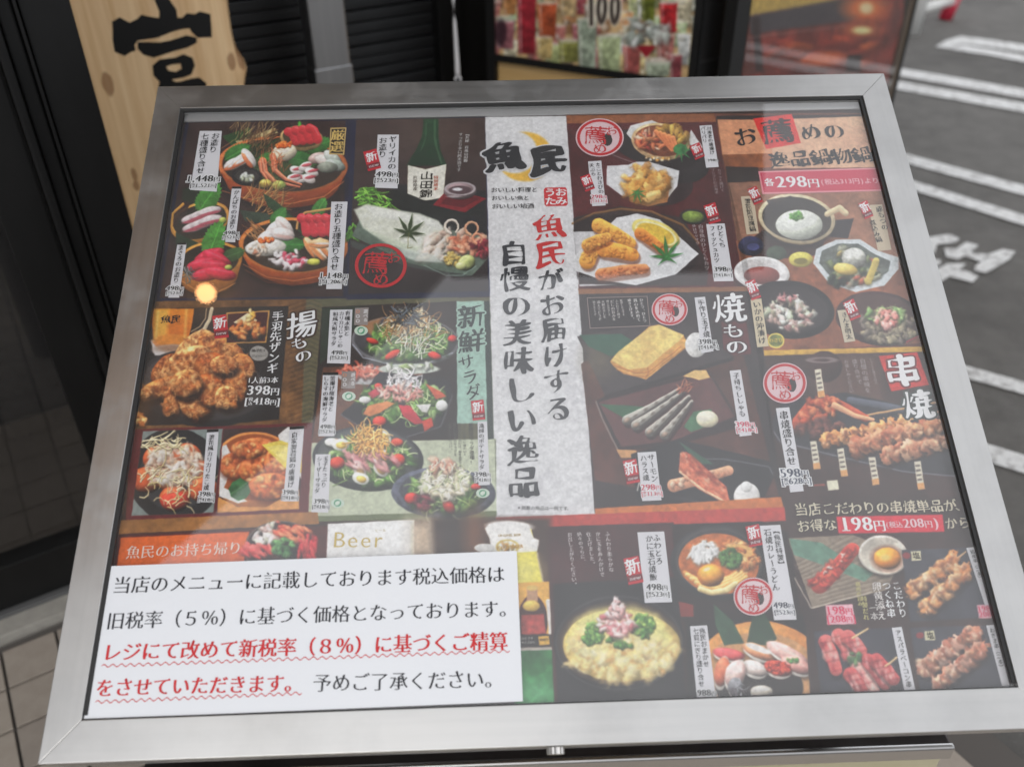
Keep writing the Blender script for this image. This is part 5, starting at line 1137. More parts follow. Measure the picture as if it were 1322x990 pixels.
def painted(polys):
    V, F = [], []
    for poly in polys:
        loops = [[Vector((q[0], -.0012, q[2])) for q in (sl_(sgn((x / 3.888, y / 3.888))) for x, y in lp)] for lp in poly]
        tri = geometry.tessellate_polygon([[Vector((v.x, v.z, 0)) for v in lp] for lp in loops]); fl = [v for lp in loops for v in lp]; i0 = len(V)
        V += fl; F += [tuple(i0 + i for i in f) for f in tri]
    return mobj('brushed_character', V, F, BRUSH_INK, sign)
painted([[[(790, -60), (845, -60), (850, 0), (885, 50), (890, 90), (915, 90), (935, 68), (980, 72), (1000, 58), (1055, 72), (1060, 130), (1063, 188), (990, 190), (965, 165), (950, 143), (920, 146), (870, 158), (790, 190), (690, 205), (675, 225), (680, 255), (655, 262), (625, 282), (575, 260), (570, 230), (565, 200), (566, 150), (562, 110), (600, 88), (650, 115), (690, 95), (710, 75), (750, 85), (798, 92), (800, 60), (775, 0)]],
         [[(690, 212), (740, 212), (800, 214), (850, 205), (900, 190), (935, 178), (985, 190), (988, 215), (940, 240), (870, 258), (820, 275), (770, 290), (720, 275), (690, 245)]],
         [[(765, 330), (800, 300), (880, 290), (920, 273), (965, 290), (978, 330), (960, 375), (920, 390), (860, 400), (880, 412), (905, 410), (960, 395), (1000, 390), (1035, 418), (1030, 470), (790, 470), (800, 410), (770, 380)], [(832, 335), (860, 325), (905, 320), (912, 345), (880, 362), (845, 355)]]])

# ------------------------------------------------------------------ black ribbed wall behind
R0 = Vector(EYE) + Vector(sight((450, 50))) * 2.75
def rib(p): return on_plane(p, R0, FN)
wall = thing('black_board_wall', 'black ribbed board wall behind the menu case, between signboard and poster box', 'wall', (R0.x, R0.y, 0), (0, 0, HB))
def rl(v): v = v - Vector((R0.x, R0.y, 0)); return (v.dot(WX), -v.dot(WN), v.z)
x0, x1 = -1.3, rl(rib((558, 50)))[0]; x2 = rl(rib((585, 50)))[0]; x3 = rl(rib((640, 50)))[0]
pz = abs(rib((450, 40)).z - rib((450, 55.5)).z); print('rib pitch', pz, x0, x1, x3)
boxobj('backing', ((x0 + x3) / 2 + .5, .05, 1.6), (x3 - x0 + 1.0, .06, 3.2), BLACK_FRAME, wall)
z = .01; k = 0; bmesh_cache = None
pz = max(.024, min(pz, .05))
bm = bmesh.new(); box(bm, (0, 0, 0), (x1 - x0, .03, pz - .004), .003); proto = bm_obj('board', bm, CHAR_WOOD); me = proto.data; bpy.data.objects.remove(proto)
while z < 3.18:
    o = bpy.data.objects.new('board', me); COL.objects.link(o); o.parent = wall; o.location = ((x0 + x1) / 2, .004 + .004 * math.sin(k * 2.3), z + pz / 2); z += pz; k += 1
boxobj('corner_post', ((x1 + x2) / 2, 0, 1.6), (x2 - x1, .10, 3.2), BLACK_FRAME, wall, .004)
boxobj('flat_panel', ((x2 + x3) / 2 + .1, .01, 1.6), (x3 - x2 + .2, .03, 3.2), BLACK_FRAME, wall, .002)

def steel_post(pl, pr_, psl, dist, label, grp=None):
    c = Vector(EYE) + Vector(sight(((pl[0] + pr_[0]) / 2, pl[1]))) * dist
    wd = abs((on_plane(pr_, c, FN) - on_plane(pl, c, FN)).dot(WX)); zs = on_plane(psl, c, FN).z
    t = thing('steel_post', label, 'post', (c.x, c.y, 0), (0, 0, HB), grp)
    boxobj('shaft', (0, wd * .3, 1.59), (wd, wd * .6, 3.18), STEEL_Z, t, .004)
    boxobj('sleeve', (0, wd * .3, zs / 2), (wd + .006, wd * .6 + .006, zs), STEEL_Z, t, .002); boxobj('side_fin', (wd / 2 + .003, wd * .3 + .01, 1.59), (.004, wd * .5, 3.15), STEEL_Z, t)
    return t
steel_post((397, 10), (445, 10), (420, 89), 2.45, 'grey steel post standing against the black ribbed boards', 'square steel posts of the shop front')
# hanging white cord
c0 = Vector(EYE) + Vector(sight((585, -40))) * 2.3; pts = []
for (px, py) in [(583, -200), (584, -90), (585, 0), (587, 30), (588.5, 55), (590, 80), (590.5, 92), (591, 98)]:
    pts.append(on_plane((px, py), c0, (0, -1, 0)))
pts[0].z = 3.19
pts[0].x = pts[1].x
cord = thing('hanging_cord', 'thin white cord with knotted end hanging before the black wall', 'cord', tuple(pts[-1]))
bm = bmesh.new(); tube(bm, [p - pts[-1] for p in pts], [.003, .003, .0036, .0042, .005, .006, .0065, .006], 8); CORD = mat('white_cord', (.62, .62, .63), .6); bm_obj('strand', bm, CORD, cord, True)
bm = bmesh.new(); lp = [Vector((.007 * math.sin(a_), 0, -.012 - .012 * math.cos(a_))) for a_ in [i * math.pi / 5 for i in range(11)]]; tube(bm, lp, .0035, 6); bm_obj('knot_loop', bm, CORD, cord, True)

# ------------------------------------------------------------------ poster box with a corner towards the camera
HL = math.radians(-30); LX = Vector((math.cos(HL), math.sin(HL), 0)); LN = Vector((math.sin(HL), -math.cos(HL), 0))
HR = math.radians(50); QX = Vector((math.cos(HR), math.sin(HR), 0)); QN = Vector((math.sin(HR), -math.cos(HR), 0))
B0 = Vector(EYE) + Vector(sight((888, 60))) * 2.35
B1 = Vector(EYE) + Vector(sight((948, 60))) * 2.38
def fl(p, off=0): return on_plane(p, B0 + LN * off, tuple(LN))
def frt(p, off=0): return on_plane(p, B1 + QN * off, tuple(QN))
def canvas(n, q0, ux, zlo, zhi, wid, res, painter, seed, name):
    """picture printed on an upright sheet of width wid starting at q0 along ux"""
    W_, H_ = int(wid * res), int((zhi - zlo) * res)
    xs_ = (np.arange(W_) + .5) / W_ * wid; zs_ = zhi - (np.arange(H_) + .5) / H_ * (zhi - zlo)
    P = np.array(q0)[None, None, :] * np.array([1, 1, 0]) + np.array(ux)[None, None, :] * xs_[None, :, None]; P = P + np.array([0, 0, 1.0])[None, None, :] * zs_[:, None, None]
    S = seen(P); X, Y = S[..., 0], S[..., 1]
    def loc(a0_, b0_, a1_, b1_):
        m_ = (X > a0_) & (X < a1_) & (Y > b0_) & (Y < b1_); r = np.where(m_.any(1))[0]; c_ = np.where(m_.any(0))[0]
        if len(r) == 0: return 0, 0, 0, 0
        return r[0], r[-1] + 1, c_[0], c_[-1] + 1
    c = Print(X, Y, loc, seed); painter(c); finish(c, .5, 3, 3)
    return picture(c, name)
def picture(c, name):
    im = bpy.data.images.new(name, c.w, c.h); px = np.ones((c.h, c.w, 4), np.float32); px[..., :3] = c.A[::-1] / 255; im.pixels.foreach_set(px.ravel()); im.update(); im.pack()
    m = bpy.data.materials.new(name); m.use_nodes = True; b = m.node_tree.nodes['Principled BSDF']; tx = m.node_tree.nodes.new('ShaderNodeTexImage'); tx.image = im; tx.extension = 'EXTEND'
    m.node_tree.links.new(tx.outputs[0], b.inputs['Base Color']); b.inputs['Roughness'].default_value = .42; b.inputs['Specular IOR Level'].default_value = .35
    return m
pbox = thing('poster_display', 'angled display box with a cocktail poster and a red dining room poster', 'poster box', (B0.x, B0.y, 0))
def upr(name, A_, B_, zlo, zhi, nrm, m, th=.01, uv=False, off=0.0, label=None):
    """upright slab between plan points A_ and B_"""
    o0 = Vector((B0.x, B0.y, 0)); A_ = Vector((A_.x, A_.y, 0)) - o0 + nrm * off; B_ = Vector((B_.x, B_.y, 0)) - o0 + nrm * off
    v = [A_ + WZ * zlo, B_ + WZ * zlo, B_ + WZ * zhi, A_ + WZ * zhi]; v += [p - nrm * th for p in v]
    me = bpy.data.meshes.new(name); me.from_pydata([tuple(p) for p in v], [], [(0, 1, 2, 3), (7, 6, 5, 4), (4, 5, 1, 0), (5, 6, 2, 1), (6, 7, 3, 2), (7, 4, 0, 3)]); me.materials.append(m); me.update()
    if uv:
        l = me.uv_layers.new(name='UVMap'); U = [(0, 0), (1, 0), (1, 1), (0, 1)] * 2
        for i, lp in enumerate(me.loops): l.data[i].uv = U[lp.vertex_index % 4]
    o = bpy.data.objects.new(name, me); COL.objects.link(o); o.parent = pbox
    if label: o['label'] = label
    return o
lA = fl((640, 60)); lB = fl((893, 60)); zl = 1.62
zbot = (fl((640, 67)).z + fl((815, 97)).z) / 2; print('drinks bottom', fl((640, 67)).z, fl((815, 97)).z, 'w', (lB - lA).length, 'frame widths')
GLOSS = .0
upr('side_panel', lA - LX * .012, lB + LX * .0, 0, zl + .04, LN, mat('honey_wood_panel', (.52, .33, .13), .4, 0, ((3, 3, 30), (.62, .42, .19), .3, .7)), .03, off=-.012)
mD = canvas(None, lA, LX, zbot, zl, (lB - lA).length, 1500, paint_drinks, 5, 'drinks_poster')
upr('drinks_poster', lA, lB, zbot, zl, LN, mD, .004, True)
fw_ = .018
upr('frame_bar', lA - LX * .02, lB + LX * .02, zbot - fw_, zbot, LN, BLACK_FRAME, .02, off=.008); upr('frame_bar', lA - LX * .02, lB + LX * .02, zl, zl + .02, LN, BLACK_FRAME, .02, off=.008)
upr('frame_bar', lA - LX * .025, lA, 0, zl, LN, BLACK_FRAME, .021, off=.0075); upr('frame_bar', lB, lB + LX * .018, zbot, zl, LN, BLACK_FRAME, .021, off=.0075)
rA = frt((958, 60)); rB = frt((1158, 60)); zr = 1.75; zrb = min(frt((960, 100)).z, frt((1150, 100)).z) - .25
mR = canvas(None, rA, QX, zrb, zr, (rB - rA).length, 1100, paint_dining, 6, 'dining_poster')
upr('dining_poster', rA, rB, zrb, zr, QN, mR, .004, True)
BRNZ = mat('bronze_frame', (.10, .065, .035), .4, .3)
wL = (frt((958, 60)) - frt((941, 60))).length; wR = (frt((1163, 60)) - frt((1158, 60))).length
upr('frame_bar', rA - QX * wL, rA, 0, zr, QN, BLACK_FRAME, .03, off=.010); upr('frame_bar', rB, rB + QX * .05, 0, zr, QN, BRNZ, .03, off=.010); upr('frame_bar', rB + QX * .05, rB + QX * .085, 0, zr, QN, BLACK_FRAME, .05, off=.012)
upr('frame_bar', rA - QX * wL, rB + QX * .05, zr, zr + .03, QN, BLACK_FRAME, .03, off=.009); upr('frame_bar', rA, rB, zrb - .03, zrb, QN, BLACK_FRAME, .03, off=.009)
upr('side_panel', rA, rB + QX * .05, 0, zr, QN, mat('brown_board', (.12, .08, .05), .5), .04, off=-.006)
upr('glass_pane', rA, rB, zrb, zr, QN, PANE, .003, off=.012)
# back of the box
bb = [lA - LX * .01, rB + QX * .06]; 
steel_post((894, 40), (944, 40), (920, 77), 2.40, 'grey steel post at the corner between the two framed posters', 'square steel posts of the shop front')

# ------------------------------------------------------------------ parking barrier
pb0 = on_ground((1175, 44), -.02)
bar = thing('parking_barrier', 'white pipe barrier with a red end out in the car park', 'barrier', (pb0.x, pb0.y, -.02))
WPIPE = mat('white_enamel_pipe', (.62, .62, .60), .4, 0, ((30, 30, 30), (.72, .72, .7), .3, .7)); RPIPE = mat('red_reflective_band', (.50, .03, .06), .4)
def bp(p, y): v = on_plane(p, (0, y, 0), (0, 1, 0)); return v - Vector((pb0.x, pb0.y, -.02))
bm = bmesh.new(); tube(bm, [(0, 0, 0), (.02, 0, .5), (.02, 0, .95)], .055, 14); bm_obj('post', bm, WPIPE, bar, True)
e0 = bp((1188, 12), pb0.y); e1 = bp((1232, 1), pb0.y + .35); 
bm = bmesh.new(); tube(bm, [e0 - (e1 - e0) * .1, e1], .030, 12); bm_obj('arm', bm, WPIPE, bar, True)
bm = bmesh.new(); tube(bm, [e1 + Vector((0, 0, .05)), e1 - Vector((0, 0, .12)) + Vector((-.03, 0, 0))], .045, 12); bm_obj('red_end', bm, RPIPE, bar, True)
bm = bmesh.new(); tube(bm, [e1 + Vector((0, 0, .05)), e1 + Vector((.02, 0, .5))], .04, 12); bm_obj('upright', bm, WPIPE, bar, True)

# ------------------------------------------------------------------ canopy over the shop front, with warm lamps
ZC = 3.2
SOFFIT = mat('soffit', (.27, .25, .235), .7, 0, ((2, 2, 2), (.31, .29, .27), .3, .7))
cp_ = [(1.01, 6.5), (1.01, 1.05), (-.15, 1.05), (-.66, .53), (-1.09, .14), (-2.2, -.8), (-3.4, -1.6), (-6, -3), (-6, 6.5)]
canopy = thing('canopy', 'grey canopy over the shop front seen only as a reflection in the menu glass', 'canopy', (0, 0, ZC))
bm = bmesh.new(); prism(bm, [(x, y, .22) for x, y in cp_], [(x, y, 0) for x, y in cp_]); bm_obj('soffit', bm, SOFFIT, canopy)
boxobj('fascia', (.43, 1.04, .10), (1.14, .02, .26), mat('fascia', (.05, .045, .042), .5), canopy)
boxobj('upper_wall', (-2.4, 5.0, .3 + 2), (6.4, .3, 4), SOFFIT, canopy)
BULB = bpy.data.materials.new('warm_bulb'); BULB.use_nodes = True; b_ = BULB.node_tree.nodes['Principled BSDF']; b_.inputs['Emission Color'].default_value = (1, .52, .20, 1); b_.inputs['Emission Strength'].default_value = 22; b_.inputs['Base Color'].default_value = (.8, .7, .6, 1)
for n_, (x, y, r_, lb) in enumerate([(-1.0, .99, .034, 'warm round lamp under the canopy edge, the one nearest the menu case'), (-1.15, 1.36, .034, 'warm round lamp under the canopy, beyond the one nearest the menu case'), (-1.31, .61, .034, 'warm round lamp under the canopy, next left of the one nearest the menu case'), (-1.42, .27, .034, 'warm round lamp under the canopy, nearest its diagonal end')]):
    L_ = thing('canopy_lamp', lb, 'lamp', (x, y, ZC - .004), (0, 0, 0), 'warm lamps under the canopy')
    bm = bmesh.new(); bmesh.ops.create_uvsphere(bm, u_segments=20, v_segments=12, radius=r_); bmesh.ops.translate(bm, verts=bm.verts, vec=(0, 0, -r_ - .012)); bm_obj('bulb', bm, BULB, L_, True)
    bm = bmesh.new(); tube(bm, [(0, 0, 0), (0, 0, -.018)], .030, 16); bm_obj('holder', bm, BLACK_FRAME, L_)
# ------------------------------------------------------------------ the menu case on its stand
case = thing('menu_case', 'tilted brushed steel menu case with glass front, on a stand outside the shop', 'menu case', tuple(CC), (TILT, 0, 0))
hx, hy = CW / 2, CH / 2
ix0, ix1 = .0348 * CW - hx, .9626 * CW - hx; iy1, iy0 = hy - .0458 * CH, hy - .9549 * CH
TH = .055
def frame_bar(outer, inner, m):
    """mitred bar: two outer corners, two inner corners (case metres)"""
    top = [(outer[0][0], outer[0][1], 0), (outer[1][0], outer[1][1], 0), (inner[1][0], inner[1][1], 0), (inner[0][0], inner[0][1], 0)]
    bot = [(x, y, -TH) for x, y, z in top]
    bm = bmesh.new(); prism(bm, top, bot, .0006, 2); return bm_obj('frame_bar', bm, m, case)
g = .00015
TLc, TRc, BRc, BLc = (-hx, hy), (hx, hy), (hx, -hy), (-hx, -hy); tl, tr, br, bl = (ix0, iy1), (ix1, iy1), (ix1, iy0), (ix0, iy0)
frame_bar((TLc, TRc), (tl, tr), STEEL_H); frame_bar((BRc, BLc), (br, bl), STEEL_H)
frame_bar((TRc, BRc), (tr, br), STEEL_V); frame_bar((BLc, TLc), (bl, tl), STEEL_V)
DEP = .0135
e_ = .0015
boxobj('inner_wall', ((ix0 + ix1) / 2, iy1 - e_ / 2 - .0004, -DEP / 2 - .003), (ix1 - ix0 - .004, e_, DEP - .006), mat('dull_aluminium', (.42, .42, .42), .5, .35), case); boxobj('inner_wall', ((ix0 + ix1) / 2, iy0 + e_ / 2 + .0004, -DEP / 2 - .003), (ix1 - ix0 - .004, e_, DEP - .006), STEEL_H, case)
boxobj('inner_wall', (ix0 + e_ / 2 + .0004, 0, -DEP / 2 - .003), (e_, iy1 - iy0 - .004, DEP - .006), DARK_STEEL, case); boxobj('inner_wall', (ix1 - e_ / 2 - .0004, 0, -DEP / 2 - .003), (e_, iy1 - iy0 - .004, DEP - .006), DARK_STEEL, case)
for (cx, cy, sx, sy) in (((ix0 + ix1) / 2, iy1 - .002, ix1 - ix0, .004), ((ix0 + ix1) / 2, iy0 + .0007, ix1 - ix0, .0014), (ix0 + .002, 0, .004, iy1 - iy0 - .008), (ix1 - .002, 0, .004, iy1 - iy0 - .008)):
    boxobj('gasket', (cx, cy, -.0032), (sx, sy, .0022), RUBBER, case)
boxobj('glass_pane', ((ix0 + ix1) / 2, 0, -.0064), (ix1 - ix0 - .001, iy1 - iy0 - .001, .003), CASE_PANE, case)
boxobj('back_panel', ((ix0 + ix1) / 2, 0, -.020), (ix1 - ix0, iy1 - iy0, .008), DARK_STEEL, case)
_pt = case_pt((680, 152), .0125)[1]
boxobj('top_ledge', ((ix0 + ix1) / 2, (iy1 - .002 + _pt) / 2 + .0008, -.0105), (ix1 - ix0 - .006, iy1 - .002 - _pt - .0016, .002), mat('dull_aluminium_ledge', (.40, .40, .40), .42, .5, ((1.5, 60, 60), (.5, .5, .5), .3, .7)), case, .0004)
# knurled lock knob below the lower edge
kb = on_plane((717, 969), tuple(CC - AY * (hy + .004)), tuple(AY)); kl = Vector(((np.array(kb) - CC) @ AX, -hy, -.012))
bm = bmesh.new(); n = 28
ringA = [bm.verts.new((kl.x + (.0085 if i % 2 else .0078) * math.cos(i * 2 * math.pi / n), -hy - .001, kl.z + (.0085 if i % 2 else .0078) * math.sin(i * 2 * math.pi / n))) for i in range(n)]
ringB = [bm.verts.new((v.co.x, -hy - .007, v.co.z)) for v in ringA]
for i in range(n): bm.faces.new((ringA[i], ringA[(i + 1) % n], ringB[(i + 1) % n], ringB[i]))
bm.faces.new(ringA); bm.faces.new(ringB[::-1]); bm_obj('lock_knob', bm, mat('bright_knob', (.7, .68, .65), .3, 1), case)
# stand under the case
stand = thing('menu_stand', 'dark steel stand under the menu case with a bright top lip and pale front panel', 'stand', (.05, .62, 0))
lr = on_plane((1228, 971), (0, .500, 0), (0, 1, 0)); ll = on_plane((175, 990), (0, .500, 0), (0, 1, 0)); zt_ = (lr.z + ll.z) / 2 - .004; print('stand', lr, ll)
sx0, sx1 = ll.x - .05, lr.x - .05; yf = .500 - .62
def sb(name, x0, x1, y0, y1, z0, z1, m, bv=.002): return boxobj(name, ((x0 + x1) / 2, (y0 + y1) / 2, (z0 + z1) / 2), (x1 - x0, y1 - y0, z1 - z0), m, stand, bv)
sb('top_plate', sx0, sx1, yf + .004, yf + .26, zt_ - .012, zt_ - .001, DARK_STEEL); sb('front_lip', sx0, sx1, yf - .003, yf + .0035, zt_ - .016, zt_ + .003, mat('bright_lip', (.72, .72, .72), .22, 1))
sb('front_panel', sx0 + .004, sx1 - .004, yf + .004, yf + .016, .08, zt_ - .017, mat('pale_panel', (.40, .36, .22), .6, 0, ((6, 6, 6), (.52, .48, .34), .3, .7)))
for x in (sx0, sx1 - .04):
    for y in (yf + .02, yf + .22): sb('leg', x, x + .04, y, y + .04, 0, zt_ - .013, DARK_STEEL)
sb('back_panel', sx0 + .042, sx1 - .042, yf + .235, yf + .245, .10, zt_ - .014, DARK_STEEL)
for x in (sx0 + .06, sx1 - .10): boxobj('bracket', (x + .02, yf + .16, zt_ + .045), (.04, .03, .09), DARK_STEEL, stand)

# ------------------------------------------------------------------ the menu print
PD = .0125
menu = thing('menu_poster', 'large glossy food menu poster with dish photos and prices, inside the case', 'menu poster', tuple(CC - AZ * PD), (TILT, 0, 0))
RES = 2350
cw_, ch_ = ix1 - ix0 - .004, iy1 - iy0 - .004; W_, H_ = int(cw_ * RES), int(ch_ * RES)
lx = ix0 + .002 + (np.arange(W_) + .5) / RES; ly = iy1 - .002 - (np.arange(H_) + .5) / RES
Pw = (CC - AZ * PD)[None, None, :] + AX[None, None, :] * lx[None, :, None] + AY[None, None, :] * ly[:, None, None]
S_ = seen(Pw)
def mloc(a0_, b0_, a1_, b1_):
    q = [case_pt(p, PD) for p in ((a0_, b0_), (a1_, b0_), (a1_, b1_), (a0_, b1_))]
    xs_ = [v[0] for v in q]; ys_ = [v[1] for v in q]
    return int((iy1 - .002 - max(ys_)) * RES), int((iy1 - .002 - min(ys_)) * RES) + 1, int((min(xs_) - ix0 - .002) * RES), int((max(xs_) - ix0 - .002) * RES) + 1
cv = Print(S_[..., 0], S_[..., 1], mloc, 1); paint_menu(cv); finish(cv, .5, 1, 4, 1.0, 1.12)
MPRINT = picture(cv, 'menu_print')
UVF = lambda v: ((v[0] - ix0 - .002) / cw_, (v[1] - iy0 - .002) / ch_)
mobj('poster_sheet', [(ix0 + .002, iy0 + .002, 0), (ix1 - .002, iy0 + .002, 0), (ix1 - .002, iy1 - .002, 0), (ix0 + .002, iy1 - .002, 0)], [(0, 1, 2, 3)], MPRINT, menu, uv=UVF)
S = Sheet(menu, PD)
def photo(label, pts, crop=(0, 0, 1)):
    S.crop(*crop); S.quad('dish_photo', pts, MPRINT, .0004, uv=UVF, label=label)
A2, A3, A4, A5 = (200, 150, 4.123), (440, 150, 4.127), (720, 140, 3.958), (910, 130, 3.808)
A6, A7, A8 = (150, 380, 3.3), (390, 380, 3.3), (620, 250, 2.302)
D1, D2, D3, D4, D5, D6 = (740, 360, 3.093), (930, 350, 3.0), (100, 650, 3.4125), (400, 650, 3.4125), (700, 660, 3.537), (1000, 640, 3.301)
photo('sashimi platters in wooden tubs', [(244, 159), (446, 157), (443, 383), (206, 385)]); photo('squid sashimi and a green sake bottle', [(460, 156), (624, 155), (628, 376), (449, 380)])
photo('plain paper strip with brush slogan', [(627, 154), (731, 152), (767, 665), (641, 668)]); photo('fried snacks with lemon', [(733, 153), (922, 151), (972, 371), (748, 373)])
photo('rice pot and small dishes', [(926, 152), (1126, 150), (1196, 452), (977, 458)]); photo('grilled skewer platter', [(978, 461), (1196, 455), (1240, 640), (1010, 642)])
photo('rolled omelette, smelt and salmon plates', [(748, 380), (974, 377), (1008, 641), (769, 655)]); photo('heap of fried chicken wings with beer', [(160, 62), (735, 50), (693, 532), (85, 548)], A6)
photo('fried octopus balls with shavings', [(115, 583), (455, 572), (415, 930), (65, 942)], A6); photo('fried chicken basket with lemon', [(458, 575), (800, 560), (780, 915), (430, 930)], A6)
photo('four salads on dark plates', [(88, 55), (665, 30), (662, 615), (828, 616), (826, 925), (28, 945)], A7)
photo('take-out platter strip', [(158, 692), (424, 680), (420, 738), (146, 742)]); photo('beer mug banner', [(78, 88), (1010, 68), (1050, 340), (74, 260)], D4); photo('whisky bottle', [(905, 348), (1058, 342), (1075, 572), (918, 576)], D4)
photo('green bottle corner', [(915, 648), (1078, 645), (1090, 872), (935, 876)], D4)
photo('crab omelette fried rice in a stone bowl', [(28, 72), (590, 52), (650, 858), (72, 872)], D5); photo('curry udon bowl', [(592, 60), (1120, 50), (1170, 470), (640, 490)], D5); photo('sushi tub', [(660, 500), (1205, 475), (1232, 836), (668, 853)], D5)
photo('meatball skewer with egg yolk', [(60, 175), (535, 165), (560, 530), (160, 540)], D6); photo('golden chicken skewers', [(542, 230), (835, 218), (935, 515), (577, 533)], D6); photo('bacon roll skewers', [(168, 577), (528, 562), (578, 823), (197, 833)], D6); photo('pale chicken skewers', [(578, 562), (945, 552), (1028, 810), (622, 826)], D6)

WHT = (240, 240, 241); SLIP = (222, 221, 225); KURO = (26, 24, 28); AKA = (196, 30, 40)
def slip(name, pts, rgb=SLIP, z=.0008): return S.quad(name, pts, ink(rgb, .5), z)
def tagv(crop, quad, cols, price=None, tax=None, pc=KURO, back=SLIP, st='brush', cap=False, ps=1.0):
    """vertical price slip: cols = [(text, start, end)], price = (text, p, q), tax likewise"""
    S.crop(*crop); t_ = slip('price_slip', quad, back)
    if cap:
        a_, b_ = Vector(quad[0]), Vector(quad[1]); d_ = (Vector(quad[3]) - a_).normalized() * 12
        S.quad('black_cap', [a_, b_, b_ + d_, a_ + d_], ink((20, 18, 20)), .0011, t_)
    for (tx, p, q) in cols: S.text(tx, p, q, KURO, st, True, t_, .0013)
    if price: S.text(price[0], price[1], price[2], pc, 'num', False, t_, .0016, halo=WHT, hw=.10)
    if tax: S.text(tax[0], tax[1], tax[2], pc, 'num', False, t_, .0016, halo=WHT, hw=.12)
    return t_
def newtag(crop, c, h=70, w_=52, lean=(-.25), small=True):
    S.crop(*crop); x, y = c; a_, b_ = h / 2, w_ / 2; s_ = lean
    R_ = lambda u, v: (x + u * math.cos(s_) - v * math.sin(s_), y + u * math.sin(s_) + v * math.cos(s_))
    t_ = S.quad('new_badge', [R_(-b_, -a_), R_(b_, -a_), R_(b_, a_), R_(-b_, a_)], ink((200, 26, 44)), .0014)
    S.quad('badge_foot', [R_(-b_, a_ * .34), R_(b_, a_ * .34), R_(b_, a_ * .8), R_(-b_, a_ * .8)], ink((120, 20, 34)), .0016, t_)
    S.text('新', R_(-a_ * .62, -a_ * .32), R_(a_ * .62, -a_ * .32), WHT, 'brush', False, t_, .0018); S.text('new', R_(-b_ * .75, a_ * .58), R_(b_ * .75, a_ * .58), WHT, 'latin', False, t_, .0018)
def stamp(crop, c, r, ry=None, back=None, sc=1.0):
    S.crop(*crop); ry = ry or r; x, y = c; n = 40
    P = [S.pt((x + r * math.cos(i * 2 * math.pi / n), y + ry * math.sin(i * 2 * math.pi / n))) for i in range(n)]; k = .87
    ctr = Vector(S.pt(c)); V = [(p[0], p[1], .0022) for p in P] + [(ctr.x + (p[0] - ctr.x) * k, ctr.y + (p[1] - ctr.y) * k, .0022) for p in P]
    o = mobj('round_stamp', V, [(i, i + n, (i + 1) % n + n, (i + 1) % n) for i in range(n)], ink(AKA), menu)
    if back:
        S.quad('stamp_ground', [(x + r * 1.06 * math.cos(i * 2 * math.pi / n), y + ry * 1.06 * math.sin(i * 2 * math.pi / n)) for i in range(n)], ink(back), .0019, o)
        S.quad('stamp_ground', [(x + r * .34 + r * .22 * math.cos(i * .4), y + ry * .12 + ry * .35 * math.sin(i * .4)) for i in range(15)], ink((50, 40, 40)), .0020, o)
    S.text('薦', (x - r * .72, y - ry * .12), (x + r * .36, y - ry * .12), AKA, 'stamp', False, o, .0024, halo=None); S.text('お', (x + r * .22, y - ry * .38), (x + r * .80, y - ry * .38), AKA, 'stamp', False, o, .0024); S.text('め', (x - r * .32, y + ry * .60), (x + r * .34, y + ry * .60), AKA, 'stamp', False, o, .0024)
TX = '\x01'
# --- sashimi
tagv(A2, [(240, 82), (357, 82), (330, 405), (188, 395)], [('お造り', (327, 92), (308, 200)), ('七種盛り合せ', (270, 95), (242, 312))], ('1,448円', (168, 338), (352, 336)), ('[' + TX + '1,521円]', (190, 374), (330, 373)))
tagv(A2, [(940, 458), (1026, 458), (995, 922), (912, 922)], [('お造り五種盛り合せ', (980, 466), (956, 826))], ('1,148円', (874, 852), (1030, 852)), ('[' + TX + '1,206円]', (878, 885), (1022, 885)))
tagv(A2, [(412, 378), (463, 378), (428, 674), (375, 672)], [('かんぱちのお造り', (438, 396), (410, 606))], ('498円', (368, 626), (452, 624)), ('[' + TX + '523円]', (362, 649), (452, 648)), cap=True)
tagv(A2, [(122, 676), (170, 676), (130, 968), (72, 968)], [('まぐろのお造り', (142, 690), (112, 892))], ('498円', (62, 920), (156, 918)), ('[' + TX + '523円]', (62, 946), (150, 945)), cap=True)
S.crop(*A2); gk = S.quad('gold_badge', [(935, 66), (1020, 64), (1008, 210), (928, 207)], ink((206, 176, 112)), .0010); S.quad('badge_ground', [(941, 73), (1013, 71), (1002, 203), (935, 200)], ink((34, 22, 20)), .0012, gk); S.text('厳選', (978, 76), (966, 198), (222, 190, 110), 'kai', True, gk, .0015)
# --- squid
tagv(A3, [(197, 102), (310, 102), (303, 388), (182, 384)], [('ヤリイカの', (278, 108), (272, 290)), ('お造り', (226, 116), (222, 226))], ('498円', (186, 314), (306, 314)), ('[' + TX + '523円]', (180, 345), (306, 347)))
newtag(A3, (168, 238), 106, 72); S.crop(*A3)
S.text('山田錦', (460, 298), (452, 440), (40, 36, 30), 'brush', True, ws=1.25); S.text('特別純米', (508, 320), (506, 400), (190, 90, 60), 'kai', True); S.text('兵庫県産', (396, 320), (398, 400), (110, 100, 90), 'kai', True)
S.text('【兵庫 百楽山田錦', (676, 92), (664, 250), (196, 192, 190), 'kai', True); S.text('すっきり辛口純米酒です', (640, 92), (628, 300), (180, 176, 174), 'kai', True)
stamp(A3, (214, 802), 138, 118)
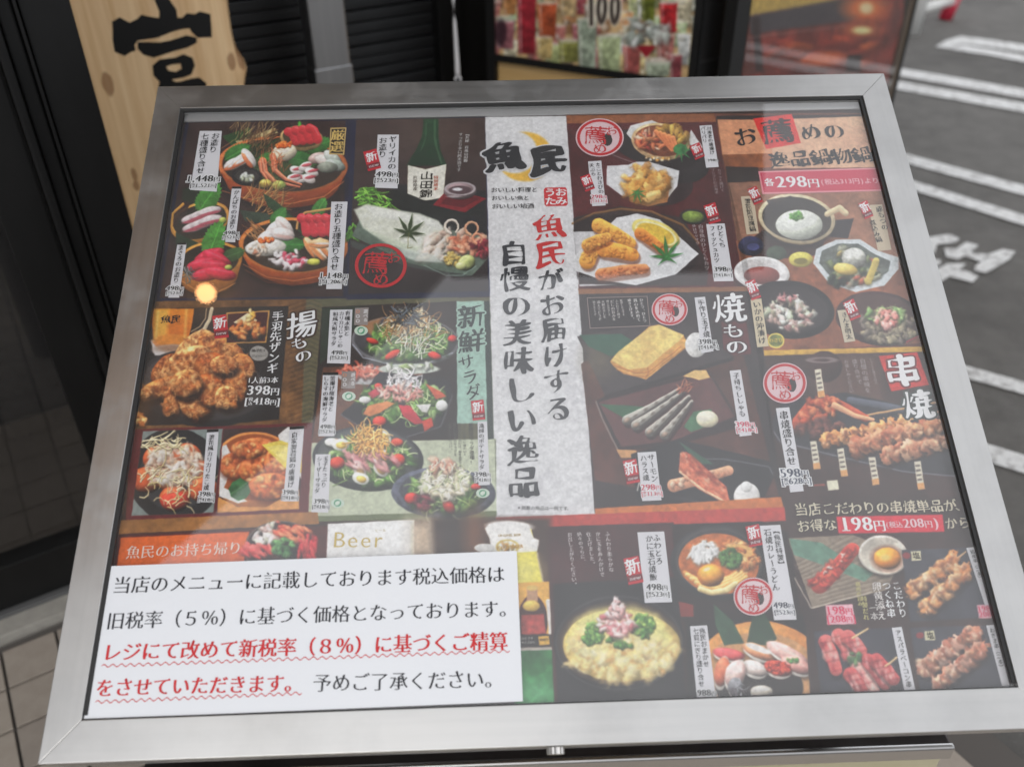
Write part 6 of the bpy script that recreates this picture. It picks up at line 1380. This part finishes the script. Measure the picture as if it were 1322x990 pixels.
# --- strip
S.crop(*A3)
S.text('魚', (766, 218), (972, 214), (30, 32, 38), 'logo', False, z=.0016, halo=(216, 216, 218), hw=.04); S.text('民', (1008, 240), (1210, 236), (30, 32, 38), 'logo', False, z=.0018, halo=(216, 216, 218), hw=.03)
S.text('おいしい料理と', (800, 397), (1050, 395), (50, 50, 54), 'brush', False); S.text('おいしい魚と', (802, 440), (1006, 438), (50, 50, 54), 'brush', False); S.text('おいしい地酒', (804, 484), (1030, 481), (50, 50, 54), 'brush', False)
sq = S.quad('red_seal', [(1090, 384), (1196, 382), (1204, 392), (1209, 472), (1200, 481), (1094, 483), (1085, 474), (1081, 394)], ink((206, 44, 52)), .0010)
S.text('おみ', (1172, 386), (1174, 478), WHT, 'bold', True, sq, .0014, 1.15); S.text('うた', (1114, 387), (1118, 479), WHT, 'bold', True, sq, .0014, 1.15)
S.crop(*A8); S.text('魚民', (203, 58), (212, 222), (200, 44, 46), 'brushb', True, ws=.98); S.text('がお届けする', (208, 222), (234, 682), (52, 54, 60), 'brushb', True, ws=.92); S.text('自慢の美味しい逸品', (98, 142), (132, 905), (52, 54, 60), 'brushb', True, ws=.98)
S.text('※掲載の商品は一例です。', (108, 934), (268, 936), (60, 60, 62), 'goth', False)
# --- fried side dishes
stamp(A4, (214, 155), 116, 92, (226, 196, 200)); stamp(D1, (384, 126), 68, 60, (226, 196, 200)); stamp(D2, (248, 436), 80, 74, (226, 196, 200)); stamp(D5, (963, 390), 86, 82, (228, 206, 208))
tagv(A4, [(155, 274), (222, 270), (245, 498), (176, 502)], [('たことわさびの', (205, 280), (222, 440)), ('天ぷら', (170, 284), (184, 350))], ('298円', (168, 456), (250, 454)), ('[' + TX + '313円]', (168, 478), (252, 476)), (206, 60, 90))
newtag(A4, (152, 384), 80, 52, -.35); newtag(A4, (712, 222), 76, 54, -.4); newtag(A4, (788, 540), 100, 62, -.3)
tagv(A4, [(724, 92), (786, 88), (822, 302), (758, 306)], [('川海老の唐揚げ', (770, 96), (790, 240)), ('パリパリ', (740, 96), (752, 180))], ('398円', (762, 270), (818, 268)), None)
tagv(A4, [(758, 594), (852, 590), (898, 884), (798, 886)], [('ひとくち', (826, 598), (842, 716)), ('フィッシュカツ', (786, 604), (814, 792))], ('398円', (794, 826), (888, 824)), ('[' + TX + '418円]', (796, 856), (888, 854)))
S.crop(*A4); S.text('プリプリの川海老', (790, 312), (812, 440), (150, 130, 130), 'kai'); S.text('カラッと揚げて', (822, 312), (842, 430), (150, 130, 130), 'kai'); S.text('外はサクサク', (694, 596), (716, 700), (176, 160, 160), 'kai'); S.text('白身魚のひとくちカツ', (728, 596), (764, 830), (176, 160, 160), 'kai')
# --- recommended
S.crop(*A5); S.text('お', (135, 180), (262, 176), KURO, 'brushb', False, ws=.9); S.text('薦', (276, 158), (436, 148), (44, 14, 16), 'brushb', False, z=.0014, ws=1); S.text('めの', (462, 160), (690, 150), KURO, 'brushb', False, ws=.9); S.text('逸品鍋物鍋', (312, 296), (822, 266), KURO, 'brushb', False)
rb = S.quad('price_banner', [(262, 350), (858, 332), (880, 446), (282, 462)], ink((232, 150, 160)), .0008); S.quad('banner_ground', [(270, 357), (852, 340), (872, 439), (289, 454)], ink((206, 60, 88)), .0010, rb)
S.text('各', (290, 405), (340, 404), WHT, 'bold', False, rb, .0014); S.text('298円', (344, 404), (560, 400), WHT, 'num', False, rb, .0014, ws=1.0); S.text('(税込313円)より', (565, 404), (855, 396), (240, 180, 190), 'bold', False, rb, .0014)
for (q, cols) in ([[(176, 474), (238, 470), (264, 655), (204, 660)], [('雪花菜豆腐鍋', (206, 484), (236, 648))]], [[(800, 516), (870, 512), (916, 735), (850, 742)], [('豚もつの', (852, 522), (886, 640)), ('煮込み鍋', (818, 590), (858, 700))]]): tagv(A5, q, cols, back=(206, 190, 164))
newtag(A5, (246, 470), 84, 48, -.4); newtag(A5, (790, 540), 84, 46, -.4); newtag(A5, (236, 932), 96, 50, -.35)
tagv(D2, [(116, 112), (158, 108), (186, 292), (142, 296)], [('いかの沖漬け', (138, 118), (163, 284))], back=(214, 200, 170)); tagv(D2, [(452, 154), (492, 150), (522, 272), (480, 278)], [('さんま明太', (476, 160), (500, 266))], back=(206, 194, 170)); newtag(D2, (508, 152), 76, 44, -.4)
S.crop(*D2); S.text('わさび', (186, 270), (242, 268), (226, 196, 90), 'bold', False)
# --- grilled
S.crop(*D1); S.text('焼', (552, 120), (690, 114), WHT, 'brush', False, halo=(60, 40, 42), hw=.05); S.text('もの', (632, 178), (658, 304), WHT, 'brush', True, halo=(60, 30, 34), hw=.05, ws=1.3)
bx = S.quad('note_frame', [(54, 76), (296, 70), (308, 190), (66, 200)], ink((150, 130, 126)), .0007); S.quad('note_ground', [(57, 79), (293, 73), (305, 187), (69, 197)], ink((38, 30, 32)), .0009, bx)
for i, tx in enumerate(['ひとつ、ひとつ', '真心を込めて', '焼き上げます。']): S.text(tx, (270 - i * 24, 80 + i), (286 - i * 24, 176 - i * 4), (222, 218, 216), 'kai', True, bx, .0013)
for i, tx in enumerate(['厳選した玉子を', 'ふんわりと焼き', 'だしの旨みを', '閉じ込めました', '大根おろしを', '添えてどうぞ', '熱々をどうぞ']): S.text(tx, (190 - i * 18, 84 + i), (202 - i * 19, 150 + (i % 3) * 10), (196, 190, 188), 'kai', True, bx, .0013)
tagv(D1, [(484, 76), (526, 73), (560, 290), (512, 298)], [('手作り玉子焼', (508, 84), (534, 236))], ('398円', (496, 254), (572, 251)), ('[' + TX + '418円]', (500, 276), (578, 273)))
tagv(D1, [(624, 368), (668, 364), (712, 625), (664, 630)], [('子持ちししゃも', (648, 376), (676, 552))], ('398円', (645, 584), (724, 580)), ('[' + TX + '418円]', (650, 606), (732, 603)), (214, 70, 100))
tagv(D1, [(256, 694), (330, 690), (352, 884), (275, 887)], [('サーモン', (308, 700), (326, 812)), ('ハラス焼', (278, 704), (292, 808))], ('298円', (268, 834), (350, 831)), ('[' + TX + '313円]', (272, 860), (355, 857)), (206, 60, 84)); newtag(D1, (232, 770), 94, 54, -.18)
# --- skewers
S.crop(*D2); S.text('串', (632, 388), (772, 380), WHT, 'brushb', False, halo=(120, 40, 40), hw=.04); S.text('焼', (700, 520), (824, 514), WHT, 'brushb', False, halo=(60, 70, 66), hw=.05)
tagv(D2, [(214, 532), (266, 528), (322, 852), (270, 857)], [('串焼盛り合せ', (242, 542), (278, 754))], ('598円', (228, 784), (340, 780)), ('[' + TX + '628円]', (236, 816), (350, 812)), (50, 60, 84))
for i, tx in enumerate(['じっくりと焼き上げた', '自慢の串焼を', '盛り合せで', 'お楽しみください']): S.text(tx, (580 - i * 32, 338 + i * 2), (604 - i * 32, 440 + (i % 2) * 34), (160, 146, 144), 'kai')
S.text('当店こだわりの串焼単品が、', (285, 924), (945, 906), (214, 204, 180), 'brush', False, halo=(40, 28, 26), hw=.05)
S.crop(*D6); S.text('お得な', (92, 130), (264, 122), (214, 204, 180), 'brush', False, halo=(40, 28, 26), hw=.05); S.text('198円', (276, 122), (470, 118), WHT, 'num', False, ws=1.0); S.text('(税込', (470, 124), (544, 122), (236, 200, 206), 'bold', False); S.text('208円)', (544, 118), (700, 114), (240, 206, 212), 'num', False); S.text('から', (724, 118), (832, 114), (214, 204, 180), 'brush', False)
S.text('こだわり', (514, 364), (548, 518), WHT, 'brush'); S.text('つくね串', (472, 364), (498, 518), WHT, 'brush'); S.text('卵黄添え', (430, 366), (458, 530), (226, 220, 216), 'brush'); S.text('一本', (415, 460), (426, 530), (206, 200, 196), 'kai')
for i, tx in enumerate(['鶏肉の旨み', '特製だれ']): S.text(tx, (352 + i * 26, 366 + i * 60), (364 + i * 26, 470 + i * 60), (206, 196, 130), 'kai')
S.text('198円', (216, 490), (330, 486), (226, 60, 100), 'num', False); S.text('[208円]', (222, 526), (342, 521), (226, 60, 100), 'num', False); S.text('198円', (862, 482), (936, 478), (226, 60, 100), 'num', False); S.text('208円', (868, 506), (940, 502), (226, 60, 100), 'num', False)
for q, tx, p, r_ in (([(815, 222), (850, 218), (935, 462), (895, 466)], '鶏皮串（二本）', (838, 230), (878, 360)), ([(498, 562), (540, 558), (598, 824), (552, 828)], 'アスパラベーコン串', (522, 570), (572, 816)), ([(900, 552), (940, 548), (1012, 806), (968, 810)], 'ねぎま串（二本）', (922, 562), (968, 740))): tagv(D6, q, [(tx, p, r_)])
for x, y in ((580, 240), (640, 580)): S.text('塩', (x + 6, y + 16), (x + 38, y + 14), (60, 50, 40), 'bold', False)
# --- fried chicken
S.crop(*A6); S.text('揚', (722, 134), (860, 124), WHT, 'brush', False, halo=(60, 36, 20), hw=.05); S.text('もの', (772, 184), (806, 290), WHT, 'brush', True, halo=(60, 36, 20), hw=.05, ws=1.2)
S.text('手羽先ザンギ', (692, 72), (664, 340), WHT, 'brush', True); S.text('1人前3本', (560, 368), (692, 366), WHT, 'kai', False); S.text('398円', (556, 410), (698, 410), WHT, 'num', False); S.text('[' + TX + '418円]', (550, 456), (698, 458), WHT, 'num', False)
S.text('魚民', (192, 106), (278, 108), (40, 24, 16), 'brushb', False); S.text('揚げたて', (578, 242), (640, 240), (40, 36, 36), 'bold', False); S.text('ジューシー', (580, 264), (638, 264), (40, 36, 36), 'bold', False); newtag(A6, (446, 140), 98, 60, -.12)
tagv(A6, [(388, 578), (438, 575), (415, 886), (362, 886)], [('浪花風カリカリたこ焼', (410, 598), (384, 836))], ('398円', (352, 852), (422, 852)), ('[' + TX + '418円]', (350, 876), (420, 876)), cap=True)
tagv(A6, [(740, 566), (802, 562), (772, 882), (712, 882)], [('自家製若鶏の唐揚げ', (762, 588), (744, 824))], ('398円', (708, 844), (778, 844)), ('[' + TX + '418円]', (706, 867), (778, 868)), cap=True)
# --- salads
S.crop(*A7); S.text('新鮮', (718, 44), (724, 254), (46, 60, 58), 'brush', True, halo=(176, 206, 192), hw=.04, ws=1.05); S.text('サラダ', (694, 258), (738, 450), (46, 60, 58), 'brush', True, halo=(176, 206, 192), hw=.04)
tagv(A7, [(120, 68), (215, 66), (205, 297), (107, 294)], [('有機水菜と', (196, 72), (190, 180)), ('カリカリじゃこの', (170, 74), (162, 230)), ('和風大根サラダ', (144, 76), (134, 222))], ('498円', (124, 250), (194, 250)), ('[' + TX + '523円]', (120, 272), (196, 272)))
tagv(A7, [(90, 334), (155, 334), (138, 605), (70, 605)], [('釜揚げ桜海老と', (132, 348), (122, 500)), ('しらすの海鮮サラダ', (104, 350), (96, 546))], ('498円', (76, 566), (142, 564)), ('[' + TX + '523円]', (72, 586), (142, 586)), cap=True)
tagv(A7, [(58, 682), (122, 682), (112, 930), (40, 928)], [('玉子たっぷり', (102, 690), (92, 824)), ('シーザーサラダ', (76, 692), (64, 848))], ('398円', (48, 882), (118, 882)), ('[' + TX + '418円]', (44, 905), (118, 906)))
tagv(A7, [(748, 544), (788, 542), (800, 812), (752, 814)], [('漁師のポテトサラダ', (764, 550), (766, 748))], ('398円', (734, 768), (804, 768)), ('[' + TX + '418円]', (736, 792), (804, 791))); newtag(A7, (750, 495), 84, 54, -.1)
S.crop(*A7); S.text('新感覚サラダ登場！', (718, 548), (726, 726), (60, 60, 56), 'kai')
for i, tx in enumerate(['ポテトの優しい味わいと', '塩辛独特の味わいは、相性抜群です。', '新しい感覚のサラダを', 'お楽しみください。']): S.text(tx, (692 - i * 21, 548), (694 - i * 20, 690 + (60 if i == 1 else 0) - (20 if i == 3 else 0)), (86, 86, 78), 'kai')
for (x, y, w2) in ((226, 60, 58), (170, 330, 60)):
    q_ = slip('organic_note', [(x, y), (x + w2, y - 2), (x + w2 - 4, y + 72), (x - 4, y + 72)], (150, 140, 136)); S.text('選べる', (x + w2 - 12, y + 6), (x + w2 - 14, y + 60), WHT, 'kai', True, q_); 
    for k_ in range(3): S.text('○', (x + 2, y + 16 + k_ * 20), (x + 22, y + 16 + k_ * 20), (226, 150, 110) if k_ == 0 else WHT, 'bold', False, q_)
for x, y in ((252, 157), (200, 436), (770, 848), (152, 890)):
    n = 20; q_ = S.quad('organic_seal', [(x + 29 * math.cos(i * .314), y + 20 * math.sin(i * .314)) for i in range(n)], ink((206, 222, 206)), .0012)
    S.quad('seal_ring', [(x + 16 * math.cos(i * .314), y + 15 * math.sin(i * .314)) for i in range(n)], ink((84, 160, 120)), .0014, q_); S.quad('seal_leaf', [(x - 9, y + 9), (x - 11, y - 2), (x - 2, y - 9), (x + 10, y - 8), (x + 9, y + 3), (x, y + 10)], ink((214, 226, 212)), .0016, q_)
# --- take-out, beer
S.crop(*D3); S.text('魚民のお持ち帰り', (216, 216), (728, 194), (240, 224, 210), 'min', False)
S.crop(*D4); S.text('Beer', (104, 160), (334, 160), (206, 180, 96), 'latin', False); S.text('ビール', (288, 120), (336, 118), (176, 160, 110), 'min', False); S.text('ORIGINAL BEER', (832, 142), (930, 138), (176, 146, 80), 'bold', False); S.text('KIRIN BEER', (826, 196), (940, 188), (196, 150, 60), 'bold', False)
S.text('ひとクチ', (930, 594), (985, 592), (180, 176, 170), 'kai', False); S.text('サイズから', (932, 612), (992, 610), (180, 176, 170), 'kai', False); S.text('480円', (1010, 600), (1050, 600), (60, 40, 20), 'bold', False)
# --- rice, udon, sushi
for i, (tx, y1_) in enumerate([('ふんわり柔らかな', 278), ('かに玉をあんかけで', 300), ('仕上げました。', 250), ('熱々のうちに、', 238), ('お召し上がりください。', 345)]): S.crop(*D5); S.text(tx, (296 - i * 43, 92 + i), (306 - i * 42 + 10, y1_), (206, 196, 196), 'kai')
tagv(D5, [(434, 96), (556, 92), (593, 414), (468, 418)], [('ふわとろ', (520, 104), (535, 244)), ('かに玉石焼飯', (486, 108), (508, 318))], ('498円', (472, 347), (572, 345)), ('[' + TX + '523円]', (474, 380), (580, 378))); newtag(D5, (416, 270), 122, 70, -.2)
tagv(D5, [(992, 66), (1086, 62), (1160, 494), (1058, 496)], [('【魚民特製】', (1064, 74), (1094, 258)), ('石焼カレーうどん', (1026, 80), (1068, 364))], ('498円', (1052, 430), (1146, 428)), ('[' + TX + '523円]', (1058, 462), (1152, 460)), (40, 44, 70)); newtag(D5, (966, 112), 96, 62, -.2)
tagv(D5, [(674, 524), (752, 520), (792, 850), (706, 853)], [('魚民おまかせ', (728, 530), (750, 712)), ('七貫にぎり盛り合せ', (698, 532), (728, 802))], ('988円', (706, 828), (794, 826)), None)

# ------------------------------------------------------------------ price notice taped on the glass
ND = .0035
note = thing('price_notice', 'white laminated notice in large black and red print on the lower left of the glass', 'notice', tuple(CC - AZ * ND), (TILT, 0, 0))
LAM = mat('laminated_paper', (.77, .78, .81), .16, 0, ((1.6, 1.6, 1.6), (.81, .82, .84), .3, .7), ((3, 3, 3), .25, .01), spec=.5)
N_ = Sheet(note, ND); q = [N_.pt(p) for p in ((137, 731), (667, 711), (675, 905), (107, 929))]
q[3] = (max(q[3][0], ix0 + .001), max(q[3][1], iy0 + .0008)); q[2] = (q[2][0], max(q[2][1], iy0 + .0008)); q[0] = (max(q[0][0], ix0 + .001), q[0][1])
bm = bmesh.new(); prism(bm, [(x, y, .0009) for x, y in q], [(x, y, .0002) for x, y in q]); bm_obj('paper', bm, LAM, note)
NB, NR = (46, 46, 52), (206, 52, 56)
Z = .0013
N_.text('当店のメニューに記載しております税込価格は', (146, 755.5), (652, 741), NB, 'min', False, z=Z)
N_.text('旧税率（５％）に基づく価格となっております。', (138, 801.5), (668, 785), NB, 'min', False, z=Z)
N_.text('レジにて改めて新税率（８％）に基づくご精算', (133, 842), (656, 827), NR, 'minb', False, z=Z)
N_.text('をさせていただきます。', (124, 888), (392, 881), NR, 'minb', False, z=Z)
N_.text('予めご了承ください。', (404, 881.5), (650, 876), NB, 'min', False, z=Z)
def wavy(p, q, n):
    a_, b_ = np.array(N_.pt(p)), np.array(N_.pt(q)); d = b_ - a_; L = np.hypot(*d); u = d / L; v = np.array([-u[1], u[0]]); V = []; F = []
    K_ = n * 8
    for i in range(K_ + 1):
        c = a_ + d * i / K_ + v * .0013 * math.sin(i / 8 * 2 * math.pi)
        for s_ in (-1, 1): r_ = c + v * .00045 * s_; V.append((r_[0], r_[1], Z))
    F = [(2 * i, 2 * i + 2, 2 * i + 3, 2 * i + 1) for i in range(K_)]
    mobj('wavy_underline', V, F, ink(NR), note)
wavy((132, 859.5), (658, 840), 47); wavy((124, 906), (390, 894.5), 24)
